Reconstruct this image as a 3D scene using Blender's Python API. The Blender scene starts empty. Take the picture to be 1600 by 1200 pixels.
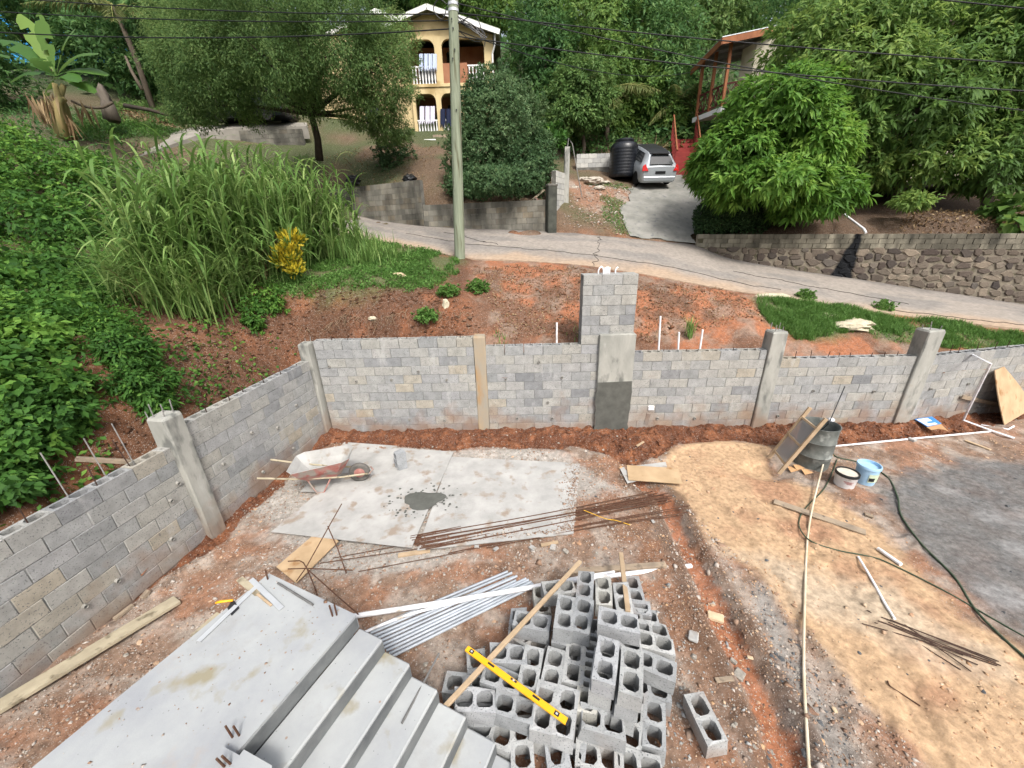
import bpy, math, random
import numpy as np
from mathutils import Matrix, Vector
random.seed(7); rng = np.random.default_rng(7)
S = bpy.context.scene
COL = S.collection
# ------------------------------------------------------------------ camera
F_PX, PITCH, ROLL, CAM_H = 600.0, math.radians(22), math.radians(-1.66), 4.34
FWD = np.array([0, math.cos(PITCH), -math.sin(PITCH)])
_r0 = np.array([1.0, 0, 0]); _u0 = np.cross(_r0, FWD)
RIGHT = math.cos(ROLL) * _r0 + math.sin(ROLL) * _u0
UP = math.cos(ROLL) * _u0 - math.sin(ROLL) * _r0
cam_d = bpy.data.cameras.new('camera'); cam = bpy.data.objects.new('camera', cam_d); COL.objects.link(cam)
cam_d.sensor_width = 36; cam_d.lens = 36 * F_PX / 1600; cam_d.clip_start = 0.05; cam_d.clip_end = 2000
m = Matrix.Identity(4)
for i in range(3):
    m[i][0] = RIGHT[i]; m[i][1] = UP[i]; m[i][2] = -FWD[i]
m[2][3] = CAM_H
cam.matrix_world = m
S.camera = cam
# ------------------------------------------------------------------ sky, sun, exposure
SUN_EL, SUN_AZ = math.radians(50), math.radians(157)     # azimuth clockwise from +Y: behind the camera, a little left
w = bpy.data.worlds.new('World'); S.world = w; w.use_nodes = True
nt = w.node_tree; bg = nt.nodes['Background']
sky = nt.nodes.new('ShaderNodeTexSky'); sky.sky_type = 'NISHITA'; sky.sun_disc = False
sky.sun_elevation = SUN_EL; sky.sun_rotation = SUN_AZ
sky.air_density = 1.0; sky.dust_density = 6.0; sky.ozone_density = 1.0; sky.altitude = 50
hsv = nt.nodes.new('ShaderNodeHueSaturation'); hsv.inputs['Saturation'].default_value = 0.45
nt.links.new(sky.outputs[0], hsv.inputs['Color']); nt.links.new(hsv.outputs[0], bg.inputs[0])
bg.inputs[1].default_value = 0.135
sd = bpy.data.lights.new('sun', 'SUN'); sun = bpy.data.objects.new('sun', sd); COL.objects.link(sun)
sd.energy = 1.5; sd.angle = math.radians(11); sd.color = (1.0, 0.96, 0.9)
_d = Vector((math.sin(SUN_AZ) * math.cos(SUN_EL), math.cos(SUN_AZ) * math.cos(SUN_EL), math.sin(SUN_EL)))
sun.rotation_euler = _d.to_track_quat('Z', 'Y').to_euler(); sun.location = (0, -5, 30)
S.view_settings.view_transform = 'Standard'; S.view_settings.look = 'None'
S.view_settings.exposure = 0.9; S.view_settings.gamma = 1.0; S.view_settings.use_curve_mapping = False
S.cycles.use_denoising = True
try: S.cycles.denoiser = 'OPENIMAGEDENOISE'
except Exception: pass
S.cycles.max_bounces = 6; S.cycles.diffuse_bounces = 3; S.cycles.transparent_max_bounces = 8
# ------------------------------------------------------------------ pixel helpers (a pixel gives a direction; depth from ground, wall or known distance)
O = np.array([0, 0, CAM_H])
def ray(px, py): return FWD + RIGHT * ((px - 800) / F_PX) - UP * ((py - 600) / F_PX)
def gz(px, py, z=0.0):
    d = ray(px, py); return O + d * ((z - CAM_H) / d[2])
def gy(px, py, y):
    d = ray(px, py); return O + d * (y / d[1])
def gp(px, py, A, B):
    d = ray(px, py); A = np.array(A, float); B = np.array(B, float); n = np.array([-(B - A)[1], (B - A)[0]])
    return O + d * ((n @ A) / (n @ d[:2]))
# ------------------------------------------------------------------ object helpers
ORG = {}
def tag(o, label=None, cat=None, group=None, kind=None):
    if label: o['label'] = label
    if cat: o['category'] = cat
    if group: o['group'] = group
    if kind: o['kind'] = kind
    return o
def thing(name, label, cat, loc, group=None):
    o = bpy.data.objects.new(name, None); COL.objects.link(o); o.empty_display_size = 0.1
    loc = np.array(loc, float); o.location = loc; ORG[o.name] = loc
    return tag(o, label, cat, group)
def rotz(a):
    c, s = math.cos(a), math.sin(a); return np.array([[c, -s, 0], [s, c, 0], [0, 0, 1.0]])
def frame(axis, ref=(0, 0, 1)):
    a = np.array(axis, float); a /= np.linalg.norm(a); r = np.array(ref, float)
    if abs(a @ r) > 0.98: r = np.array([1.0, 0, 0])
    s = np.cross(r, a); s /= np.linalg.norm(s); u = np.cross(a, s)
    return a, s, u
class MB:
    def __init__(self): self.v = []; self.f = []; self.n = 0
    def add(self, V, Fc):
        V = np.asarray(V, float); self.v.append(V); self.f += [tuple(i + self.n for i in f) for f in Fc]; self.n += len(V); return self
    def box(self, c, s, R=None):
        c = np.array(c, float); s = np.array(s, float) / 2
        P = np.array([[x, y, z] for z in (-1, 1) for y in (-1, 1) for x in (-1, 1)], float) * s
        if R is not None: P = P @ np.asarray(R).T
        return self.add(P + c, [(0, 2, 3, 1), (4, 5, 7, 6), (0, 1, 5, 4), (2, 6, 7, 3), (0, 4, 6, 2), (1, 3, 7, 5)])
    def bar(self, p0, p1, w, h, ref=(0, 0, 1)):
        p0 = np.array(p0, float); p1 = np.array(p1, float); a, s, u = frame(p1 - p0, ref)
        R = np.stack([a, s, u], 1); return self.box((p0 + p1) / 2, (np.linalg.norm(p1 - p0), w, h), R)
    def cbox(self, c, s, R=None, b=0.006):
        """chamfered box"""
        s = np.array(s, float) / 2; P = []; 
        for sx in (-1, 1):
            for sy in (-1, 1):
                for sz in (-1, 1):
                    for k in range(3):
                        q = np.array([sx * s[0], sy * s[1], sz * s[2]])
                        for j in range(3):
                            if j != k: q[j] -= b * (sx, sy, sz)[j]
                        P.append(q)
        P = np.array(P); idx = lambda x, y, z, k: ((x * 2 + y) * 2 + z) * 3 + k
        Fc = []
        for k in range(3):
            a, bb = [(1, 2), (2, 0), (0, 1)][k]
            for sgn in (0, 1):
                lo = []
                for (i, j) in ((0, 0), (1, 0), (1, 1), (0, 1)):
                    t = [0, 0, 0]; t[k] = sgn; t[a] = i; t[bb] = j; lo.append(idx(*t, k))
                Fc.append(tuple(lo if sgn else lo[::-1]))
        for k in range(3):           # edges along axis k
            a, bb = [(1, 2), (2, 0), (0, 1)][k]
            for i in (0, 1):
                for j in (0, 1):
                    t0 = [0, 0, 0]; t1 = [0, 0, 0]; t1[k] = 1
                    for t in (t0, t1): t[a] = i; t[bb] = j
                    q = (idx(*t0, a), idx(*t1, a), idx(*t1, bb), idx(*t0, bb))
                    Fc.append(q if (i == j) else q[::-1])
        for x in (0, 1):
            for y in (0, 1):
                for z in (0, 1):
                    t = (idx(x, y, z, 0), idx(x, y, z, 1), idx(x, y, z, 2)); Fc.append(t if (x + y + z) % 2 else t[::-1])
        if R is not None: P = P @ np.asarray(R).T
        return self.add(P + np.array(c, float), Fc)
    def tube(self, pts, r, n=8, cap=True, r1=None):
        pts = np.array(pts, float); k = len(pts)
        rr = np.full(k, r) if r1 is None else np.linspace(r, r1, k)
        if np.ndim(r): rr = np.array(r, float)
        V = []; prev = None
        for i in range(k):
            t = pts[min(i + 1, k - 1)] - pts[max(i - 1, 0)]; t /= (np.linalg.norm(t) + 1e-12)
            if prev is None: _, s, u = frame(t)
            else:
                s = prev - t * (prev @ t); s /= (np.linalg.norm(s) + 1e-12); u = np.cross(t, s)
            prev = s
            a = np.arange(n) * 2 * math.pi / n
            V.append(pts[i] + rr[i] * (np.cos(a)[:, None] * s + np.sin(a)[:, None] * u))
        Fc = [(i * n + j, i * n + (j + 1) % n, (i + 1) * n + (j + 1) % n, (i + 1) * n + j) for i in range(k - 1) for j in range(n)]
        if cap: Fc += [tuple(range(n))[::-1], tuple((k - 1) * n + j for j in range(n))]
        return self.add(np.concatenate(V), Fc)
    def lathe(self, prof, n=24, o=(0, 0, 0), R=None, closed=False):
        prof = np.array(prof, float); k = len(prof); a = np.arange(n) * 2 * math.pi / n
        V = np.stack([np.outer(prof[:, 0], np.cos(a)), np.outer(prof[:, 0], np.sin(a)), np.repeat(prof[:, 1:2], n, 1)], -1).reshape(-1, 3)
        Fc = [(i * n + j, i * n + (j + 1) % n, (i + 1) * n + (j + 1) % n, (i + 1) * n + j) for i in range(k - 1) for j in range(n)]
        Fc += [tuple(range(n))[::-1], tuple((k - 1) * n + j for j in range(n))]
        if R is not None: V = V @ np.asarray(R).T
        return self.add(V + np.array(o, float), Fc)
    def slab(self, poly, z0, z1, skew=None):
        """polygon (list of xy or xyz) extruded between z0 and z1"""
        P = np.array([(p[0], p[1]) for p in poly], float); n = len(P)
        ar = 0.5 * np.sum(P[:, 0] * np.roll(P[:, 1], -1) - np.roll(P[:, 0], -1) * P[:, 1])
        if ar < 0: P = P[::-1]
        V = np.concatenate([np.c_[P, np.full(n, z0)], np.c_[P, np.full(n, z1)]])
        return self.add(V, [tuple(range(n))[::-1], tuple(range(n, 2 * n))] + [(i, (i + 1) % n, n + (i + 1) % n, n + i) for i in range(n)])
    def sheet(self, quad, t):
        """4 or more coplanar points in space, given thickness t along normal"""
        Q = np.array(quad, float); nrm = np.cross(Q[1] - Q[0], Q[2] - Q[0]); nrm /= np.linalg.norm(nrm); n = len(Q)
        V = np.concatenate([Q - nrm * t / 2, Q + nrm * t / 2])
        return self.add(V, [tuple(range(n))[::-1], tuple(range(n, 2 * n))] + [(i, (i + 1) % n, n + (i + 1) % n, n + i) for i in range(n)])
    def mesh(self, name, org=(0, 0, 0), smooth=False):
        V = np.concatenate(self.v) - np.array(org, float)
        me = bpy.data.meshes.new(name); me.from_pydata(V.tolist(), [], self.f); me.validate(); me.update()
        if smooth:
            me.polygons.foreach_set('use_smooth', np.ones(len(me.polygons), bool))
            if smooth is not True: me.set_sharp_from_angle(angle=math.radians(smooth))
        return me
    def build(self, name, mat, parent=None, smooth=False, label=None, cat=None, group=None, kind=None):
        if parent is not None: org = ORG[parent.name]
        else:
            A = np.concatenate(self.v); org = np.array([A[:, 0].mean(), A[:, 1].mean(), A[:, 2].min()])
        o = bpy.data.objects.new(name, self.mesh(name, org, smooth)); COL.objects.link(o)
        o.data.materials.append(mat); ORG[o.name] = org
        if parent is not None: o.parent = parent
        else: o.location = org
        return tag(o, label, cat, group, kind)
def inst(name, me, loc, R, parent=None, **kw):
    """object that shares mesh data, placed at world loc with 3x3 R"""
    o = bpy.data.objects.new(name, me); COL.objects.link(o)
    M = Matrix([[R[i][0], R[i][1], R[i][2], 0] for i in range(3)] + [[0, 0, 0, 1]])
    l = np.array(loc, float)
    if parent is not None: o.parent = parent; l = l - ORG[parent.name]
    M.translation = Vector(l); o.matrix_basis = M
    ORG[o.name] = np.array(loc, float)
    return tag(o, **kw)
# ------------------------------------------------------------------ numpy noise
def _hash(ix, iy, seed):
    h = (ix.astype(np.int64) * 374761393 + iy.astype(np.int64) * 668265263 + seed * 2147483647) & 0x7fffffff
    h = ((h ^ (h >> 13)) * 1274126177) & 0x7fffffff
    return ((h ^ (h >> 16)) & 0xffff) / 65535.0
def vnoise(X, Y, sc, seed=0):
    x = X * sc; y = Y * sc; ix = np.floor(x); iy = np.floor(y); fx = x - ix; fy = y - iy
    fx = fx * fx * (3 - 2 * fx); fy = fy * fy * (3 - 2 * fy)
    a = _hash(ix, iy, seed); b = _hash(ix + 1, iy, seed); c = _hash(ix, iy + 1, seed); d = _hash(ix + 1, iy + 1, seed)
    return (a * (1 - fx) + b * fx) * (1 - fy) + (c * (1 - fx) + d * fx) * fy
def fbm(X, Y, sc, octv=4, seed=0):
    t = 0; amp = 1; tot = 0
    for k in range(octv):
        t = t + amp * vnoise(X, Y, sc * 2 ** k, seed + k * 17); tot += amp; amp *= 0.5
    return t / tot
def sdist(poly, X, Y):
    """signed distance to polygon, positive inside"""
    P = np.array(poly, float)[:, :2]; d = np.full(X.shape, 1e9); ins = np.zeros(X.shape, bool); n = len(P)
    for i in range(n):
        a = P[i]; b = P[(i + 1) % n]; e = b - a; L = e @ e + 1e-12
        t = np.clip(((X - a[0]) * e[0] + (Y - a[1]) * e[1]) / L, 0, 1)
        d = np.minimum(d, np.hypot(X - a[0] - t * e[0], Y - a[1] - t * e[1]))
        c = ((a[1] > Y) != (b[1] > Y)) & (X < (b[0] - a[0]) * (Y - a[1]) / (b[1] - a[1] + 1e-12) + a[0]); ins ^= c
    return np.where(ins, d, -d)
def ldist(line, X, Y):
    P = np.array(line, float)[:, :2]; d = np.full(X.shape, 1e9)
    for a, b in zip(P[:-1], P[1:]):
        e = b - a; t = np.clip(((X - a[0]) * e[0] + (Y - a[1]) * e[1]) / (e @ e + 1e-12), 0, 1)
        d = np.minimum(d, np.hypot(X - a[0] - t * e[0], Y - a[1] - t * e[1]))
    return d
def sstep(a, b, x):
    t = np.clip((x - a) / (b - a), 0, 1); return t * t * (3 - 2 * t)
# ------------------------------------------------------------------ materials
MATS = {}
def srgb(h):
    if isinstance(h, str):
        c = [int(h[i:i + 2], 16) / 255 for i in (0, 2, 4)]
        return tuple(((x / 12.92) if x <= 0.04045 else ((x + 0.055) / 1.055) ** 2.4) for x in c)
    return tuple(h)
def pmat(name, c1, c2=None, sc=4.0, rough=0.85, bump=0.3, bsc=40, rand=0.0, spot=None, spot_sc=25, spot_amt=0.35, metal=0.0, spec=0.3, stretch=None, attr=None, coords='pos', bdist=0.01, c3=None, randcol=None, ssoft=0.06):
    if name in MATS: return MATS[name]
    mt = bpy.data.materials.new(name); mt.use_nodes = True; MATS[name] = mt
    N = mt.node_tree.nodes; L = mt.node_tree.links; bs = N['Principled BSDF']
    bs.inputs['Roughness'].default_value = rough; bs.inputs['Metallic'].default_value = metal
    bs.inputs['Specular IOR Level'].default_value = spec
    c1 = srgb(c1); c2 = srgb(c2) if c2 is not None else c1
    if coords == 'pos': g = N.new('ShaderNodeNewGeometry'); vec = g.outputs['Position']
    else: g = N.new('ShaderNodeTexCoord'); vec = g.outputs['Object']
    oi = N.new('ShaderNodeObjectInfo')
    if coords == 'obj':       # shift pattern per object
        ad = N.new('ShaderNodeVectorMath'); ad.operation = 'ADD'; ml = N.new('ShaderNodeMath'); ml.operation = 'MULTIPLY'; ml.inputs[1].default_value = 37.0
        L.new(oi.outputs['Random'], ml.inputs[0]); L.new(vec, ad.inputs[0]); L.new(ml.outputs[0], ad.inputs[1]); vec = ad.outputs[0]
    base = vec
    if stretch is not None:
        mp = N.new('ShaderNodeMapping'); mp.inputs['Scale'].default_value = stretch; L.new(vec, mp.inputs[0]); base = mp.outputs[0]
    n1 = N.new('ShaderNodeTexNoise'); n1.inputs['Scale'].default_value = sc; n1.inputs['Detail'].default_value = 8; n1.inputs['Roughness'].default_value = 0.62
    L.new(base, n1.inputs['Vector'])
    rp = N.new('ShaderNodeValToRGB'); e = rp.color_ramp.elements
    e[0].position = 0.32; e[1].position = 0.68; e[0].color = (*c1, 1); e[1].color = (*c2, 1)
    if c3 is not None:
        k = e.new(0.5); k.color = (*srgb(c3), 1)
    L.new(n1.outputs[0], rp.inputs[0]); col = rp.outputs[0]
    if attr:
        at = N.new('ShaderNodeAttribute'); at.attribute_name = attr; mx = N.new('ShaderNodeMix'); mx.data_type = 'RGBA'; mx.blend_type = 'MULTIPLY'; mx.inputs[0].default_value = 1
        L.new(at.outputs['Color'], mx.inputs[6]); L.new(col, mx.inputs[7]); col = mx.outputs[2]
    if randcol:
        r2 = N.new('ShaderNodeValToRGB'); e2 = r2.color_ramp.elements
        e2[0].position = 0; e2[0].color = (*srgb(randcol[0]), 1); e2[1].position = 1; e2[1].color = (*srgb(randcol[-1]), 1)
        for i, c in enumerate(randcol[1:-1]):
            q = e2.new((i + 1) / (len(randcol) - 1)); q.color = (*srgb(c), 1)
        L.new(oi.outputs['Random'], r2.inputs[0])
        mx = N.new('ShaderNodeMix'); mx.data_type = 'RGBA'; mx.blend_type = 'MULTIPLY'; mx.inputs[0].default_value = 1
        L.new(r2.outputs[0], mx.inputs[6]); L.new(col, mx.inputs[7]); col = mx.outputs[2]
    if spot is not None:
        n2 = N.new('ShaderNodeTexNoise'); n2.inputs['Scale'].default_value = spot_sc; n2.inputs['Detail'].default_value = 5
        L.new(base, n2.inputs['Vector'])
        r3 = N.new('ShaderNodeMapRange'); r3.inputs[1].default_value = 1 - spot_amt - ssoft; r3.inputs[2].default_value = 1 - spot_amt + ssoft
        L.new(n2.outputs[0], r3.inputs[0])
        mx = N.new('ShaderNodeMix'); mx.data_type = 'RGBA'; L.new(r3.outputs[0], mx.inputs[0]); L.new(col, mx.inputs[6]); mx.inputs[7].default_value = (*srgb(spot), 1); col = mx.outputs[2]
    if rand:
        hs = N.new('ShaderNodeHueSaturation'); mr = N.new('ShaderNodeMapRange'); mr.inputs[3].default_value = 1 - rand; mr.inputs[4].default_value = 1 + rand
        L.new(oi.outputs['Random'], mr.inputs[0]); L.new(mr.outputs[0], hs.inputs['Value']); L.new(col, hs.inputs['Color']); col = hs.outputs[0]
    L.new(col, bs.inputs['Base Color'])
    if bump:
        n3 = N.new('ShaderNodeTexNoise'); n3.inputs['Scale'].default_value = bsc; n3.inputs['Detail'].default_value = 6; n3.inputs['Roughness'].default_value = 0.7
        L.new(base, n3.inputs['Vector'])
        bp = N.new('ShaderNodeBump'); bp.inputs['Strength'].default_value = bump; bp.inputs['Distance'].default_value = bdist
        L.new(n3.outputs[0], bp.inputs['Height']); L.new(bp.outputs[0], bs.inputs['Normal'])
    return mt
def leafmat(name, dark, mid, light, trans=0.35, rough=0.55, spec=0.2):
    if name in MATS: return MATS[name]
    mt = bpy.data.materials.new(name); mt.use_nodes = True; MATS[name] = mt
    N = mt.node_tree.nodes; L = mt.node_tree.links; bs = N['Principled BSDF']; out = N['Material Output']
    at = N.new('ShaderNodeAttribute'); at.attribute_name = 'v'
    rp = N.new('ShaderNodeValToRGB'); e = rp.color_ramp.elements
    e[0].color = (*srgb(dark), 1); e[1].color = (*srgb(light), 1); k = e.new(0.5); k.color = (*srgb(mid), 1)
    L.new(at.outputs['Fac'], rp.inputs[0]); L.new(rp.outputs[0], bs.inputs['Base Color'])
    bs.inputs['Roughness'].default_value = rough; bs.inputs['Specular IOR Level'].default_value = spec
    tr = N.new('ShaderNodeBsdfTranslucent'); hs = N.new('ShaderNodeHueSaturation'); hs.inputs['Value'].default_value = 1.3; hs.inputs['Hue'].default_value = 0.485
    L.new(rp.outputs[0], hs.inputs['Color']); L.new(hs.outputs[0], tr.inputs['Color'])
    mx = N.new('ShaderNodeMixShader'); mx.inputs[0].default_value = trans
    L.new(bs.outputs[0], mx.inputs[1]); L.new(tr.outputs[0], mx.inputs[2]); L.new(mx.outputs[0], out.inputs[0])
    return mt
# ================================================================== TERRAIN
LW_A, LW_B = np.array([-4.33, 7.95]), np.array([-5.15, 2.6])        # inner face of left wall (corner -> near)
FW_A, FW_B = np.array([-4.30, 7.97]), np.array([8.80, 7.60])        # face of front wall
LW_END = LW_A + (LW_B - LW_A) * 1.75
R5_A, R5_B = np.array([8.85, 7.60]), np.array([19.0, 9.27])        # last bay, bends away
YARD = [LW_END + [-.09, 0], LW_A + [-.09, .09], FW_A + [0, .09], FW_B + [0, .09], R5_A + [0, .09], R5_B + [0, .09], [20, 9.6], [20, -4], [-5.2, -4]]

def gridmesh(name, xs, ys, zf, cf, keep, mat, kind='structure', smooth=True):
    X, Y = np.meshgrid(xs, ys); Z = zf(X, Y); nx, ny = len(xs), len(ys)
    cx = (X[:-1, :-1] + X[1:, 1:]) / 2; cy = (Y[:-1, :-1] + Y[1:, 1:]) / 2
    K = keep(cx, cy)
    idx = np.arange(nx * ny).reshape(ny, nx)
    q = np.stack([idx[:-1, :-1], idx[:-1, 1:], idx[1:, 1:], idx[1:, :-1]], -1)[K]
    V = np.stack([X.ravel(), Y.ravel(), Z.ravel()], 1); C = cf(X, Y, Z)
    C = C.reshape(-1, C.shape[-1])
    used = np.unique(q); rm = np.full(nx * ny, -1); rm[used] = np.arange(len(used)); V = V[used]; C = C[used]; q = rm[q]
    me = bpy.data.meshes.new(name); me.from_pydata(V.tolist(), [], q.tolist()); me.update()
    if smooth: me.polygons.foreach_set('use_smooth', np.ones(len(me.polygons), bool))
    ca = me.color_attributes.new('Col', 'FLOAT_COLOR', 'POINT'); ca.data.foreach_set('color', (C if C.shape[1] == 4 else np.c_[C, np.ones(len(C))]).astype(np.float32).ravel())
    me.materials.append(mat); o = bpy.data.objects.new(name, me); COL.objects.link(o); o['kind'] = kind
    ORG[o.name] = np.zeros(3); return o
def cmix(a, b, t): return a * (1 - t[..., None]) + np.asarray(b) * t[..., None]
def P(*pts): return [gz(x, y)[:2] for x, y in pts]

# ---- soil material: colour comes from the soil map of the place, fine grain from noise
soil = pmat('soil', (0.66, 0.65, 0.64), (1.26, 1.26, 1.25), sc=14, rough=0.95, bump=0.55, bsc=38, attr='Col', bdist=0.02, spec=0.15)
def add_pebbles(mt, sc=70, thr=0.16, col=(0.45, 0.43, 0.40), amt=0.8):
    N = mt.node_tree.nodes; L = mt.node_tree.links; bs = N['Principled BSDF']
    old = bs.inputs['Base Color'].links[0].from_socket
    g = N.new('ShaderNodeNewGeometry'); vo = N.new('ShaderNodeTexVoronoi'); vo.inputs['Scale'].default_value = sc
    L.new(g.outputs['Position'], vo.inputs['Vector'])
    mr = N.new('ShaderNodeMapRange'); mr.inputs[1].default_value = thr; mr.inputs[2].default_value = thr + 0.08; mr.inputs[3].default_value = 1; mr.inputs[4].default_value = 0
    L.new(vo.outputs['Distance'], mr.inputs[0])
    sp = N.new('ShaderNodeSeparateColor'); L.new(vo.outputs['Color'], sp.inputs[0])
    gt = N.new('ShaderNodeMath'); gt.operation = 'GREATER_THAN'; gt.inputs[1].default_value = 0.62; L.new(sp.outputs[0], gt.inputs[0])
    ml = N.new('ShaderNodeMath'); ml.operation = 'MULTIPLY'; L.new(mr.outputs[0], ml.inputs[0]); L.new(gt.outputs[0], ml.inputs[1])
    at = N.new('ShaderNodeAttribute'); at.attribute_name = 'Col'
    ml3 = N.new('ShaderNodeMath'); ml3.operation = 'MULTIPLY'; L.new(ml.outputs[0], ml3.inputs[0]); L.new(at.outputs['Alpha'], ml3.inputs[1])
    ml2 = N.new('ShaderNodeMath'); ml2.operation = 'MULTIPLY'; ml2.inputs[1].default_value = amt; L.new(ml3.outputs[0], ml2.inputs[0])
    mx = N.new('ShaderNodeMix'); mx.data_type = 'RGBA'; L.new(ml2.outputs[0], mx.inputs[0]); L.new(old, mx.inputs[6]); mx.inputs[7].default_value = (*col, 1)
    L.new(mx.outputs[2], bs.inputs['Base Color'])
add_pebbles(soil, 34, 0.22, (0.30, 0.27, 0.24), 0.75)
add_pebbles(soil, 75, 0.25, (0.40, 0.36, 0.32), 0.6)
add_pebbles(soil, 130, 0.3, (0.12, 0.08, 0.06), 0.6)

# ---- yard zones (traced on the ground plane)
Z_TAN = P((1040, 700), (1120, 690), (1200, 700), (1212, 745), (1290, 772), (1345, 800), (1420, 870), (1500, 960), (1600, 1010), (1700, 1100), (1700, 1400), (1440, 1400), (1440, 1200), (1370, 1130), (1310, 1060), (1250, 980), (1180, 900), (1120, 850), (1072, 800), (1020, 745))
Z_SAND = P((1350, 768), (1400, 740), (1500, 716), (1600, 722), (1750, 740), (1750, 1100), (1600, 1005), (1530, 945), (1450, 880), (1400, 812))
Z_LOOSE = P((120, 1010), (205, 945), (252, 905), (300, 880), (350, 850), (395, 800), (440, 765), (470, 725), (520, 695), (620, 700), (700, 706), (780, 702), (850, 704), (900, 700), (955, 715), (985, 730), (1030, 716), (1060, 696), (1150, 690), (1200, 698), (1260, 694), (1340, 695), (1400, 686), (1450, 684), (1520, 676), (1600, 655), (1600, 560), (1000, 600), (500, 600), (440, 640), (0, 900))
Z_GRAVEL = P((370, 800), (440, 755), (560, 705), (720, 705), (850, 705), (910, 720), (960, 760), (910, 790), (800, 830), (660, 880), (560, 900), (480, 895), (500, 850), (420, 830))
Z_STRIP = P((1165, 905), (1195, 910), (1245, 1010), (1300, 1090), (1360, 1200), (1420, 1400), (1250, 1400), (1230, 1200), (1215, 1090), (1190, 1000))
CHAN = P((1000, 752), (1040, 780), (1062, 830), (1092, 890), (1120, 950), (1150, 1015), (1185, 1075), (1215, 1140), (1240, 1220), (1270, 1400))
Z_DAMP = P((930, 800), (1030, 800), (1075, 850), (1120, 930), (1160, 1010), (1180, 1090), (1170, 1200), (1060, 1230), (1040, 1050), (1040, 960), (980, 880))
Z_PALE = P((1100, 850), (1180, 860), (1260, 880), (1400, 900), (1500, 980), (1600, 1040), (1600, 1130), (1480, 1060), (1360, 1000), (1250, 960))
_dr = np.random.default_rng(91); DENTS = [(_dr.uniform(2.2, 11), _dr.uniform(1.2, 6.8), _dr.uniform(0, 3.14), _dr.uniform(.6, 1.2)) for _ in range(110)] + [(_dr.uniform(-4, 2), _dr.uniform(2.6, 6.8), _dr.uniform(0, 3.14), _dr.uniform(.6, 1.2)) for _ in range(50)]
RUTS = [P((1320, 1250), (1290, 1060), (1210, 900), (1130, 800), (1080, 740)), P((1480, 1250), (1420, 1060), (1320, 920), (1230, 820), (1180, 770))]
def yard_h(X, Y):
    n = fbm(X, Y, 1.3, 4, 3); z = (n - 0.5) * 0.07 + (fbm(X, Y, 8, 4, 9) - 0.5) * 0.035 * (1 - 0.5 * sstep(-.2, .3, sdist(Z_TAN, X, Y)))
    wob = (fbm(X, Y, 2.2, 3, 21) - 0.5) * 0.35
    dl = sdist(Z_LOOSE, X, Y) + wob * 0.6
    t = sstep(-0.02, 0.16, dl)
    clod = fbm(X, Y, 7, 4, 33)
    z = z + t * (-0.03 + (clod - 0.5) * 0.20 + 0.10 * sstep(0.1, 0.5, dl))
    z = z + 0.05 * np.exp(-((dl + 0.12) / 0.14) ** 2)                  # lip of packed ground at the trench edge
    dc = ldist(CHAN, X, Y) + wob * 0.12
    z = z - 0.10 * (1 - sstep(0.06, 0.2, dc)) + 0.035 * np.exp(-((dc - 0.27) / 0.08) ** 2)
    dt = sstep(0, 0.6, sdist(Z_TAN, X, Y)); z = z * (1 - 0.45 * dt) + dt * ((fbm(X, Y, 3.5, 3, 71) - .5) * 0.05)
    for x_, y_, a_, k_ in DENTS:
        m_ = (np.abs(X - x_) < .5) & (np.abs(Y - y_) < .5)
        if m_.any():
            dx_ = X[m_] - x_; dy_ = Y[m_] - y_; u_ = dx_ * math.cos(a_) + dy_ * math.sin(a_); v_ = dy_ * math.cos(a_) - dx_ * math.sin(a_); q_ = (u_ / (.15 * k_)) ** 2 + (v_ / (.065 * k_)) ** 2; z[m_] = z[m_] - .022 * np.exp(-q_ ** 2) + .010 * np.exp(-((np.sqrt(q_) - 1.35) / .3) ** 2)
    for rt in RUTS:
        dr_ = ldist(rt, X, Y) + (fbm(X, Y, 2.5, 3, 93) - .5) * .12; z = z - .022 * (1 - sstep(.05, .11, dr_)) + .012 * np.exp(-((dr_ - .16) / .05) ** 2)
    z = z + 0.28 * sstep(3.4, 1.4, Y) * sstep(-3.6, -5.2, X)            # ground climbs beside the near left wall
    z = z - 0.12 * np.exp(-(((X - 4.75) / 0.40) ** 2 + ((Y - 6.05) / 0.30) ** 2) ** 2)   # hollow under the drum
    return z
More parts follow.
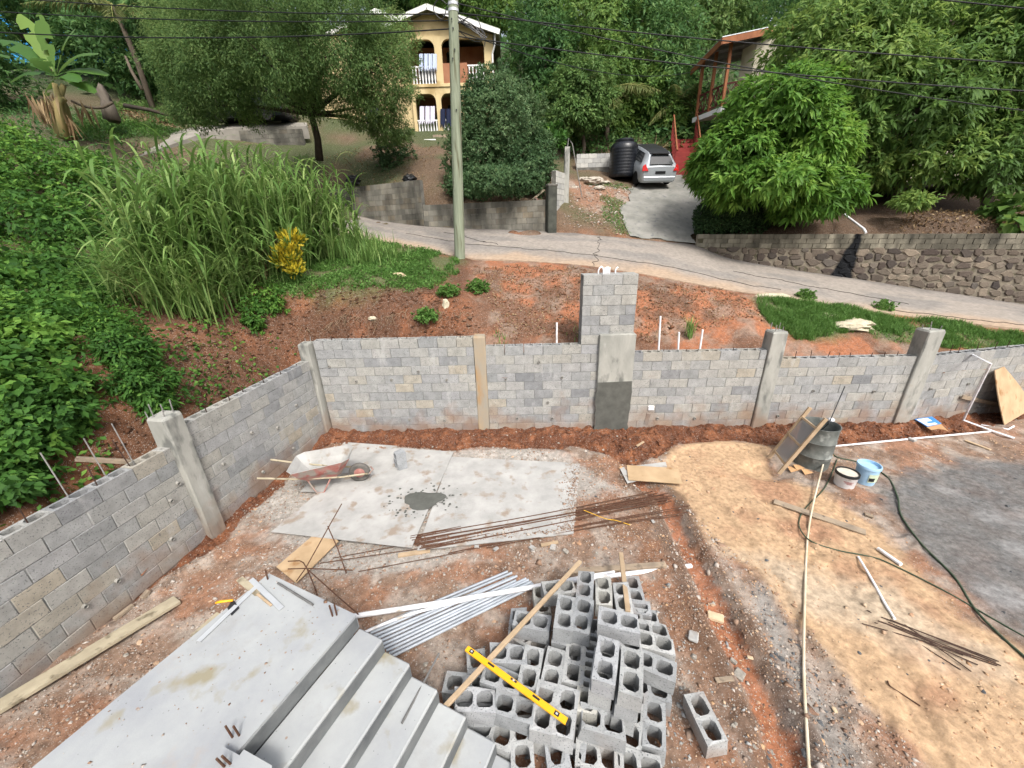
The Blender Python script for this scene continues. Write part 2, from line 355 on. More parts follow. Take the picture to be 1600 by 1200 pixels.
def yard_c(X, Y, Z):
    wob = (fbm(X, Y, 2.2, 4, 5) - 0.5) * 0.7 + (fbm(X, Y, 11, 3, 6) - .5) * 0.22
    n = fbm(X, Y, 1.7, 4, 8)
    red = np.array([0.25, 0.135, 0.085]); brn = np.array([0.215, 0.145, 0.105]); 
    C = cmix(np.broadcast_to(brn, X.shape + (3,)), red, sstep(0.38, 0.62, n))
    g2 = fbm(X, Y, 3.1, 4, 44); C = cmix(C, [0.32, 0.275, 0.235], sstep(0.46, 0.68, g2) * 0.8); C = cmix(C, [0.13, 0.085, 0.06], sstep(0.56, 0.7, fbm(X, Y, 5.5, 4, 46)) * 0.6)
    C = cmix(C, [0.33, 0.315, 0.29], sstep(-0.15, 0.2, sdist(Z_GRAVEL, X, Y) + wob) * 0.9)
    C = cmix(C, [0.16, 0.085, 0.05], sstep(-.1, .25, sdist(Z_DAMP, X, Y) + wob) * 0.55)
    tan = cmix(np.broadcast_to(np.array([0.415, 0.285, 0.175]), X.shape + (3,)), [0.33, 0.195, 0.12], sstep(0.5, 0.7, fbm(X, Y, 1.1, 4, 61)))
    tan = cmix(tan, [0.42, 0.335, 0.245], sstep(-.1, .5, sdist(Z_PALE, X, Y) + wob))
    t = sstep(-0.12, 0.12, sdist(Z_TAN, X, Y) + wob * 0.6); C = C * (1 - t[..., None]) + tan * t[..., None]
    # right far strip between sand and wall: reddish and grey mixed
    C = cmix(C, [0.125, 0.13, 0.132], sstep(-0.2, 0.25, sdist(Z_SAND, X, Y) + wob) * (0.72 + 0.28 * fbm(X, Y, 4, 3, 77)))
    C = cmix(C, [0.42, 0.42, 0.42], sstep(0.0, 0.3, sdist(Z_SAND, X, Y) + wob) * sstep(0.60, 0.78, fbm(X, Y, 1.5, 5, 78)) * .28)
    C = cmix(C, [0.24, 0.23, 0.215], sstep(-0.08, 0.10, sdist(Z_STRIP, X, Y) + wob * 0.4) * 0.85)
    dc = ldist(CHAN, X, Y) + wob * 0.15
    C = cmix(C, [0.10, 0.06, 0.04], np.exp(-((dc - 0.24) / 0.10) ** 2) * 0.75)
    C = cmix(C, [0.30, 0.115, 0.055], (1 - sstep(0.08, 0.14, dc + (fbm(X, Y, 9, 3, 19) - .5) * .14)) * 0.85)
    dl = sdist(Z_LOOSE, X, Y) + (fbm(X, Y, 2.2, 3, 21) - 0.5) * 0.2
    lo = cmix(np.broadcast_to(np.array([0.105, 0.040, 0.020]), X.shape + (3,)), [0.19, 0.075, 0.035], sstep(0.45, 0.7, fbm(X, Y, 5, 3, 91)))
    t = sstep(-0.03, 0.05, dl); C = C * (1 - t[..., None]) + lo * t[..., None]
    C = C * (0.80 + 0.40 * fbm(X, Y, 14, 3, 101))[..., None]; al = 1 - .85 * sstep(-.1, .2, sdist(Z_TAN, X, Y)) * (1 - .8 * sstep(-.08, .1, sdist(Z_STRIP, X, Y))) - .6 * sstep(-.1, .2, sdist(Z_SAND, X, Y)); return np.concatenate([C, np.clip(al, 0, 1)[..., None]], -1)
xs = np.concatenate([np.arange(-6.2, 11.0, 0.036), np.arange(11.0, 20.1, 0.2)]); ys = np.concatenate([np.arange(-4, 0.6, 0.2), np.arange(0.6, 9.2, 0.036)])
yard = gridmesh('yard_ground', xs, ys, yard_h, yard_c, lambda x, y: sdist(YARD, x, y) > 0, soil)
def yz(x, y): return float(yard_h(np.array([[x]], float), np.array([[y]], float))[0, 0])
def onyard(px, py, h=0.0):
    p = gz(px, py, h); 
    for _ in range(4): p = gz(px, py, yz(p[0], p[1]) + h)
    return p

# ---- road edges
NEAR = [(430, 345, 18.6), (500, 362, 16.5), (600, 378, 14.6), (660, 390, 13.4), (728, 403, 12.7), (830, 408, 12.3), (920, 415, 11.9), (1000, 427, 11.5), (1080, 442, 11.1), (1150, 455, 10.8), (1220, 464, 10.5), (1320, 480, 10.1), (1400, 491, 9.9), (1500, 503, 9.6), (1600, 514, 9.4), (1760, 535, 9.2), (2000, 570, 9.0)]
FAR = [(430, 300, 22.5), (500, 322, 20.5), (585, 343, 18.4), (640, 351, 17.4), (700, 356, 16.7), (780, 360, 16.1), (860, 363, 15.7), (930, 368, 15.4), (1000, 374, 15.2), (1085, 383, 15.1), (1130, 404, 14.6), (1220, 420, 14.0), (1300, 432, 13.5), (1400, 447, 12.9), (1500, 462, 12.4), (1600, 477, 12.0), (1760, 500, 11.5), (2000, 535, 11.2)]
near = np.array([gy(*p) for p in NEAR]); far = np.array([gy(*p) for p in FAR])
def resample(A, n):
    d = np.r_[0, np.cumsum(np.linalg.norm(np.diff(A, axis=0), axis=1))]; t = np.linspace(0, d[-1], n)
    return np.stack([np.interp(t, d, A[:, k]) for k in range(3)], 1)
def smooth_line(A, it=3):
    for _ in range(it):
        B = A.copy(); B[1:-1] = (A[:-2] + 2 * A[1:-1] + A[2:]) / 4; A = B
    return A
nearR = smooth_line(resample(near, 120)); farR = smooth_line(resample(far, 120))
ROADPOLY = np.concatenate([nearR[::3, :2], farR[::-3, :2]])

# ---- hillside control points: (px, py, forward distance)
CP = [gy(*p) for p in NEAR[1:]] + [gy(*p) for p in FAR[1:]]
CP += [gy(*p) for p in [
    (450, 453, 9.7), (510, 460, 9.5), (587, 463, 9.45), (647, 470, 9.3), (700, 480, 9.2), (735, 492, 9.1),
    (440, 500, 9.1), (540, 500, 9.0), (640, 500, 8.95), (720, 510, 8.8),
    (520, 420, 11.6), (600, 420, 11.2), (660, 430, 10.8), (700, 440, 10.6), (560, 395, 13.0), (480, 395, 13.5),
    (740, 425, 11.6), (760, 450, 10.6), (800, 425, 11.4), (850, 420, 11.5), (850, 450, 10.4), (800, 490, 9.4), (870, 495, 9.3), (900, 450, 10.4), (780, 525, 8.6), (860, 525, 8.6),
    (1000, 445, 10.8), (1000, 480, 9.8), (1030, 520, 8.9), (1060, 450, 10.7), (1100, 480, 9.8), (1150, 490, 9.5), (1100, 530, 8.7), (1160, 470, 10.2),
    (1220, 490, 9.6), (1260, 520, 8.9), (1250, 500, 9.4), (1320, 500, 9.5), (1350, 520, 8.95), (1330, 545, 8.4), (1400, 520, 9.1), (1400, 545, 8.5), (1500, 520, 9.0), (1500, 550, 8.4), (1600, 530, 9.0), (1600, 548, 8.7)]]
CP += [np.array(p) for p in [
    (-4.3, 8.5, 1.0), (-3.2, 8.45, 1.1), (-2, 8.45, 1.2), (-1, 8.4, 1.4), (0.4, 8.3, 1.7), (1.6, 8.25, 1.75), (3, 8.2, 1.55), (4.5, 8.15, 1.6), (6.2, 8.1, 1.35), (8, 8.0, 1.35), (9.4, 8.0, 1.3), (11, 8.3, 1.25), (13, 8.8, 1.2), (16, 9.4, 1.1), (20, 10.2, 1.0),
    # bank behind the left wall
    (-4.7, 8.4, 0.7), (-4.8, 7.3, 0.55), (-5.0, 6, 0.45), (-5.2, 4.6, 0.4), (-5.45, 3, 0.4), (-5.8, 1, 0.4), (-6, -2, .4),
    (-5.1, 8.3, 1.15), (-5.35, 7.2, 1.05), (-5.6, 6, .95), (-5.85, 4.6, .9), (-6.2, 3, .85), (-7, 1, .9), (-7, -2, .9),
    (-5.5, 8.8, 2.5), (-5.85, 7.7, 2.45), (-6.25, 6.4, 2.35), (-6.6, 5.0, 2.2), (-7.1, 3.5, 2.0), (-8.6, 1, 2.0), (-9, -2, 1.9),
    (-7.6, 10, 3.0), (-8.6, 8.5, 3.1), (-9.5, 6.5, 3.1), (-10.5, 4, 2.9), (-12, 1, 2.8), (-13, -3, 2.8), (-9.5, 12, 3.6), (-13, 10, 4.0), (-16, 6, 4.3), (-18, 0, 4.2), (-25, 4, 6)]]
CP += [gy(*p) for p in [
    # uphill of the road: left slope, house plot, driveway
    (540, 289, 19.3), (600, 289, 18.6), (655, 289, 17.9), (690, 312, 17.2), (780, 316, 16.5), (850, 319, 16.1),
    (560, 245, 22.0), (480, 250, 22.0), (640, 240, 22), (620, 212, 26.5), (700, 212, 26.5), (760, 225, 25), (820, 240, 23), (780, 280, 19),
    (400, 245, 22.5), (300, 250, 21.0), (200, 262, 18.5), (300, 200, 24.5), (400, 197, 25), (480, 200, 25.5), (180, 245, 19.5), (240, 225, 21.5),
    (150, 190, 22), (100, 207, 18.5), (40, 250, 15.5), (0, 200, 18), (60, 150, 26), (200, 150, 28), (0, 120, 28), (-200, 200, 18), (-300, 260, 12), (-400, 150, 24), (120, 215, 18), (220, 180, 25), (260, 170, 27),
    (880, 345, 16.4), (890, 310, 18), (930, 320, 17.6), (960, 330, 17.2), (1000, 340, 16.9), (1060, 345, 16.8), (1085, 350, 16.8),
    (900, 285, 20), (960, 285, 20.3), (1000, 297, 20), (1060, 296, 20), (1090, 300, 19.6), (1010, 275, 22.2), (1060, 272, 22.5), (950, 276, 21.3), (900, 270, 21.6), (930, 262, 22.6), (1000, 240, 24), (900, 235, 24.5), (1060, 235, 24.5), (1000, 200, 27), (900, 190, 28), (1100, 200, 27),
    (1110, 362, 15.8), (1160, 362, 15.3), (1250, 362, 14.5), (1350, 363, 13.9), (1500, 364, 13.1), (1600, 364, 12.7), (1780, 366, 12.3), (2000, 370, 12.2),
    (1250, 340, 16.5), (1350, 335, 15.8), (1500, 332, 15), (1600, 332, 14.6), (1300, 300, 19), (1400, 296, 19), (1500, 296, 18), (1600, 296, 18), (1160, 310, 19), (1780, 320, 15), (1200, 250, 23), (1400, 230, 24), (1600, 230, 24), (1900, 230, 22)]]
for xx in (-60, -35, -15, 0, 15, 35, 60):
    for yy, zz in ((32, 13.5), (42, 18.5), (60, 25), (90, 33), (140, 40)): CP.append(np.array((xx, yy, zz + 0.03 * abs(xx))))
CP += [np.array(p) for p in [(25, 12, 2.2), (40, 12, 2.6), (60, 10, 3), (30, 20, 6.5), (50, 22, 8), (-40, 12, 8), (-60, 10, 9), (-40, 24, 13), (-60, -10, 8), (60, -10, 1)]]
CP = np.array(CP)
D = np.linalg.norm(CP[:, None, :2] - CP[None, :, :2], axis=2); n = len(CP)
A = np.zeros((n + 3, n + 3)); A[:n, :n] = D + np.eye(n) * -0.02; A[:n, n] = 1; A[:n, n + 1:] = CP[:, :2]; A[n, :n] = 1; A[n + 1:, :n] = CP[:, :2].T
WT = np.linalg.solve(A, np.r_[CP[:, 2], 0, 0, 0])
# driveway polygon (concrete)
DRIVE = [gy(*p) for p in [(985, 372, 15.35), (1085, 382, 15.2), (1094, 350, 16.8), (1098, 320, 18.4), (1102, 299, 19.7), (1070, 290, 21), (1062, 272, 22.6), (1008, 274, 22.6), (992, 292, 20.6), (978, 312, 18.6), (968, 335, 17.1)]]
SWLINE = [gy(*p)[:2] + [.05, .12] for p in [(1092, 385, 15.3), (1130, 404, 14.85), (1220, 420, 14.25), (1300, 432, 13.75), (1400, 447, 13.15), (1500, 462, 12.65), (1600, 477, 12.25), (1760, 500, 11.75), (1900, 520, 11.6)]]
RWLINE = [gy(*p)[:2] for p in [(520, 330, 19.75), (663, 354, 17.05), (852, 362, 15.85)]]
def hill_raw(X, Y):
    sh = X.shape; x = X.ravel(); y = Y.ravel(); out = np.full(x.shape, WT[n]) + WT[n + 1] * x + WT[n + 2] * y
    for c, wt in zip(CP, WT[:n]): out += wt * np.hypot(x - c[0], y - c[1])
    return out.reshape(sh)
def hill_h(X, Y):
    z = hill_raw(X, Y); dr = sdist(ROADPOLY, X, Y); dd = sdist(DRIVE, X, Y)
    off = 1 - np.maximum(sstep(-0.5, 0.1, dr), sstep(-0.4, 0.1, dd))
    near_ = sstep(16, 8.5, Y)
    z = z + off * ((fbm(X, Y, 0.9, 4, 3) - .5) * 0.22 + near_ * (fbm(X, Y, 4.5, 4, 13) - .5) * 0.16)
    z = z - 0.10 * sstep(-0.05, 0.15, dr) - 0.06 * sstep(-0.05, 0.15, dd)
    z = z - 0.45 * (1 - sstep(0.6, 1.1, ldist(SWLINE, X, Y))) * sstep(15.4, 14.6, Y) - 1.0 * (1 - sstep(0.22, 0.50, ldist(SWLINE, X, Y))) - 0.8 * (1 - sstep(0.18, 0.42, ldist(RWLINE, X, Y)))
    return z
GREEN = [gy(*p)[:2] for p in [(380, 420, 11), (440, 450, 9.8), (520, 455, 9.6), (590, 458, 9.6), (650, 455, 9.8), (690, 440, 10.5), (722, 410, 12.4), (680, 392, 13.4), (600, 376, 14.8), (480, 365, 16)]]
GREEN2 = [gy(*p)[:2] for p in [(1180, 468, 10.3), (1230, 468, 10.3), (1330, 483, 10), (1450, 500, 9.6), (1600, 518, 9.2), (1800, 540, 9), (1700, 560, 8.2), (1560, 552, 8.4), (1460, 548, 8.5), (1400, 530, 8.7), (1340, 515, 9), (1300, 530, 8.7), (1250, 525, 8.8), (1200, 500, 9.3)]]
GARDEN = [gy(*p)[:2] for p in [(1088, 384, 15.3), (1130, 404, 14.8), (1220, 420, 14.2), (1400, 447, 13.1), (1600, 477, 12.2), (1900, 520, 11.6)]] + [np.array([30, 14]), np.array([30, 26]), np.array([9.5, 24])]
def hill_c(X, Y, Z):
    wob = (fbm(X, Y, 1.4, 4, 5) - 0.5) * 1.3 + (fbm(X, Y, 7, 3, 6) - .5) * 0.5; n1 = fbm(X, Y, 2.0, 4, 18)
    red = cmix(np.broadcast_to(np.array([0.285, 0.115, 0.058]), X.shape + (3,)), [0.135, 0.07, 0.043], sstep(0.42, 0.62, n1))
    red = cmix(red, [0.21, 0.16, 0.125], sstep(0.5, 0.66, fbm(X, Y, 2.6, 5, 29)) * 0.7)
    dark = cmix(np.broadcast_to(np.array([0.098, 0.048, 0.028]), X.shape + (3,)), [0.17, 0.070, 0.035], sstep(0.4, 0.65, n1))
    leftm = sstep(-0.7, -1.3, X + wob * 0.3)
    C = red * (1 - leftm[..., None]) + dark * leftm[..., None]
    bank = sstep(-4.5, -6.5, X) * sstep(10, 9, Y); C = cmix(C, [0.135, 0.068, 0.038], bank * .5)
    up = sstep(14.6, 16.4, Y + wob * 0.3)
    far_c = cmix(np.broadcast_to(np.array([0.115, 0.078, 0.05]), X.shape + (3,)), [0.06, 0.075, 0.03], sstep(0.42, 0.6, fbm(X, Y, 0.35, 4, 55)))
    far_c = cmix(far_c, [0.035, 0.055, 0.02], sstep(24, 30, Y))
    C = C * (1 - up[..., None]) + far_c * up[..., None]
    ba = np.exp(-(((X - 4.3) / 1.9) ** 2 + ((Y - 18.6) / 2.0) ** 2)); C = cmix(C, [0.24, 0.135, 0.088], sstep(0.25, 0.6, ba + wob * .25)); C = cmix(C, [0.29, 0.25, 0.21], sstep(0.25, 0.6, ba + wob * .2) * sstep(.48, .62, fbm(X, Y, 1.4, 4, 88)) * .8); C = cmix(C, [0.07, 0.09, 0.035], sstep(0.1, 0.4, ba) * sstep(.58, .68, fbm(X, Y, .9, 4, 89)) * .8)
    gd = sstep(-.1, .3, sdist(GARDEN, X, Y)); C = cmix(C, [0.085, 0.055, 0.036], gd)
    g = np.maximum(sstep(-0.3, 0.3, sdist(GREEN, X, Y) + wob * .6), sstep(-0.15, 0.3, sdist(GREEN2, X, Y) + wob * .5))
    C = cmix(C, [0.07, 0.095, 0.035], g * 0.85)
    leftg = sstep(-7, -9, X) * sstep(24, 14, Y); C = cmix(C, [0.05, 0.06, 0.026], leftg * .8)
    return C * (0.86 + 0.28 * fbm(X, Y, 11, 3, 101))[..., None]
xs = np.concatenate([np.array([-60, -48, -38, -30, -25, -21, -18, -15.5, -13.5, -12]), np.arange(-11, 14, 0.11), np.arange(14, 22, 0.5), np.array([24, 27, 31, 36, 44, 60])])
ys = np.concatenate([np.array([-10, -6, -3, -1]), np.arange(0, 6.5, 0.2), np.arange(6.5, 12.5, 0.09), np.arange(12.5, 24, 0.25), np.arange(24, 45, 0.9), np.array([48, 54, 62, 75, 95, 140])])
hill = gridmesh('hillside', xs, ys, hill_h, hill_c, lambda x, y: sdist(YARD, x, y) < 0.05, soil)
def hit(px, py):
    d = ray(px, py); ts = np.linspace(2.0, 22, 400); P_ = O + d * ts[:, None]; hh = hill_h(P_[:, 0], P_[:, 1]); k_ = np.argmax(P_[:, 2] < hh); return P_[k_] if k_ > 0 else P_[-1]
def hz(x, y): return float(hill_h(np.array([[x]], float), np.array([[y]], float))[0, 0])

# ---- road and driveway
conc_road = pmat('road_concrete', (.78, .78, .78), (1.18, 1.18, 1.18), sc=9, rough=0.9, bump=0.35, bsc=30, attr='Col', spec=0.2)
conc_drive = pmat('drive_concrete', '75756f', '92908a', sc=2.0, rough=0.9, bump=0.4, bsc=26, spot='6f716f', spot_sc=5, spot_amt=0.36, spec=0.2)
K = 26
nearF = resample(nearR, 420); farF = resample(farR, 420); nr = len(nearF); V = []; RC = []
for k in range(K):
    t = k / (K - 1) * 1.07; row = nearF * (1 - t) + farF * t; x, y = row[:, 0], row[:, 1]
    row[:, 2] += 0.02 * math.sin(math.pi * min(t, 1)) + (fbm(x, y, 1.2, 3, 4) - .5) * 0.03; V.append(row)
    if k == 0: along = np.r_[0, np.cumsum(np.linalg.norm(np.diff(row[:, :2], axis=0), axis=1))]
    sl_ = fbm(along, np.full(nr, t * 9.0), 0.7, 4, 12)
    c = cmix(np.broadcast_to(np.array([0.27, 0.24, 0.21]), (nr, 3)), [0.20, 0.185, 0.17], sstep(.42, .62, sl_) * (1 - abs(t - .55)))
    edge = sstep(.30, .02, t + (fbm(along, np.full(nr, t * 3), 0.9, 4, 31) - .5) * .45); c = cmix(c, [0.36, 0.265, 0.185], edge * .85)
    c = cmix(c, [0.13, 0.12, 0.11], sstep(.9, 1.03, t + (fbm(along, np.full(nr, t * 3), 1.2, 3, 33) - .5) * .2) * .7); RC.append(c * (.9 + .2 * fbm(x, y, 6, 3, 40))[:, None])
mb = MB(); mb.add(np.concatenate(V), [(k * nr + i, k * nr + i + 1, (k + 1) * nr + i + 1, (k + 1) * nr + i) for k in range(K - 1) for i in range(nr - 1)])
mb.add(np.concatenate([V[0] - [0, 0, 0.2], V[0]]), [(i, i + 1, nr + i + 1, nr + i) for i in range(nr - 1)])
road = mb.build('road', conc_road, smooth=True, kind='structure'); RCa = np.concatenate(RC + [RC[0], RC[0]])
ca = road.data.color_attributes.new('Col', 'FLOAT_COLOR', 'POINT'); ca.data.foreach_set('color', np.c_[RCa, np.ones(len(RCa))].astype(np.float32).ravel())
crack_m = pmat('road_crack', '2c2926', '3a3632', bump=0)
def road_pt(s_, t_):
    i = int(np.clip(s_ * (nr - 1), 0, nr - 1)); return nearF[i] * (1 - t_) + farF[i] * t_ + [0, 0, .02 * math.sin(math.pi * t_) + float((fbm(np.array([nearF[i][0] * (1 - t_) + farF[i][0] * t_]), np.array([nearF[i][1] * (1 - t_) + farF[i][1] * t_]), 1.2, 3, 4) - .5)[0]) * .03 + .004]
for s0, t0, s1, t1 in ((.46, 0.02, .455, .98), (.25, .5, .42, .3), (.42, .3, .62, .2), (.58, .55, .72, .35), (.70, .1, .9, .12), (.3, .75, .36, .45)):
    q = []; k_ = 24
    for j in range(k_ + 1):
        u = j / k_; q.append(road_pt(s0 + (s1 - s0) * u + random.gauss(0, .0016), t0 + (t1 - t0) * u + random.gauss(0, .012)))
    mb = MB(); mb.tube(q, .010, 4); mb.build('crack', crack_m, road)
# driveway sheet: grid clipped to polygon
dx = np.array(DRIVE); xs2 = np.arange(dx[:, 0].min(), dx[:, 0].max(), 0.045); ys2 = np.arange(dx[:, 1].min(), dx[:, 1].max(), 0.045)
gridmesh('driveway', xs2, ys2, lambda X, Y: hill_raw(X, Y) + 0.02, lambda X, Y, Z: np.ones(X.shape + (3,)), lambda x, y: sdist(DRIVE, x, y) + (fbm(x, y, 1.6, 5, 8) - .5) * 0.8 > 0, conc_drive)
# ================================================================== BLOCK WALLS, COLUMNS, STAIR
BL, BH, BT = 0.4064, 0.2032, 0.19
block_mat = pmat('wall_block', (0.80, 0.80, 0.80), (1.12, 1.12, 1.12), sc=7, rough=0.95, bump=0.8, bsc=90, coords='obj', bdist=0.008, spec=0.15,
                 randcol=['7b7d7f', '8f9090', '959694', '9c9b97', '949596', '9d9c97', '9f9d96', '979897', '878989', '9b9a95', '989791', 'a0998b'], spot='57595b', spot_sc=60, spot_amt=0.36)
heap_mat = pmat('loose_block', (0.82, 0.82, 0.82), (1.1, 1.1, 1.1), sc=8, rough=0.95, bump=0.8, bsc=110, coords='obj', bdist=0.006, spec=0.15,
                randcol=['8a8d8f', '9a9c9c', 'a4a5a3', '9fa1a3', '919496', 'b0aea5'], spot='606366', spot_sc=70, spot_amt=0.36)
mortar_mat = pmat('mortar', '66686a', '84847f', sc=10, rough=0.95, bump=0.6, bsc=70, spec=0.15)
cast_mat = pmat('cast_concrete', '868781', 'a3a29b', sc=3, rough=0.9, bump=0.5, bsc=45, spot='6c6d69', spot_sc=5, spot_amt=0.40, stretch=(1, 1, 0.4), spec=0.2)
wet_mat = pmat('fresh_render', '4a4b47', '5c5d58', sc=6, rough=0.6, bump=0.3, bsc=60, spec=0.3)
rebar_mat = pmat('rebar_steel', '3a2b24', '55423a', sc=30, rough=0.8, bump=0.3, bsc=200, metal=0.3)
rust_mat = pmat('rusty_steel', '4a2a1c', '5a4638', sc=20, rough=0.85, bump=0.3, bsc=200)
pvc_mat = pmat('white_pvc', 'd9d9dc', 'e6e6e8', sc=3, rough=0.35, bump=0.0, spec=0.5, spot='a99f92', spot_sc=4, spot_amt=0.34)
dark_mat = pmat('dark_hole', '1a1a1a', '222222', bump=0)
def mud(mt, z0=-.05, z1=.55, col=(.23, .13, .075), amt=.6):
    N = mt.node_tree.nodes; L = mt.node_tree.links; bs = N['Principled BSDF']; old = bs.inputs['Base Color'].links[0].from_socket
    g = N.new('ShaderNodeNewGeometry'); sp = N.new('ShaderNodeSeparateXYZ'); L.new(g.outputs['Position'], sp.inputs[0]); nz = N.new('ShaderNodeTexNoise'); nz.inputs['Scale'].default_value = 2.2; nz.inputs['Detail'].default_value = 7; L.new(g.outputs['Position'], nz.inputs['Vector'])
    sc_ = N.new('ShaderNodeMath'); sc_.operation = 'MULTIPLY_ADD'; sc_.inputs[1].default_value = -2.2; L.new(nz.outputs[0], sc_.inputs[0]); L.new(sp.outputs[2], sc_.inputs[2])
    mr = N.new('ShaderNodeMapRange'); mr.inputs[1].default_value = z0 - 1.1; mr.inputs[2].default_value = z1 - 1.1; mr.inputs[3].default_value = amt; mr.inputs[4].default_value = 0; L.new(sc_.outputs[0], mr.inputs[0])
    mx = N.new('ShaderNodeMix'); mx.data_type = 'RGBA'; L.new(mr.outputs[0], mx.inputs[0]); L.new(old, mx.inputs[6]); mx.inputs[7].default_value = (*col, 1); L.new(mx.outputs[2], bs.inputs['Base Color'])
def smear(mt, col=(.42, .42, .41), amt=.55, sc=3.2, thr=.57):
    N = mt.node_tree.nodes; L = mt.node_tree.links; bs = N['Principled BSDF']; old = bs.inputs['Base Color'].links[0].from_socket
    g = N.new('ShaderNodeNewGeometry'); mp = N.new('ShaderNodeMapping'); mp.inputs['Scale'].default_value = (1, 1, .4); L.new(g.outputs['Position'], mp.inputs[0]); nz = N.new('ShaderNodeTexNoise'); nz.inputs['Scale'].default_value = sc; nz.inputs['Detail'].default_value = 8; nz.inputs['Roughness'].default_value = .7; L.new(mp.outputs[0], nz.inputs['Vector'])
    mr = N.new('ShaderNodeMapRange'); mr.inputs[1].default_value = thr; mr.inputs[2].default_value = thr + .12; mr.inputs[4].default_value = amt; L.new(nz.outputs[0], mr.inputs[0]); mx = N.new('ShaderNodeMix'); mx.data_type = 'RGBA'; L.new(mr.outputs[0], mx.inputs[0]); L.new(old, mx.inputs[6]); mx.inputs[7].default_value = (*col, 1); L.new(mx.outputs[2], bs.inputs['Base Color'])
def pits(mt, sc=22, thr=.07, col=(.10, .10, .10), amt=.7, keep=.55):
    N = mt.node_tree.nodes; L = mt.node_tree.links; bs = N['Principled BSDF']; old = bs.inputs['Base Color'].links[0].from_socket
    g = N.new('ShaderNodeNewGeometry'); vo = N.new('ShaderNodeTexVoronoi'); vo.inputs['Scale'].default_value = sc; L.new(g.outputs['Position'], vo.inputs['Vector']); mr = N.new('ShaderNodeMapRange'); mr.inputs[1].default_value = thr; mr.inputs[2].default_value = thr + .04; mr.inputs[3].default_value = amt; mr.inputs[4].default_value = 0; L.new(vo.outputs['Distance'], mr.inputs[0])
    sp = N.new('ShaderNodeSeparateColor'); L.new(vo.outputs['Color'], sp.inputs[0]); gt = N.new('ShaderNodeMath'); gt.operation = 'GREATER_THAN'; gt.inputs[1].default_value = keep; L.new(sp.outputs[0], gt.inputs[0]); ml = N.new('ShaderNodeMath'); ml.operation = 'MULTIPLY'; L.new(mr.outputs[0], ml.inputs[0]); L.new(gt.outputs[0], ml.inputs[1])
    mx = N.new('ShaderNodeMix'); mx.data_type = 'RGBA'; L.new(ml.outputs[0], mx.inputs[0]); L.new(old, mx.inputs[6]); mx.inputs[7].default_value = (*col, 1); L.new(mx.outputs[2], bs.inputs['Base Color'])
smear(block_mat); smear(mortar_mat, amt=.7, thr=.5); smear(cast_mat, col=(.48, .48, .46), amt=.4); mud(heap_mat, -.3, .15, (.2, .12, .075), .5)
mud(block_mat); mud(cast_mat); mud(mortar_mat)
VAR = {}
def solid_block(L, key=0, T=BT, H=BH - 0.008):
    k = ('s', round(L, 2), key, T)
    if k not in VAR:
        mb = MB(); mb.cbox((0, 0, 0), (L, T, H), b=0.005); r = np.random.default_rng(int(L * 100) + key * 7 + 1)
        mb.v[0] = mb.v[0] + r.normal(0, 0.0016, mb.v[0].shape); VAR[k] = mb.mesh('block'); VAR[k].materials.append(block_mat)
    return VAR[k]
def hollow_block(L, key=0, T=BT, H=BH - 0.008, mat=None, cells=2):
    k = ('h', round(L, 2), key, T, cells, mat.name if mat else '')
    if k not in VAR:
        mb = MB(); V = []; Fc = []; r = np.random.default_rng(key * 13 + int(L * 100)); w = 0.032; half = L / cells
        def rings(z, sh):
            out = []
            for c in range(cells):
                x0 = -L / 2 + c * half; x1 = x0 + half; o = [(x0, -T / 2), (x1, -T / 2), (x1, T / 2), (x0, T / 2)]
                ax = x0 + (w if c == 0 else w * .55) + sh; bx = x1 - (w if c == cells - 1 else w * .55) - sh; ay = -T / 2 + w + sh; by = T / 2 - w - sh; q = 0.028
                h = [(ax + q, ay), (bx - q, ay), (bx, ay + q), (bx, by - q), (bx - q, by), (ax + q, by), (ax, by - q), (ax, ay + q)]
                out.append((o, h))
            return out
        top = rings(H / 2, 0); bot = rings(-H / 2, -0.011)
        for c in range(cells):
            b0 = len(V); o, h = top[c]; V += [(x, y, H / 2) for x, y in o + h]
            b1 = len(V); o2, h2 = bot[c]; V += [(x, y, -H / 2) for x, y in o2 + h2]
            Fc += [(b0 + 0, b0 + 1, b0 + 5, b0 + 4), (b0 + 1, b0 + 2, b0 + 7, b0 + 6), (b0 + 2, b0 + 3, b0 + 9, b0 + 8), (b0 + 3, b0 + 0, b0 + 11, b0 + 10),
                   (b0 + 1, b0 + 6, b0 + 5), (b0 + 2, b0 + 8, b0 + 7), (b0 + 3, b0 + 10, b0 + 9), (b0, b0 + 4, b0 + 11)]
            Fc += [tuple(reversed([i + b1 - b0 for i in f])) for f in Fc[-8:]]
            for j in range(8): Fc.append((b0 + 4 + j, b0 + 4 + (j + 1) % 8, b1 + 4 + (j + 1) % 8, b1 + 4 + j))
            Fc += [(b1, b1 + 1, b0 + 1, b0), (b1 + 2, b1 + 3, b0 + 3, b0 + 2)]
            if c == 0: Fc.append((b1 + 3, b1, b0, b0 + 3))
            if c == cells - 1: Fc.append((b1 + 1, b1 + 2, b0 + 2, b0 + 1))
        V = np.array(V); jit = {}
        for i, p in enumerate(V):
            q = tuple(p.round(4)); jit.setdefault(q, r.normal(0, 0.0028, 3)); V[i] = p + jit[q]
        if mat is not None and key >= 2:
            for cs_ in ((1, 1), (-1, -1))[:key - 1]:
                for i, p in enumerate(V):
                    if abs(p[0] - cs_[0] * L / 2) < .01 and abs(p[1] - cs_[1] * T / 2) < .01 and p[2] > 0: V[i] = p + [-cs_[0] * r.uniform(.008, .03), -cs_[1] * r.uniform(.004, .018), -r.uniform(.008, .035)]
        mb.add(V, Fc); VAR[k] = mb.mesh('block'); VAR[k].materials.append(mat or block_mat)
    return VAR[k]
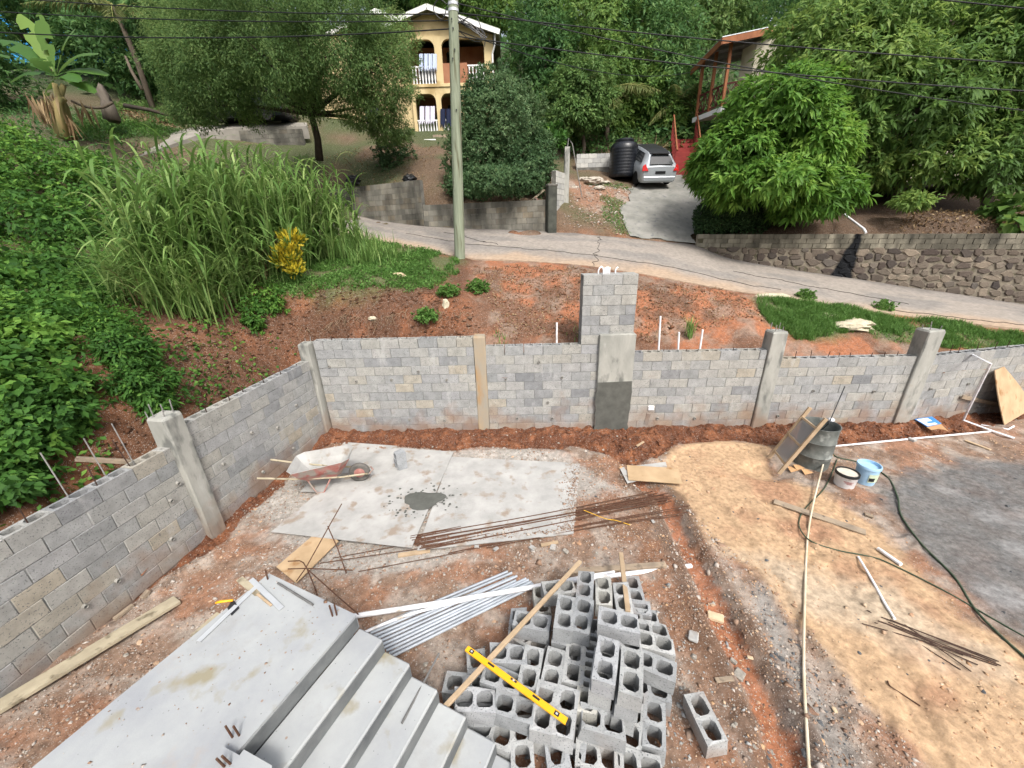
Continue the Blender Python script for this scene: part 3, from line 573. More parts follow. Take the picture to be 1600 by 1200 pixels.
def block_wall(name, label, A, B, courses, z0=0.0, T=BT, hollow_top=True, side=-1, seed=0, skip=None, wmat=None, first=0, base=-0.3, group='bays of the new block wall', L=BL):
    """A->B line of the visible face at ground; side=-1: the wall's body lies to the left of A->B"""
    A = np.array(A, float); B = np.array(B, float); u = (B - A); Ln = np.linalg.norm(u); u /= Ln; nb = np.array([-u[1], u[0]]) * -side
    mid = (A + B) / 2 + nb * T / 2
    t = thing(name, label, 'wall', (mid[0], mid[1], z0), group)
    R = np.stack([np.r_[u, 0], np.r_[nb, 0] if np.cross(u, nb) > 0 else -np.r_[nb, 0], [0, 0, 1]], 1)
    mb = MB(); c0 = A + u * Ln / 2 + nb * T / 2; top = z0 + courses * BH - (BH if hollow_top else 0.01)
    mb.box((c0[0], c0[1], (top + base) / 2), (Ln - 0.004, T - 0.014, top - base), R); mb.build('mortar', mortar_mat, t)
    rs = random.Random(seed)
    for c in range(first, courses):
        x = 0.0; off = (0.0 if c % 2 else L / 2) + rs.uniform(-.02, .02); e = [0.0]
        k = off if off > 0.06 else L
        while k < Ln - 0.06: e.append(k); k += L + rs.uniform(-.006, .006)
        e.append(Ln)
        for a, b in zip(e[:-1], e[1:]):
            ln = b - a - 0.009; lq = max(0.06, round(ln / 0.02) * 0.02 - 0.0) if abs(ln - (L - .009)) > 0.012 else L - 0.009
            lq = min(lq, ln + 0.004)
            if skip and skip((a + b) / 2, c): continue
            key = rs.randrange(4)
            if c == courses - 1 and hollow_top: me = hollow_block(lq, key % 2, T, cells=2 if lq > 0.27 else 1)
            else: me = solid_block(lq, key, T)
            p = A + u * (a + b) / 2 + nb * (T / 2 + rs.uniform(-.003, .003))
            yaw = rs.uniform(-.006, .006); Rl = R @ rotz(yaw)
            o = inst('block', me, (p[0], p[1], z0 + (c + .5) * BH + rs.uniform(-.0025, .0025)), Rl, t)
            if wmat: 
                o.material_slots[0].link = 'OBJECT'; o.material_slots[0].material = wmat
    return t, u, nb
def weep(t, pts, A, B, n):
    n = np.array([n[0], n[1], 0])
    for px, py in pts:
        p = gp(px, py, A, B); mb = MB(); q = p - n * 0.03; d = -n
        a, s, uu = frame(d + np.array([0, 0, -.12])); R = np.stack([s, uu, a], 1)
        mb.lathe([(0.017, 0.0), (0.029, 0.0), (0.029, 0.055), (0.022, 0.055), (0.020, 0.01)], 10, p + n * 0.02, R)
        o = mb.build('drain_pipe', pmat('weep_pvc', '77756f', '9a9892', sc=30, bump=0), t, smooth=40)
def stubs(t, A, B, z, n, h=(0.06, 0.16), seed=0, lean=0.15, T=BT, mat=None, nb=None):
    rs = random.Random(seed); A = np.array(A); B = np.array(B)
    for i in range(n):
        q = A + (B - A) * ((i + .5 + rs.uniform(-.25, .25)) / n) + nb * T / 2; hh = rs.uniform(*h)
        mb = MB(); mb.tube([(q[0], q[1], z - .1), (q[0] + rs.uniform(-lean, lean) * hh, q[1] + rs.uniform(-lean, lean) * hh, z + hh)], 0.007, 6); mb.build('rebar', mat or rebar_mat, t)
def lerp2(A, B, x, x0, x1): return A + (B - A) * ((x - x0) / (x1 - x0))
def fw(x): return lerp2(FW_A, FW_B, x, FW_A[0], FW_B[0])
fdir = (FW_B - FW_A) / np.linalg.norm(FW_B - FW_A); fn = np.array([-fdir[1], fdir[0]])
# front wall, left to right
b1, u, nb = block_wall('block_wall', 'tallest grey block wall bay, between the corner column and the tan-stained column', fw(-4.22), fw(-0.80), 11, seed=1, side=-1)
weep(b1, [(515, 572), (557, 595), (612, 593), (654, 580), (698, 593), (587, 657), (640, 655), (695, 656)], FW_A, FW_B, fn)
stubs(b1, fw(-4.1), fw(-0.9), 11 * BH, 9, seed=2, nb=fn, h=(.03, .08))
b2, u, nb = block_wall('block_wall', 'grey block wall bay between the tan-stained column and the tall block pillar', fw(-0.545), fw(1.86), 10, seed=5)
weep(b2, [(842, 565), (790, 592), (878, 589), (808, 653), (863, 653), (856, 628)], FW_A, FW_B, fn); stubs(b2, fw(-0.5), fw(1.4), 10 * BH, 5, seed=3, nb=fn, h=(.03, .1))
b3, u, nb = block_wall('block_wall', 'grey block wall bay right of the tall pillar with a small white box on it', fw(2.61), fw(5.40), 9, seed=9)
weep(b3, [(1027, 653), (1085, 653)], FW_A, FW_B, fn); stubs(b3, fw(2.8), fw(5.3), 9 * BH, 7, seed=4, nb=fn, h=(.02, .06))
b4, u, nb = block_wall('block_wall', 'grey block wall bay behind the drum, between the two leaning-looking square columns', fw(5.72), fw(8.55), 8, seed=12)
weep(b4, [(1270, 610), (1365, 611), (1215, 649)], FW_A, FW_B, fn); stubs(b4, fw(5.9), fw(8.4), 8 * BH, 8, seed=5, nb=fn)
d5 = (R5_B - R5_A) / np.linalg.norm(R5_B - R5_A); n5 = np.array([-d5[1], d5[0]])
b5, u, nb = block_wall('block_wall', 'grey block wall bay at the right end, behind the leaning plywood sheet', R5_A + d5 * 0.06, R5_B, 8, seed=15)
weep(b5, [(1453, 607), (1512, 599), (1528, 634)], R5_A, R5_B, n5); stubs(b5, R5_A + d5 * .3, R5_B, 8 * BH, 24, h=(.08, .2), seed=6, nb=n5)
# left wall (corner -> pillar -> near), drawn from near to far so that the body lies on the left
ld = (LW_A - LW_B) / np.linalg.norm(LW_A - LW_B); ln_ = np.array([-ld[1], ld[0]])
def lw(y): return lerp2(LW_A, LW_B, y, LW_A[1], LW_B[1])
b6, u, nb = block_wall('block_wall', 'left grey block wall bay between the corner and the left column', lw(4.98), lw(7.86), 9, seed=21)
weep(b6, [(462, 633), (392, 676), (348, 725), (410, 737), (458, 700), (433, 668)], LW_A, LW_B, ln_); stubs(b6, lw(5.3), lw(7.7), 9 * BH, 6, seed=7, nb=ln_, h=(.03, .12))
b7, u, nb = block_wall('block_wall', 'nearest grey block wall bay on the left, running out of the frame below', lw(0.6), lw(4.72), 8, seed=25)
weep(b7, [(277, 755), (266, 782), (267, 842), (182, 907), (131, 947)], LW_A, LW_B, ln_); stubs(b7, lw(2.6), lw(4.6), 8 * BH, 4, h=(.1, .45), seed=8, nb=ln_)
def column(name, label, c, dirv, w, d, h, rebars, mat=cast_mat, seed=0, rb=0.22, z0=-0.2, tilt=(0, 0), rmat=None):
    c = np.array(c, float); t = thing(name, label, 'column', (c[0], c[1], 0), 'cast concrete columns of the block wall')
    a = math.atan2(dirv[1], dirv[0]); R = rotz(a); mb = MB(); rs = np.random.default_rng(seed)
    zs = np.r_[np.linspace(z0, h - .03, 7), h]; V = []
    for i, z in enumerate(zs):
        k = 0.88 if i == len(zs) - 1 else 1.0; b = 0.014
        q = np.array([(-w / 2 + b, -d / 2), (w / 2 - b, -d / 2), (w / 2, -d / 2 + b), (w / 2, d / 2 - b), (w / 2 - b, d / 2), (-w / 2 + b, d / 2), (-w / 2, d / 2 - b), (-w / 2, -d / 2 + b)]) * k
        q = np.c_[q, np.full(8, z)]; q[:, :2] += rs.normal(0, 0.004, (8, 2)) + np.array(tilt) * z; q[:, 2] += rs.normal(0, .008 if i == len(zs) - 1 else 0.0, 8); V.append(q @ R.T + np.r_[c, 0])
    Fc = [(i * 8 + j, i * 8 + (j + 1) % 8, (i + 1) * 8 + (j + 1) % 8, (i + 1) * 8 + j) for i in range(len(zs) - 1) for j in range(8)] + [tuple((len(zs) - 1) * 8 + j for j in range(8))]
    mb.add(np.concatenate(V), Fc); mb.build('shaft', mat, t)
    for sx, sy in ((-1, -1), (1, -1), (1, 1), (-1, 1))[:rebars]:
        q = np.array([sx * w * .26, sy * d * .26, 0]) @ R.T + np.r_[c, h]; q[:2] += np.array(tilt) * h; r1, r2 = rs.normal(0, .015, 2)
        mb = MB(); mb.tube([q - [0, 0, .1], q + [r1, r2, rb * rs.uniform(.6, 1.1)]], 0.008, 6); mb.build('rebar', rmat or MATS['grey_rebar'], t)
    return t
pmat('grey_rebar', '6f6d6a', '8d8b88', sc=20, rough=0.7, bump=0.2)
tan_mat = pmat('stained_concrete', '8b8a83', 'a08d72', sc=2.2, rough=0.9, bump=0.5, bsc=45, spot='9a7f5e', spot_sc=3, spot_amt=0.45, stretch=(1, 1, 0.4))
column('concrete_column', 'narrow concrete corner column where the left and front walls meet', lw(7.99) + ln_ * .07, ld, 0.24, 0.24, 2.20, 2, seed=2, rb=.15)
column('concrete_column', 'tan-stained concrete column flush in the front wall', fw(-0.672) + fn * 0.095, fdir, 0.25, 0.225, 2.26, 0, mat=tan_mat, seed=3)
column('concrete_column', 'square column with four rebar ends, left of the drum', fw(5.56) + fn * 0.10, fdir, 0.31, 0.30, 2.22, 4, seed=4, rb=.14)
column('concrete_column', 'square column with rebar ends, nearest the leaning plywood sheet', fw(8.70) + fn * 0.10, fdir, 0.33, 0.31, 2.18, 4, seed=5, rb=.13)
column('concrete_column', 'concrete column with four rebars in the left wall', lw(4.85) + ln_ * 0.07, ld, 0.27, 0.30, 2.06, 4, seed=6, rb=.2)
# tall pillar
pp = fw(2.05); tp = thing('block_pillar', 'tall block pillar with white pipe ends sticking out of its top', 'pillar', (pp[0], pp[1] + .2, 0))
Rf = np.stack([np.r_[fdir, 0], np.r_[fn, 0], [0, 0, 1]], 1)
rs = random.Random(3); PT = 0.38
rows = [[.39, .80], [.39, .80], [.19, .59], [.37, .77], [.17, .52, .88], [.37, .78], [.20, .62], [.37, .78]]
x0, x1 = 1.47, 2.56
mb = MB(); c = fw((x0 + x1) / 2) + fn * PT / 2; mb.box((c[0], c[1], (9.8 * BH + 17 * BH - .03) / 2), (x1 - x0 - .01, PT - .016, 7.2 * BH - .03), Rf); mb.build('mortar', mortar_mat, tp)
for k in range(7):
    cuts = [0] + rows[k + 1] + [x1 - x0]
    if k == 0: cuts = [0, .385]
    for a, b in zip(cuts[:-1], cuts[1:]):
        q = fw(x0 + (a + b) / 2) + fn * (PT / 2 + rs.uniform(-.004, .004))
        inst('block', solid_block(round(b - a - .012, 2), rs.randrange(4), PT), (q[0], q[1], (10 + k + .5) * BH), Rf @ rotz(rs.uniform(-.008, .008)), tp)
q = fw(2.225) + fn * 0.08
mb = MB(); mb.cbox((q[0], q[1] - .03, 1.04), (0.75, 0.28, 2.44), Rf, b=.012); mb.build('render_panel', cast_mat, tp)
mb = MB(); V = []; zs = np.linspace(-.2, 1.22, 12)                                    # freshly rendered darker lower half, ragged edges
for z in zs:
    j = rs.uniform(-.02, .02); j2 = rs.uniform(-.02, .02)
    for xx, yy in ((1.845 + j, -.085), (2.60 + j2, -.085), (2.60 + j2, -.05), (1.845 + j, -.05)): pq = fw(xx) + fn * (yy + 0.0); V.append((pq[0], pq[1] - .012, z + (rs.uniform(-.02, .02) if z > 1.2 else 0)))
mb.add(V, [(i * 4 + j, i * 4 + (j + 1) % 4, (i + 1) * 4 + (j + 1) % 4, (i + 1) * 4 + j) for i in range(11) for j in range(4)] + [(44, 45, 46, 47)]); mb.build('wet_render', wet_mat, tp)
ztop = 17 * BH
for xx, dxs, hh in ((1.80, .05, .13), (1.90, -.06, .14), (1.93, 0, .12), (1.96, 0.01, .13), (1.99, 0, .13), (2.02, 0, .12), (2.14, .05, .12)):
    p = fw(xx) + fn * .2; mb = MB(); mb.tube([(p[0], p[1], ztop - .1), (p[0], p[1], ztop + hh * .5), (p[0] + dxs * .4, p[1], ztop + hh * .85), (p[0] + dxs, p[1], ztop + hh)], 0.016, 8); mb.build('conduit', pvc_mat, tp, smooth=True)
# stair
stair_mat = pmat('stair_concrete', '8d9094', 'a5a8a8', sc=1.3, rough=0.75, bump=0.2, bsc=50, spot='88826f', spot_sc=3, spot_amt=0.36, c3='9a9d9e', spec=0.3)
smear(stair_mat, (.27, .265, .25), .45, 1.6, .56); smear(stair_mat, (.34, .27, .21), .35, 2.3, .60); pits(stair_mat); pits(stair_mat, 9, .06, (.26, .15, .09), .7, .6)
riser_mat = pmat('damp_shaded_riser', '55585a', '727575', sc=4, rough=0.7, bump=0.3, bsc=40, spec=0.3)  # darker than the treads: damp concrete, with the risers' shade also put into the colour
riser_a = math.radians(-24.5); e = np.array([math.cos(riser_a), math.sin(riser_a)]); wd = np.array([-e[1], e[0]])
C0 = np.array([-1.46, 2.44]); L0 = C0 - e * 1.17; ZL, RS, TD = 1.16, 0.165, 0.272
st = thing('concrete_stair', 'pale concrete landing and flight of steps in the foreground', 'stair', (C0[0], C0[1], 0))
mb = MB(); N1 = 3.4
mb.slab([C0 + wd * 0.0, L0 + wd * 0.0, L0 - wd * N1, C0 - wd * N1], ZL - 0.16, ZL); mb.slab([C0 - e * .05 - wd * .04, L0 + e * .12 - wd * .04, L0 + e * .12 - wd * N1, C0 - e * .05 - wd * N1], -.1, ZL - .15)
mb.build('landing', stair_mat, st)
RE = np.stack([np.r_[e, 0], np.r_[wd, 0], [0, 0, 1]], 1)
for k in range(1, 8):
    a = C0 + e * TD * (k - 1) - (e * .012 if k > 1 else 0); b = C0 + e * TD * k; zt = ZL - k * RS; jj = rng.normal(0, .008)
    if zt < 0.02: break
    c = (a + b) / 2 + wd * jj - wd * 1.6; mb = MB(); mb.cbox((c[0], c[1], (zt - .1) / 2), (np.linalg.norm(b - a), 3.2, zt + .1), RE, b=.012); mb.build('step', stair_mat, st)
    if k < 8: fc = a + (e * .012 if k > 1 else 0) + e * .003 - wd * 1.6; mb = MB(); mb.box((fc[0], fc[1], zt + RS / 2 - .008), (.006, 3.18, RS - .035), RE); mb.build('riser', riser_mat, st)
for px, py, dx_, dy_ in ((418, 905, -8, -22), (520, 1078 - 115, -5, -16), (526, 961, -5, -14), (364, 1152, -10, -26), (374, 1148, -10, -24)):
    p = gz(px, py, ZL); q = gz(px + dx_, py + dy_, ZL + .02); q = np.array([p[0] + rng.normal(0, .012), p[1] + rng.normal(0, .012), ZL + .13])
    mb = MB(); mb.tube([p - [0, 0, .05], q], 0.0075, 6); mb.build('rebar', rust_mat, st)
# kerb piece of the next flight at the frame's foot
kb = [gz(*p, ZL + .06)[:2] for p in ((347, 1165), (374, 1180), (381, 1171), (425, 1196), (425, 1330), (280, 1330))]
mb = MB(); mb.slab(kb, ZL - .6, ZL + .06); mb.build('upper_landing', stair_mat, st)
for px, py in ((352, 1196), (362, 1192)):
    p = gz(px, py, ZL + .06); mb = MB(); mb.tube([p - [0, 0, .05], p + [rng.normal(0, .01), rng.normal(0, .01), .12]], 0.0075, 6); mb.build('rebar', rust_mat, st)
# ================================================================== THINGS IN THE YARD
wood_mat = pmat('raw_wood', '9a866c', 'b39d82', sc=6, rough=0.8, bump=0.3, bsc=60, stretch=(1, 1, 1), coords='pos', rand=0.08)
old_wood = pmat('weathered_wood', '7a6e60', '9b8b77', sc=5, rough=0.9, bump=0.4, bsc=50, rand=0.08, spot='5c5248', spot_sc=9, spot_amt=0.36)
dirty_wood = pmat('dirty_plank', '8f8672', 'ada38c', sc=5, rough=0.9, bump=0.4, bsc=50, spot='6f6654', spot_sc=8, spot_amt=0.38)
ply_mat = pmat('cement_splashed_plywood', '92928f', 'acaba8', sc=2.6, rough=0.9, bump=0.4, bsc=35, spot='8d8175', spot_sc=4.5, spot_amt=0.38, c3='a09f9c', spec=0.2)
ply_raw = pmat('raw_plywood', 'a08869', 'b89f7f', sc=3, rough=0.8, bump=0.25, bsc=40, spot='8f6c48', spot_sc=4, spot_amt=0.37)
grey_pvc = pmat('grey_conduit', '8d949c', 'a5acb4', sc=4, rough=0.4, bump=0, spec=0.5, rand=0.1)
steel_mat = pmat('grey_steel', '6d6c6a', '868583', sc=12, rough=0.55, bump=0.1, metal=0.5)
alu_mat = pmat('aluminium', 'b9bcbf', 'c9ccce', sc=5, rough=0.45, bump=0, metal=0.4)
yellow_mat = pmat('yellow_level', 'e0a012', 'e8ab20', sc=4, rough=0.4, bump=0, spec=0.5)
black_pl = pmat('black_plastic', '17181a', '222326', sc=5, rough=0.45, bump=0, spec=0.5)
hose_mat = pmat('green_hose', '2c3a2c', '45523f', sc=20, rough=0.6, bump=0)
red_mat = pmat('faded_red_paint', '8e4f48', 'a7887f', sc=5, rough=0.8, bump=0.3, bsc=60, spot='8b837b', spot_sc=6, spot_amt=0.45)
# ---- heap of hollow blocks
ZB = [((900,575),(885,690),4,'nearer-left of the two blocks crowning the heap'), ((1025,635),(1020,755),4,'right of the two blocks crowning the heap'), ((910,415),(1005,435),4,'crosswise block at the back of the heap\'s crown'), ((920,520),(1020,545),3,'crosswise block tucked behind the two crowning blocks'),
 ((600,262),(690,252),2,'crosswise block at the back left, under the long batten'), ((680,345),(670,430),3,'pale block standing lengthwise at the heap\'s back left'), ((775,360),(762,440),3,'lengthwise block right beside the pale one at the back'), ((780,275),(785,205),2,'hindmost lengthwise block left of the short batten'),
 ((875,243),(880,305),2,'lengthwise block at the back, left of the short batten'), ((968,262),(985,350),2,'block that carries the short upright batten'), ((1045,300),(1030,240),1,'low block at the back right corner of the heap'), ((990,350),(1072,362),1,'low crosswise block beside the short batten\'s foot'), ((1030,400),(1115,412),1,'low crosswise block right of the crown, upper one'), ((1080,470),(1165,482),1,'low crosswise block right of the crown, lower one'),
 ((1100,530),(1182,550),2,'crosswise block sticking out on the right, upper one'), ((1105,640),(1180,672),2,'crosswise block sticking out on the right, lower one'), ((1155,790),(1075,770),1,'block under the lower right outrigger'), ((1142,910),(1142,1030),1,'lengthwise block at the heap\'s front right corner'),
 ((812,935),(932,970),2,'crosswise block below the crown at the front'), ((1030,925),(1022,1015),1,'lengthwise block between the front crosswise block and the right corner'), ((730,600),(720,700),2,'middle block left of the crown'), ((625,630),(605,735),2,'dark block in the heap\'s middle, left of centre'),
 ((505,635),(490,715),2,'block just right of where the level crosses the long batten'), ((345,600),(415,605),2,'crosswise block right under the long batten'), ((300,715),(390,745),2,'crosswise block under the upper part of the yellow level'), ((215,645),(222,725),1,'leftmost low block under the level\'s upper end'),
 ((545,440),(465,425),2,'crosswise block right of the long batten near its middle'), ((460,510),(535,553),1,'low block below the batten\'s middle'), ((155,840),(255,842),2,'left crosswise block beside the stair'), ((370,865),(457,892),2,'second crosswise block from the stair'), ((190,765),(110,755),1,'low block by the batten\'s lower end'),
 ((577,820),(560,930),2,'pale-faced block left of the level\'s lower end'), ((690,840),(668,975),2,'block under the level\'s lower end'), ((785,835),(760,930),1,'low block right of the level\'s lower end'), ((345,1030),(250,990),1,'lowest block in the gap beside the steps'), ((447,1020),(452,1110),1,'lowest block in front of the second crosswise block'),
 ((812,590),(804,690),2,'block wedged between the heap\'s middle and its crown'), ((800,745),(792,840),2,'block just below the crown\'s left side'), ((822,470),(815,540),2,'block wedged behind the crown\'s left side'), ((735,1040),(722,1130),1,'lowest block between the level\'s end and the front crosswise block'), ((640,1150),(655,1240),1,'lowest block at the frame\'s foot below the level'), ((800,1125),(910,1150),1,'lowest crosswise block at the heap\'s foot'), ((1010,1170),(1115,1195),1,'lowest block at the foot by the right corner'), ((560,350),(550,290),1,'low block at the back left under the batten'), ((430,410),(425,480),1,'low block at the heap\'s left edge by the batten')]
placed = []
def hp(z, zz): return gz(680 + .3 * z[0], 840 + .3 * z[1], zz)
LH = 0.193
for h1, h2, ly, lab in ZB:
    zt = ly * LH + 0.03; p = hp(h1, zt); q = hp(h2, zt); c = (p + q) / 2; placed.append((c[0], c[1], ly, math.atan2(q[1] - p[1], q[0] - p[0]), 'hollow block: ' + lab))
nvis = len(placed)
for x, y, ly, a, lab in list(placed):
    for l in range(ly - 1, 0, -1):
        if not any(k == l and math.hypot(x - xx, y - yy) < 0.21 for xx, yy, k, aa, _ in placed): placed.append((x + random.uniform(-.03, .03), y + random.uniform(-.03, .03), l, a + random.uniform(-.08, .08), 'hollow block supporting the heap from below, mostly hidden'))
for i, (x, y, ly, a, lab) in enumerate(placed):
    tl = Matrix.Rotation(random.gauss(0, .012), 3, 'X') @ Matrix.Rotation(random.gauss(0, .012), 3, 'Y'); R = rotz(a) @ np.array(tl)
    inst('hollow_block', hollow_block(0.395, i % 5, 0.192, 0.188, heap_mat), (x, y, ly * LH - .094 + .03), R, label=lab.replace('hollow block: ', 'grey hollow block, '), cat='block', group='hollow blocks heaped by the stair')
p = gz(680 + .3 * 1410, 840 + .3 * 940, .2); q1 = gz(680 + .3 * 1385, 840 + .3 * 890, .2); q2 = gz(680 + .3 * 1435, 840 + .3 * 990, .2)
inst('hollow_block', hollow_block(0.395, 2, 0.192, 0.188, heap_mat), (p[0], p[1], yz(p[0], p[1]) + .1), rotz(math.atan2((q2 - q1)[1], (q2 - q1)[0])) @ np.array(Matrix.Rotation(.05, 3, 'X')), label='single grey hollow block lying alone right of the heap', cat='block')
# block standing on end on the plywood
p = gz(628, 733, .03); Rb = np.stack([[0, 0, 1.0], np.r_[math.cos(1.0), math.sin(1.0), 0] * np.array([-1, 1, 1]), [0, 0, 0]], 1); Rb[:, 2] = np.cross(Rb[:, 0], Rb[:, 1])
inst('hollow_block', hollow_block(0.395, 3, 0.192, 0.188, heap_mat), (p[0], p[1], .235), Rb, label='hollow block standing on its end on the plywood by the wheelbarrow', cat='block')
# ---- battens, level
def bar_thing(name, label, cat, p0, p1, w, h, mat, group=None, ref=(0, 0, 1), bev=True):
    mb = MB(); p0 = np.array(p0, float); p1 = np.array(p1, float); a, s, u_ = frame(p1 - p0, ref)
    mb.cbox((p0 + p1) / 2, (np.linalg.norm(p1 - p0), w, h), np.stack([a, s, u_], 1), b=min(.004, h * .2)); return mb.build(name, mat, label=label, cat=cat, group=group)
bar_thing('batten', 'long pale wooden batten slanting across the heap of blocks to the steps', 'batten', gz(907, 877, .47), gz(694, 1106, .455), .048, .03, wood_mat)
bar_thing('batten', 'short wooden batten pointing away from the top of the block heap', 'batten', gz(970, 864, .33), gz(981, 955, .44), .055, .03, wood_mat)
a = onyard(890, 893, .03); b = onyard(1040, 882, .03); bar_thing('plank', 'grey wooden plank behind the block heap beside a white pipe', 'plank', a, b, .08, .04, old_wood)
p0, p1 = gz(729, 1013, .51), gz(886, 1128, .46)
lv = thing('spirit_level', 'yellow spirit level lying across the heap of blocks', 'level', p0); ax, s, u_ = frame(p1 - p0); Rl = np.stack([ax, s, u_], 1); Ll = np.linalg.norm(p1 - p0)
mb = MB(); mb.cbox((p0 + p1) / 2, (Ll, .055, .022), Rl, b=.003); mb.build('body', yellow_mat, lv)
for t in (.06, .5, .91):
    mb = MB(); c = p0 + ax * Ll * t; mb.cbox(c + s * (.012 if t == .5 else 0), (.05 if t != .5 else .07, .04 if t != .5 else .022, .026), Rl, b=.004); v = mb.build('vial', black_pl, lv)
    mb = MB(); mb.cbox(c + s * (.012 if t == .5 else 0) + u_ * .014, (.02, .016, .004), Rl, b=.001); mb.build('glass', alu_mat, v)
for t in (.27, .72):
    mb = MB(); mb.cbox(p0 + ax * Ll * t + s * .006, (.075, .022, .0235), Rl, b=.002); mb.build('grip_slot', black_pl, lv)
mb = MB(); mb.cbox(p1 + ax * .004, (.018, .056, .024), Rl, b=.003); mb.build('end_cap', black_pl, lv)
# ---- pipes
def pipe(name, label, cat, pts, r, mat, group=None, n=10, smooth=True):
    mb = MB(); mb.tube(pts, r, n); return mb.build(name, mat, smooth=50, label=label, cat=cat, group=group)
def curve(pts, k=6):
    pts = np.array(pts, float); out = []
    for i in range(len(pts) - 1):
        a = pts[max(i - 1, 0)]; b = pts[i]; c = pts[i + 1]; d = pts[min(i + 2, len(pts) - 1)]
        for j in range(k):
            t = j / k; out.append(0.5 * ((2 * b) + (-a + c) * t + (2 * a - 5 * b + 4 * c - d) * t * t + (-a + 3 * b - 3 * c + d) * t ** 3))
    out.append(pts[-1]); return np.array(out)
ends0 = np.stack([np.linspace(575, 612, 10), np.linspace(985, 1026, 10)], 1); ends1 = np.array([(793, 893), (800, 895), (803, 901), (808, 900), (806, 907), (822, 904), (826, 906), (830, 909), (833, 912), (836, 915)])
for i in range(10):
    a = onyard(*ends0[i], .03); b = onyard(*ends1[i], .03); m_ = (a + b) / 2 + [0, 0, .01 * random.random()]
    pipe('conduit_pipe', 'grey conduit pipe in the bundle beside the stair, ' + ['at its far edge', 'second from its far edge', 'third from its far edge', 'fourth from its far edge', 'fifth from its far edge', 'fifth from its near edge', 'fourth from its near edge', 'third from its near edge', 'second from its near edge', 'at its near edge'][i], 'pipe', [a, m_, b], .0165, grey_pvc, 'grey conduit pipes bundled beside the stair')
pipe('pvc_pipe', 'long thick white pipe lying across the grey conduits and behind the block heap', 'pipe', [onyard(552, 963, .10), onyard(700, 940, .11), onyard(835, 917, .08), onyard(905, 906, .06), onyard(1080, 884, .04)], .03, pvc_mat)
pipe('pvc_pipe', 'thin white pipe curving over the grey conduits next to the thick one', 'pipe', curve([onyard(570, 988, .03), onyard(640, 960, .08), onyard(740, 935, .09), onyard(850, 912, .06), onyard(960, 893, .03)]), .017, pvc_mat)
# rebar bundle
rs = random.Random(5)
for i in range(20):
    t = i / 19; a = onyard(640 + 22 * t + rs.uniform(-6, 6), 838 + 20 * t, .035 + rs.uniform(0, .03)); b = onyard(1050 - 40 * rs.random(), 768 + 16 * t + rs.uniform(-4, 4), .04 + rs.uniform(0, .03)); mdp = (a + b) / 2 + [0, rs.uniform(-.05, .05), -.005]
    pipe('rebar', 'rusty steel bar in the long bundle across the plywood', 'rebar', curve([a, mdp, b], 5), .010, MATS['rusty_steel'], 'steel bars bundled across the plywood', 6)
for i in range(4):
    a = onyard(700 + 30 * i, 866 - i * 6 + rs.uniform(-2, 2), .03); b = onyard(1070 + rs.uniform(-15, 12), 790 + 5 * i, .04)
    pipe('rebar', 'rusty steel bar lying apart below the long bundle, ' + ['farthest left', 'second from left', 'third from left', 'farthest right'][i], 'rebar', curve([a, (a + b) / 2 + [0, .04, 0], b], 5), .0075, MATS['rusty_steel'], 'steel bars apart from the bundle', 6)
for (x0_, y0_, x1_, y1_) in ((500, 880, 690, 852), (520, 872, 660, 846), (560, 893, 725, 862)):
    pipe('rebar', 'thin steel bar lying in the gravel below the plywood', 'rebar', [onyard(x0_, y0_, .015), onyard(x1_, y1_, .02)], .006, MATS['rusty_steel'], 'steel bars in the gravel', 6)
pipe('rope', 'short yellow string lying across the steel bars', 'rope', curve([onyard(912, 797, .09), onyard(945, 810, .07), onyard(962, 813, .05), onyard(984, 820, .03)]), .005, pmat('yellow_string', 'c79a2c', 'd8ab3c', bump=0), n=6)
# bent rebar frame
fr = thing('bent_stirrup', 'bent rusty stirrup frame standing on the board beyond the landing', 'rebar frame', gz(478, 890, 0))
for pts in ([gz(534, 787, .75), gz(516, 819, .58), gz(478, 887, .34), gz(463, 908, .2)], [gz(512, 822, .6), gz(528, 858, .3), gz(541, 896, .03)], [gz(450, 889, .33), gz(478, 888, .34), gz(551, 891, .3)],
            [gz(450, 877, .36), gz(468, 876, .38), gz(474, 879, .37), gz(480, 889, .35), gz(520, 925, .3), gz(560, 960, .25)], [gz(478, 885, .34), gz(488, 908, .15), gz(496, 930, .02)]):
    mb = MB(); mb.tube(pts, .0075, 6); mb.build('bar', MATS['rusty_steel'], fr)
# ---- plywood on the ground
def ply(name, label, px, z, mat, t=.014, cat='plywood', z_list=None):
    q = [gz(x, y, (z_list[i] if z_list else z)) for i, (x, y) in enumerate(px)]; mb = MB(); mb.sheet(q, t); return mb.build(name, mat, label=label, cat=cat, group='plywood laid on the ground')
ply('plywood_sheet', 'cement-splashed plywood sheet at the far left under the wheelbarrow', [(538, 691), (621, 697), (565, 770), (470, 768)], .045, ply_mat)
ply('plywood_sheet', 'large cement-splashed plywood sheet with the wet mortar stain', [(610, 699), (709, 706), (643, 856), (424, 831), (520, 752)], .064, ply_mat)
ply('plywood_sheet', 'large cement-splashed plywood sheet under the steel bars', [(703, 714), (906, 724), (896, 834), (652, 860)], .046, ply_mat)
ply('plywood_board', 'narrow tan plywood board beside the landing under the bent frame', [(501, 827), (529, 846), (463, 911), (432, 886)], .05, ply_raw, cat='board')
ply('plywood_board', 'tan plywood offcut lying over the head of the muddy channel, on top', [(979, 727), (1060, 732), (1066, 756), (982, 750)], .075, ply_raw, cat='board')
ply('plywood_board', 'paler plywood offcut half under the tan one by the channel', [(968, 731), (1040, 722), (1045, 740), (980, 755)], .05, ply_mat, cat='board')
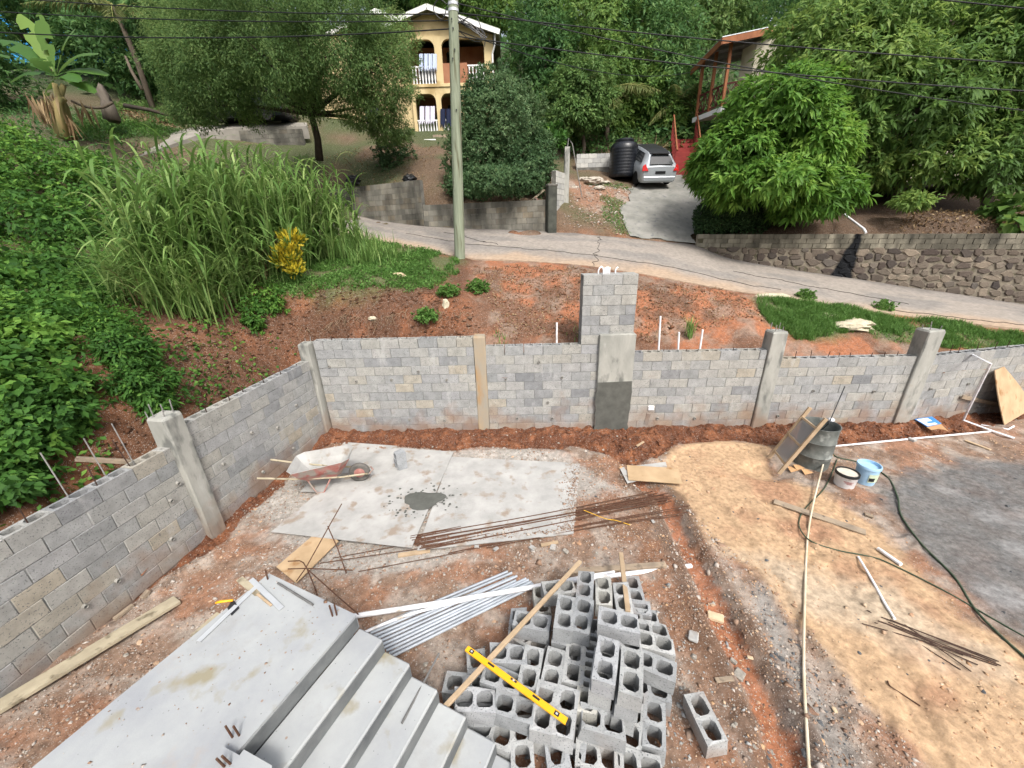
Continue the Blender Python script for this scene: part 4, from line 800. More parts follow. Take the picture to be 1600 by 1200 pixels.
# wet mortar
mb = MB(); c = gz(662, 781, .07); k = 26; rr = np.array([.30 + .05 * math.sin(3 * a_) + rs.uniform(-.03, .03) for a_ in np.linspace(0, 2 * math.pi, k, endpoint=False)])
ring = np.array([(c[0] + rr[i] * 1.15 * math.cos(2 * math.pi * i / k), c[1] + rr[i] * .75 * math.sin(2 * math.pi * i / k)) for i in range(k)]); mb.add(np.r_[np.c_[ring, np.full(k, .0725)], np.c_[(ring - c[:2]) * .7 + c[:2], np.full(k, .082)]], [(i, (i + 1) % k, k + (i + 1) % k, k + i) for i in range(k)] + [tuple(range(k, 2 * k))])
for i in range(70):
    a_ = rs.uniform(0, 6.28); d_ = rs.uniform(.28, .62); x, y = c[0] + d_ * 1.1 * math.cos(a_), c[1] + d_ * .75 * math.sin(a_); r_ = rs.uniform(.008, .03); mb.add([(x + r_ * math.cos(j * 1.047) * rs.uniform(.6, 1.3), y + r_ * math.sin(j * 1.047) * rs.uniform(.6, 1.3), .0735) for j in range(6)] + [(x, y, .081)], [(j, (j + 1) % 6, 6) for j in range(6)])
mb.build('wet_mortar', wet_mat, label='dark wet mortar stain with splashes on the plywood', cat='mortar')
# ---- wheelbarrow
pw = gz(556, 752, .06); ph = gz(462, 764, .06); d = (pw - ph)[:2]; a0 = math.atan2(d[1], d[0])
wbt = thing('wheelbarrow', 'cement-caked red wheelbarrow standing on the plywood', 'wheelbarrow', (pw[0], pw[1], .06)); Rw = rotz(a0); ow = np.array([pw[0], pw[1], .06])
def W(p): return np.array(p, float) @ Rw.T + ow
def rr_ring(x0, x1, y, z0_, z1_, q):
    return [(x0 + q, -y, z0_), (x1 - q, -y * .86, z1_), (x1, -y * .86 + q, z1_), (x1, y * .86 - q, z1_), (x1 - q, y * .86, z1_), (x0 + q, y, z0_), (x0, y - q, z0_), (x0, -y + q, z0_)]
outer = [rr_ring(-.78, -.20, .20, .26, .26, .06), rr_ring(-.92, -.08, .30, .40, .44, .09), rr_ring(-1.0, .04, .36, .54, .62, .11)]; inner = [rr_ring(-.99, .03, .35, .542, .622, .11), rr_ring(-.91, -.09, .29, .41, .45, .09), rr_ring(-.77, -.21, .19, .275, .275, .06)]
mb = MB(); V = np.array(sum(outer, [])); mb.add(W(V), [(i * 8 + j, i * 8 + (j + 1) % 8, (i + 1) * 8 + (j + 1) % 8, (i + 1) * 8 + j) for i in range(2) for j in range(8)] + [tuple(range(8))[::-1]]); tray = mb.build('tray', red_mat, wbt)
mb = MB(); V = np.array(outer[2] + sum(inner, [])); mb.add(W(V), [(i * 8 + j, i * 8 + (j + 1) % 8, (i + 1) * 8 + (j + 1) % 8, (i + 1) * 8 + j) for i in range(3) for j in range(8)] + [tuple(24 + j for j in range(8))]); mb.build('cement_lining', ply_mat, tray)
for sy in (-1, 1):
    mb = MB(); mb.tube([W((.26, sy * .10, .20)), W((-.2, sy * .17, .24)), W((-.9, sy * .24, .36)), W((-1.45, sy * .29, .50))], .017, 8); mb.build('handle', dirty_wood, wbt)
    mb = MB(); mb.tube([W((-.72, sy * .2, .26)), W((-.62, sy * .23, .02)), W((-.5, sy * .23, .01)), W((-.36, sy * .17, .24))], .013, 8); mb.build('leg', red_mat, wbt)
mb = MB(); mb.tube([W((.28, -.12, .20)), W((.34, 0, .21)), W((.28, .12, .20))], .015, 8); mb.build('wheel_guard', red_mat, wbt)
mb = MB(); Rwh = np.stack([Rw @ [1, 0, 0], Rw @ [0, 0, 1.0], Rw @ [0, -1.0, 0]], 1); mb.lathe([(.09, -.03), (.15, -.042), (.182, -.03), (.19, 0), (.182, .03), (.15, .042), (.09, .03)], 22, W((.10, 0, .19)), Rwh); wh = mb.build('wheel', pmat('caked_rubber', '4a4845', '6e6b66', sc=8, bump=.3), wbt, smooth=True)
mb = MB(); mb.lathe([(.02, -.05), (.095, -.034), (.1, 0), (.095, .034), (.02, .05)], 16, W((.10, 0, .19)), Rwh); mb.build('rim', red_mat, wh)
# ---- planks, landing clutter
a = onyard(-60, 1140, .03); b = onyard(277, 937, .03); bar_thing('plank', 'long dirty timber plank lying along the left wall', 'plank', a, b, .17, .045, dirty_wood)
a = onyard(178, 968, .02); b = onyard(208, 945, .03); bar_thing('wood_scrap', 'short broken wood scrap between the long plank and the left wall', 'wood', a, b, .05, .04, old_wood)
a = onyard(222, 935, .02); b = onyard(233, 922, .05); bar_thing('wood_scrap', 'grey wood scrap at the foot of the left wall', 'wood', a, b, .06, .05, old_wood)
sq = thing('framing_square', 'pale metal framing square lying at the landing\'s far corner', 'square', gz(400, 915, ZL + .012)); 
for n_, q0, q1 in (('long_arm', (310, 1002), (403, 914)), ('short_arm', (392, 905), (440, 951))):
    mb = MB(); mb.bar(gz(*q0, ZL + .012 + .003 * (n_ == 'short_arm')), gz(*q1, ZL + .012 + .003 * (n_ == 'short_arm')), .045, .004); mb.build(n_, alu_mat, sq)
bar_thing('wood_scrap', 'flat pale offcut under the framing square', 'wood', gz(374, 904, ZL + .006), gz(404, 928, ZL + .006), .06, .008, dirty_wood)
bar_thing('wood_scrap', 'short wooden peg beside the short arm of the square', 'wood', gz(402, 928, ZL + .012), gz(424, 946, ZL + .012), .022, .018, wood_mat)
bar_thing('wood_scrap', 'thin board edge leaning at the landing\'s left side', 'wood', gz(300, 995, ZL - .06), gz(342, 958, ZL - .06), .05, .02, dirty_wood)
pipe('rebar', 'short grey steel bar lying on the landing', 'rebar', [gz(434, 911, ZL + .014), gz(489, 945, ZL + .014)], .011, steel_mat, n=8)
pipe('steel_rod', 'dark steel rod lying across the steps', 'rod', [gz(686, 1021, .63), gz(628, 1130, .68)], .010, steel_mat, n=8)
tl = thing('trowel', 'trowel with a yellow handle on the landing\'s left edge under the square', 'trowel', gz(350, 940, ZL + .02))
mb = MB(); mb.tube([gz(337, 942, ZL + .03), gz(345, 940, ZL + .035), gz(364, 938, ZL + .03)], [.010, .013, .010], 8); mb.build('handle', yellow_mat, tl, smooth=True)
mb = MB(); mb.sheet([gz(364, 936, ZL + .02), gz(374, 950, ZL + .008), gz(362, 962, ZL + .006), gz(355, 950, ZL + .008)], .004); mb.build('blade', black_pl, tl)
# ---- drum, sieve, buckets
drum_mat = pmat('cement_coated_drum', '4e524f', '74777 3'.replace(' ', ''), sc=5, rough=0.85, bump=0.4, bsc=40, spot='8b8e8a', spot_sc=6, spot_amt=0.38)
pd = gz(1264, 726, -.05); dr = thing('steel_drum', 'grey cement-caked drum standing in a hollow before the wall', 'drum', pd)
mb = MB(); mb.lathe([(.285, 0), (.292, .02), (.288, .05), (.290, .29), (.300, .30), (.290, .315), (.290, .58), (.300, .59), (.290, .605), (.290, .86), (.300, .88), (.300, .89), (.288, .89), (.280, .86), (.280, .40)], 36, pd); mb.build('body', drum_mat, dr, smooth=50)
mb = MB(); mb.lathe([(.279, .52), (.279, .525)], 32, pd); mb.build('water', pmat('dark_water', '0e1512', '121a17', rough=0.08, bump=0, spec=0.5), dr)
mb = MB(); c = pd + [.27, .12, .9]; mb.lathe([(.02, -.03), (.05, -.02), (.055, .02), (.02, .04)], 10, c); mb.build('valve', pvc_mat, dr, smooth=True)
pipe('steel_rod', 'thin dark rod rising out of the drum against the wall', 'rod', [pd + [.12, .22, .5], gz(1295, 662, .93), gz(1320, 604, 1.35)], .009, black_pl, n=6)
sv = thing('sand_sieve', 'wooden framed sand sieve with wire mesh leaning on the drum', 'sieve', gz(1216, 738, 0))
rA0, rA1 = gz(1217, 740, -.02), gz(1291, 654, 1.16); rB0, rB1 = gz(1201, 716, -.02), gz(1266, 637, 1.16)
def rl(t, k): 
    A_, B_ = (rA0, rA1) if k == 0 else (rB0, rB1); return A_ + (B_ - A_) * t
nsv = np.cross(rA1 - rA0, rB0 - rA0)
for k in (0, 1): mb = MB(); mb.bar(rl(0, k), rl(1, k), .035, .06, ref=nsv); mb.build('rail', wood_mat, sv)
for t in (.16, .50, .82): mb = MB(); mb.bar(rl(t, 0), rl(t, 1), .035, .045, ref=nsv); mb.build('crossbar', wood_mat, sv)
mesh_mat = bpy.data.materials.new('wire_mesh'); mesh_mat.use_nodes = True; N_ = mesh_mat.node_tree.nodes; Lk = mesh_mat.node_tree.links; tb = N_.new('ShaderNodeBsdfTransparent'); mxs = N_.new('ShaderNodeMixShader'); mxs.inputs[0].default_value = .5; N_['Principled BSDF'].inputs['Base Color'].default_value = (.33, .33, .33, 1)
Lk.new(tb.outputs[0], mxs.inputs[1]); Lk.new(N_['Principled BSDF'].outputs[0], mxs.inputs[2]); Lk.new(mxs.outputs[0], N_['Material Output'].inputs[0])
mb = MB(); mb.sheet([rl(.16, 0), rl(.82, 0), rl(.82, 1), rl(.16, 1)], .003); mb.build('wire_mesh', mesh_mat, sv)
def bucket(label, px, py, r, h, body, rimm, fill, fz):
    p = onyard(px, py); t = thing('bucket', label, 'bucket', p, 'paint buckets by the drum')
    mb = MB(); mb.lathe([(r * .86, 0), (r * .88, .01), (r * .97, h * .8), (r * .99, h - .05)], 28, p); bd = mb.build('body', body, t, smooth=50)
    mb = MB(); mb.lathe([(r * .985, h - .055), (r * 1.05, h - .05), (r * 1.05, h - .012), (r * 1.02, h), (r * .95, h), (r * .94, fz - .02)], 28, p); mb.build('rim', rimm, t, smooth=50)
    mb = MB(); mb.lathe([(r * .94, fz), (r * .94, fz + .004)], 24, p); mb.build('contents', fill, t); return p, t
wb_mat = pmat('white_bucket', 'c9c9cb', 'dadada', sc=6, rough=0.45, bump=0, spec=0.4, spot='9c958c', spot_sc=6, spot_amt=0.38); bb_mat = pmat('light_blue_bucket', '8fb4d2', 'a3c4dc', sc=6, rough=0.45, bump=0, spec=0.4)
pb, tb_ = bucket('white bucket with a black rim, full of pale filler, beside the blue one', 1318, 757, .165, .27, wb_mat, black_pl, pmat('pale_filler', 'b7ada0', 'cbc3b6', sc=12, bump=.4), .24)
def wrap(p, r0, r1, z0_, z1_, a0_, a1_, k=8):
    an = np.linspace(a0_, a1_, k); V = [(p[0] + r0 * math.cos(a), p[1] + r0 * math.sin(a), p[2] + z0_) for a in an] + [(p[0] + r1 * math.cos(a), p[1] + r1 * math.sin(a), p[2] + z1_) for a in an]
    mb = MB(); mb.add(V, [(i, i + 1, k + i + 1, k + i) for i in range(k - 1)]); return mb
txt_red = pmat('red_print', '9a4a44', bump=0); 
for i, (z_, a_, w_) in enumerate(((.145, -2.0, .9), (.125, -2.0, .7), (.105, -1.9, .5))):
    wrap(pb, .165 * .935 + .003, .165 * .945 + .003, z_ - .006, z_ + .004, a_ - w_ / 2, a_ + w_ / 2).build('print_line', txt_red, tb_)
pb, tb_ = bucket('light blue bucket with a small picture label, behind the white one', 1349, 752, .165, .36, bb_mat, bb_mat, bb_mat, .30)
wrap(pb, .158, .163, .08, .24, -2.1, -.9).build('label_sheet', pmat('pale_green_label', 'a9b89a', 'c3cdb8', sc=20, bump=0), tb_)
wrap(pb, .160, .163, .10, .17, -2.05, -1.5).build('label_picture', black_pl, tb_)
# ---- hoses and pipes on the right
def ground_line(px, h): return [onyard(x, y, h) for x, y in px]
pipe('garden_hose', 'dark green hose snaking from the buckets to the lower right', 'hose', curve(ground_line([(1300, 690), (1304, 712), (1340, 722), (1384, 743), (1402, 775), (1408, 805), (1440, 850), (1490, 900), (1522, 950), (1560, 990), (1605, 1030), (1660, 1080)], .014)), .013, hose_mat, n=8)
pipe('garden_hose', 'thin dark hose looping under the plank, then trailing right', 'hose', curve(ground_line([(1308, 718), (1290, 760), (1262, 790), (1250, 808), (1250, 826), (1268, 846), (1310, 860), (1352, 868), (1385, 878), (1470, 920), (1540, 960), (1610, 1000)], .011)), .009, hose_mat, n=8)
pipe('water_pipe', 'cream pipe running from the drum straight down the tan ground', 'pipe', curve([onyard(1287, 722, .16), onyard(1270, 790, .05)] + ground_line([(1261, 850), (1257, 950), (1256, 1050), (1261, 1150), (1268, 1250)], .014)), .0145, pmat('cream_pipe', 'b7a88c', 'cfc6b4', sc=3, rough=.5, bump=0), n=8)
pipe('pvc_pipe', 'thin white pipe offcut lying bent on the tan ground', 'pipe', curve(ground_line([(1341, 870), (1362, 905), (1384, 945), (1398, 967)], .018)), .015, pvc_mat)
pipe('pvc_pipe', 'short thick white pipe offcut near the hose', 'pipe', ground_line([(1372, 857), (1408, 882)], .03), .026, pvc_mat)
for i in range(9):
    a = onyard(1345 + rs.uniform(0, 70), 952 + rs.uniform(0, 28) , .012); b = onyard(1500 + rs.uniform(0, 75), 1012 + rs.uniform(0, 45), .014)
    pipe('rebar', 'thin dark bar in the small scattered bunch on the tan ground', 'rebar', curve([a, (a + b) / 2 + [0, rs.uniform(-.03, .03), .004], b], 3), .006, MATS['rebar_steel'], 'thin bars scattered on the tan ground', 6)
pipe('rebar', 'short bent dark bar lying alone on the tan ground', 'rebar', curve(ground_line([(1387, 1064), (1391, 1072), (1412, 1086), (1438, 1103)], .01)), .007, MATS['rusty_steel'], n=6)
a = onyard(1209, 783, .03); b = onyard(1353, 832, .02); bar_thing('plank', 'old grey plank lying over the cream pipe', 'plank', a, b, .13, .022, old_wood)
A5 = R5_A; 
q0 = gp(1503, 558, R5_A + n5 * .1, R5_B + n5 * .1)
pipe('pvc_pipe', 'white bent pipe coming over the end wall down to the ground', 'pipe', [q0 - [0, 0, .06], gz(1513, 551, q0[2] + .06), gz(1548, 568, 1.66), gz(1505, 656, .10), onyard(1549, 673, .04), onyard(1585, 685, .03)], .022, pvc_mat)
pipe('pvc_pipe', 'long white pipe lying along the foot of the wall right of the drum', 'pipe', ground_line([(1296, 698), (1430, 685), (1549, 674)], .02), .019, pvc_mat)
pipe('pvc_pipe', 'short cream pipe with an elbow by the leaning plywood', 'pipe', ground_line([(1533, 664), (1575, 671), (1584, 666)], .02), .018, pvc_mat)
a = onyard(1508, 688, .015); b = onyard(1548, 703, .015); bar_thing('wood_scrap', 'yellowish wood strip near the dark sand patch', 'wood', a, b, .06, .025, wood_mat)
# leaning plywood at the right
bl, br = onyard(1568, 664), onyard(1600, 646); dv = (br - bl) / np.linalg.norm(br - bl); tl_ = gz(1553, 579, 1.2); upv = tl_ - bl
mb = MB(); K_ = 9; V = []
for i in range(K_):
    t = i / (K_ - 1); bow = -.06 * math.sin(math.pi * t)
    for s_ in (0, 2.44): V.append(bl + upv * t + dv * (s_ + bow) + np.array([0, 0, .02 * s_]))
nv = np.cross(dv, upv); nv /= np.linalg.norm(nv); V = np.array(V); V2 = V + nv * .016; kk = len(V)
mb.add(np.r_[V, V2], [(2 * i, 2 * i + 1, 2 * i + 3, 2 * i + 2) for i in range(K_ - 1)] + [(kk + 2 * i + 2, kk + 2 * i + 3, kk + 2 * i + 1, kk + 2 * i) for i in range(K_ - 1)] + [(2 * i + 2, kk + 2 * i + 2, kk + 2 * i, 2 * i) for i in range(K_ - 1)] + [(2 * i + 1, kk + 2 * i + 1, kk + 2 * i + 3, 2 * i + 3) for i in range(K_ - 1)] + [(0, kk, kk + 1, 1), (kk - 2, kk - 1, 2 * kk - 1, 2 * kk - 2)])
mb.build('plywood_sheet', ply_raw, label='tan plywood sheet leaning against the end wall at the right edge', cat='plywood')
a = gp(1503, 620, R5_A - n5 * .05, R5_B - n5 * .05); b = gp(1560, 632, R5_A - n5 * .05, R5_B - n5 * .05); bar_thing('plank', 'old plank braced along the end wall behind the leaning plywood', 'plank', a, b, .03, .09, old_wood)
# flattened bag
bg_ = thing('cement_bag', 'flattened blue and white carton with a torn brown flap on the loose soil', 'carton', onyard(1452, 664))
z_ = onyard(1452, 664)[2] + .06
blue_m = pmat('blue_print', '3b7fc4', '4c8ecf', bump=0, rough=.6); white_m = pmat('white_print', 'd6dae0', 'e2e5ea', bump=0, rough=.6); card = pmat('brown_card', 'a9845f', 'b8936c', sc=6, bump=.1)
def bq(px, zz): return [gz(x, y, zz) for x, y in px]
mb = MB(); mb.sheet(bq([(1429, 655), (1456, 651), (1471, 662), (1449, 667)], z_), .012); mb.build('panel', blue_m, bg_)
mb = MB(); mb.sheet(bq([(1432, 655.4), (1449, 653), (1465, 662.5), (1449, 665.5)], z_ + .009), .003); mb.build('printed_face', white_m, bg_)
mb = MB(); mb.sheet(bq([(1447, 659), (1457, 657.5), (1461, 660), (1451, 661.6)], z_ + .012), .002); mb.build('print_band', blue_m, bg_)
mb = MB(); mb.sheet(bq([(1448, 667.5), (1470, 662.5), (1482, 674), (1474, 671), (1466, 670), (1455, 672)], z_ + .002), .006); mb.build('flap', card, bg_)
# wall box, upright pipes behind the wall
p = gp(1017, 637, FW_A, FW_B); eb = thing('junction_box', 'small white electrical box on the block wall with a cut-out below it', 'box', p - [0, 0, .06])
mb = MB(); mb.cbox(p + np.r_[-fn * .01, 0], (.13, .05, .10), Rf, b=.006); mb.build('cover', pvc_mat, eb)
mb = MB(); q = gp(1011, 655, FW_A, FW_B); mb.cbox(q + np.r_[fn * .0, 0], (.10, .016, .28), Rf @ np.array(Matrix.Rotation(.15, 3, 'Y')), b=.004); mb.build('chase_mortar', mortar_mat, eb)
for px, y0_, y1_, d_ in ((870, 540, 504, 8.05), (1030, 552, 494, 8.02), (1061, 552, 519, 8.02), (1093, 552, 515, 8.0)):
    a = gy(px, y0_, d_); b = gy(px + (5 if px == 1093 else 2 if px == 1030 else 0), y1_, d_); pipe('pvc_pipe', {870: 'white upright pipe behind the wall left of the tall pillar', 1030: 'tallest white upright pipe behind the wall right of the pillar', 1061: 'shortest white upright pipe behind the wall right of the pillar', 1093: 'slanting white upright pipe farthest right of the pillar'}[px], 'pipe', [a - [0, 0, .3], b], .02, pvc_mat)
for x0_, y0_, x1_, y1_, d_ in ((210, 722, 180, 655, 4.4), (258, 700, 238, 664, 4.75), (170, 748, 140, 690, 4.0), (108, 775, 65, 720, 3.5)):
    a = gp(x0_, y0_, lw(9) + ln_ * .12, lw(1) + ln_ * .12); b = a + np.array([-.12, .05, .55]); pipe('steel_rod', 'thin rod slanting up out of the near left wall, ' + {210: 'second from the left column', 258: 'nearest the left column', 170: 'third from the left column', 108: 'farthest from the left column'}[x0_], 'rod', [a - [0, 0, .25], b], .007, MATS['grey_rebar'], 'rods out of the near left wall', 6)
# ---- rubble: single lumps, then loose stone as stuff
_ico = [(-.53, 0, .85), (.53, 0, .85), (-.53, 0, -.85), (.53, 0, -.85), (0, .85, .53), (0, .85, -.53), (0, -.85, .53), (0, -.85, -.53), (.85, .53, 0), (-.85, .53, 0), (.85, -.53, 0), (-.85, -.53, 0)]
_icf = [(0, 1, 4), (0, 4, 9), (9, 4, 5), (4, 8, 5), (4, 1, 8), (8, 1, 10), (8, 10, 3), (5, 8, 3), (5, 3, 2), (2, 3, 7), (7, 3, 10), (7, 10, 6), (7, 6, 11), (11, 6, 0), (0, 6, 1), (6, 10, 1), (9, 11, 0), (9, 2, 11), (9, 5, 2), (7, 11, 2)]
ICO = np.array(_ico); ICF = np.array(_icf)
def rocks(name, pos, size, mat, parent=None, flat=.65, kind='stuff', **kw):
    n_ = len(pos); V = np.repeat(ICO[None], n_, 0) * (1 + rng.normal(0, .18, (n_, 12, 1))); s_ = np.array(size)[:, None, None] * rng.uniform(.7, 1.3, (n_, 1, 3)); s_[:, :, 2] *= flat; V = V * s_
    an = rng.uniform(0, 6.28, n_); c_, s2 = np.cos(an), np.sin(an); X = V[..., 0] * c_[:, None] - V[..., 1] * s2[:, None]; Y = V[..., 0] * s2[:, None] + V[..., 1] * c_[:, None]; V = np.stack([X, Y, V[..., 2]], -1) + np.array(pos)[:, None, :]
    Fc = (ICF[None] + (np.arange(n_) * 12)[:, None, None]).reshape(-1, 3); mb = MB(); mb.v = [V.reshape(-1, 3)]; mb.f = [tuple(f) for f in Fc.tolist()]; mb.n = n_ * 12
    return mb.build(name, mat, parent, kind=kind, **kw)
stone_mat = pmat('grey_stone', '77736c', 'a09a90', sc=30, rough=.95, bump=.3, bsc=80); stone_dark = pmat('dark_gravel', '3c3e40', '5f6163', sc=40, rough=.95, bump=.2); clod_mat = pmat('red_clod', (.10, .04, .02), (.20, .085, .045), sc=12, rough=1, bump=.5, bsc=60)
OCT = np.array([(1, 0, 0), (-1, 0, 0), (0, 1, 0), (0, -1, 0), (0, 0, 1), (0, 0, -1.0)]); OCF = np.array([(0, 2, 4), (2, 1, 4), (1, 3, 4), (3, 0, 4), (2, 0, 5), (1, 2, 5), (3, 1, 5), (0, 3, 5)])
def grit(name, X, Y, Z, size, mat, flat=.6):
    n_ = len(X); V = OCT[None] * (1 + rng.normal(0, .25, (n_, 6, 1))) * np.asarray(size)[:, None, None] * rng.uniform(.7, 1.4, (n_, 1, 3)) + rng.normal(0, .25, (n_, 6, 3)) * np.asarray(size)[:, None, None]; V[..., 2] *= flat
    an = rng.uniform(0, 6.28, n_); c_, s2 = np.cos(an)[:, None], np.sin(an)[:, None]; V = np.stack([V[..., 0] * c_ - V[..., 1] * s2 + X[:, None], V[..., 0] * s2 + V[..., 1] * c_ + Y[:, None], V[..., 2] + Z[:, None]], -1).reshape(-1, 3); Fc = (OCF[None] + (np.arange(n_) * 6)[:, None, None]).reshape(-1, 3)
    me = bpy.data.meshes.new(name); me.vertices.add(len(V)); me.vertices.foreach_set('co', V.astype(np.float32).ravel()); nf = len(Fc); me.loops.add(nf * 3); me.loops.foreach_set('vertex_index', Fc.astype(np.int32).ravel()); me.polygons.add(nf); me.polygons.foreach_set('loop_start', np.arange(0, nf * 3, 3, dtype=np.int32)); me.update(calc_edges=True)
    at = me.attributes.new('v', 'FLOAT', 'POINT'); at.data.foreach_set('value', np.repeat(rng.random(n_).astype(np.float32), 6)); me.materials.append(mat); o = bpy.data.objects.new(name, me); COL.objects.link(o); o['kind'] = 'stuff'; ORG[o.name] = np.zeros(3); return o
def vmat(name, cols):
    mt = bpy.data.materials.new(name); mt.use_nodes = True; N = mt.node_tree.nodes; L = mt.node_tree.links; at = N.new('ShaderNodeAttribute'); at.attribute_name = 'v'; rp = N.new('ShaderNodeValToRGB'); e_ = rp.color_ramp.elements; e_[0].color = (*srgb(cols[0]), 1); e_[1].color = (*srgb(cols[-1]), 1)
    for i, c in enumerate(cols[1:-1]): q = e_.new((i + 1) / (len(cols) - 1)); q.color = (*srgb(c), 1)
    L.new(at.outputs['Fac'], rp.inputs[0]); L.new(rp.outputs[0], N['Principled BSDF'].inputs['Base Color']); N['Principled BSDF'].inputs['Roughness'].default_value = .95; N['Principled BSDF'].inputs['Specular IOR Level'].default_value = .15; return mt
grit_mix = vmat('mixed_grit', [(.16, .095, .065), (.30, .21, .155), (.24, .15, .10), (.36, .32, .28), (.42, .38, .34)]); grit_tan = vmat('tan_grit', [(.28, .15, .08), (.48, .31, .18), (.38, .24, .14), (.55, .44, .32)])
def scatter(n_, x0, x1, y0, y1, acc):
    X = rng.uniform(x0, x1, n_ * 1); Y = rng.uniform(y0, y1, n_ * 1); k_ = acc(X, Y); X, Y = X[k_], Y[k_]; return X, Y, yard_h(X, Y)
ground_ok = lambda X, Y: sdist(YARD, X, Y) > .15
X, Y, Z = scatter(9000, -5, 3, 1, 7.7, lambda X, Y: ground_ok(X, Y) & (rng.random(len(X)) < .15 + .75 * sstep(-.3, .2, sdist(Z_GRAVEL, X, Y) + (fbm(X, Y, 2, 3, 5) - .5) * .8)))
rocks('gravel', np.stack([X, Y, Z], 1), rng.lognormal(math.log(.011), .45, len(X)), stone_mat)
X, Y, Z = scatter(7000, 1, 12, .8, 7.7, lambda X, Y: ground_ok(X, Y) & (rng.random(len(X)) < .05 + .9 * np.maximum(sstep(-.1, .1, sdist(Z_STRIP, X, Y)), sstep(.3, .05, ldist(CHAN, X, Y)) * sstep(2.6, 1.6, Y))))
rocks('dark_gravel', np.stack([X, Y, Z], 1), rng.lognormal(math.log(.012), .4, len(X)), stone_dark)
X, Y, Z = scatter(16000, -6, 13, 1, 8.3, lambda X, Y: ground_ok(X, Y) & (sdist(Z_LOOSE, X, Y) > .0))
rocks('soil_clods', np.stack([X, Y, Z + .005], 1), rng.lognormal(math.log(.02), .45, len(X)), clod_mat, flat=.8)
X, Y, Z = scatter(2600, -5, 12, 1, 7.7, lambda X, Y: ground_ok(X, Y) & (sdist(Z_LOOSE, X, Y) < 0) & (sdist(Z_SAND, X, Y) < 0))
rocks('dry_crumbs', np.stack([X, Y, Z], 1), rng.lognormal(math.log(.010), .5, len(X)), pmat('tan_crumb', (.30, .16, .09), (.48, .36, .25), sc=6, rough=1, bump=.3))
X, Y, Z = scatter(60000, -5.2, 3.4, .9, 7.7, lambda X, Y: ground_ok(X, Y) & (sdist(Z_TAN, X, Y) < .1) & (sdist(Z_LOOSE, X, Y) < .05) & (rng.random(len(X)) < .25 + .75 * sstep(.4, .62, fbm(X, Y, 1.9, 4, 66))))
grit('grit', X, Y, Z, rng.lognormal(math.log(.0085), .5, len(X)), grit_mix)
X, Y, Z = scatter(26000, 1.6, 13, .9, 7.7, lambda X, Y: ground_ok(X, Y) & (sdist(Z_LOOSE, X, Y) < .05) & (sdist(Z_SAND, X, Y) < 0) & (rng.random(len(X)) < .08 + .8 * sstep(.52, .7, fbm(X, Y, 1.6, 4, 67))))
grit('tan_grit', X, Y, Z, rng.lognormal(math.log(.008), .5, len(X)), grit_tan)
X, Y, Z = scatter(2200, -.6, 2.4, 1.0, 4.2, lambda X, Y: ground_ok(X, Y) & (rng.random(len(X)) < np.exp(-(((X - .9) / 1.1) ** 2 + ((Y - 2.5) / 1.1) ** 2) ** 2)))
grit('block_crumbs', X, Y, Z, rng.lognormal(math.log(.010), .55, len(X)), vmat('cement_crumb', ['77797b', '9a9c9c', '8b8a85']))
u1, u2 = rng.uniform(0, 1.15, 180), rng.uniform(0, 2.2, 180) ** 1.2; Q = C0 - e * u1[:, None] - wd * u2[:, None]; grit('landing_grit', Q[:, 0], Q[:, 1], np.full(180, ZL + .003), rng.lognormal(math.log(.0038), .5, 180), grit_mix)
u1 = rng.random(1100); u2 = np.abs(rng.normal(0, .12, 1100)); sr0, sr1, sl0 = gz(906, 724), gz(896, 834), gz(652, 860); Q = np.where((np.arange(1100) < 700)[:, None], sr0 + (sr1 - sr0) * u1[:, None] - np.array([1, 0, 0]) * u2[:, None], sr1 + (sl0 - sr1) * u1[:, None] + np.array([0, 1, 0]) * u2[:, None]); grit('sheet_dirt', Q[:, 0], Q[:, 1], np.full(1100, .056), rng.lognormal(math.log(.008), .5, 1100), grit_mix)
tanbrick = pmat('tan_brick', 'b09c80', 'c4b093', sc=10, bump=.4); 
for px, py, s_, m_, lab in ((1117, 965, .10, tanbrick, 'flat tan brick fragment right of the heap'), (1083, 996, .10, ply_mat, 'square grey mortar fragment right of the heap'), (1155, 1056, .09, stone_mat, 'grey block chip beside the muddy channel'), (1146, 1034, .05, stone_mat, 'small grey stone beside the muddy channel'), (1172, 1028, .035, tanbrick, 'small tan stone in the muddy channel'), (1304, 1110, .035, tanbrick, 'tan stone beside the cream pipe'),
    (1358, 806, .07, old_wood, 'dark scrap lying right of the old plank'), (832, 857, .06, ply_mat, 'grey mortar lump below the steel bars, leftmost'), (864, 856, .07, ply_mat, 'grey mortar lump below the steel bars, middle'), (884, 862, .06, stone_mat, 'grey mortar lump below the steel bars, right one'), (775, 858, .05, ply_mat, 'pale rubble lump below the plywood edge'), (1020, 815, .04, ply_mat, 'pale stone by the string'), (1425, 688, .09, ply_mat, 'pale flat rubble piece at the foot of the end wall'), (745, 855, .05, ply_mat, 'small pale rubble lump left of the others')):
    p = onyard(px, py, .01); a_ = rs.uniform(0, 3.1); mb = MB(); mb.cbox(p + [0, 0, s_ * .18], (s_ * rs.uniform(1.2, 1.7), s_ * rs.uniform(.9, 1.2), s_ * .45), rotz(a_) @ np.array(Matrix.Rotation(rs.uniform(-.2, .2), 3, 'X')), b=s_ * .09)
    mb.v[0] = mb.v[0] + rng.normal(0, s_ * .04, mb.v[0].shape); mb.build('rubble_piece', m_, label=lab, cat='rubble', group='rubble pieces')
a = onyard(622, 868, .02); b = onyard(672, 860, .02); bar_thing('wood_scrap', 'pale wood offcut below the plywood corner', 'wood', a, b, .07, .03, wood_mat)
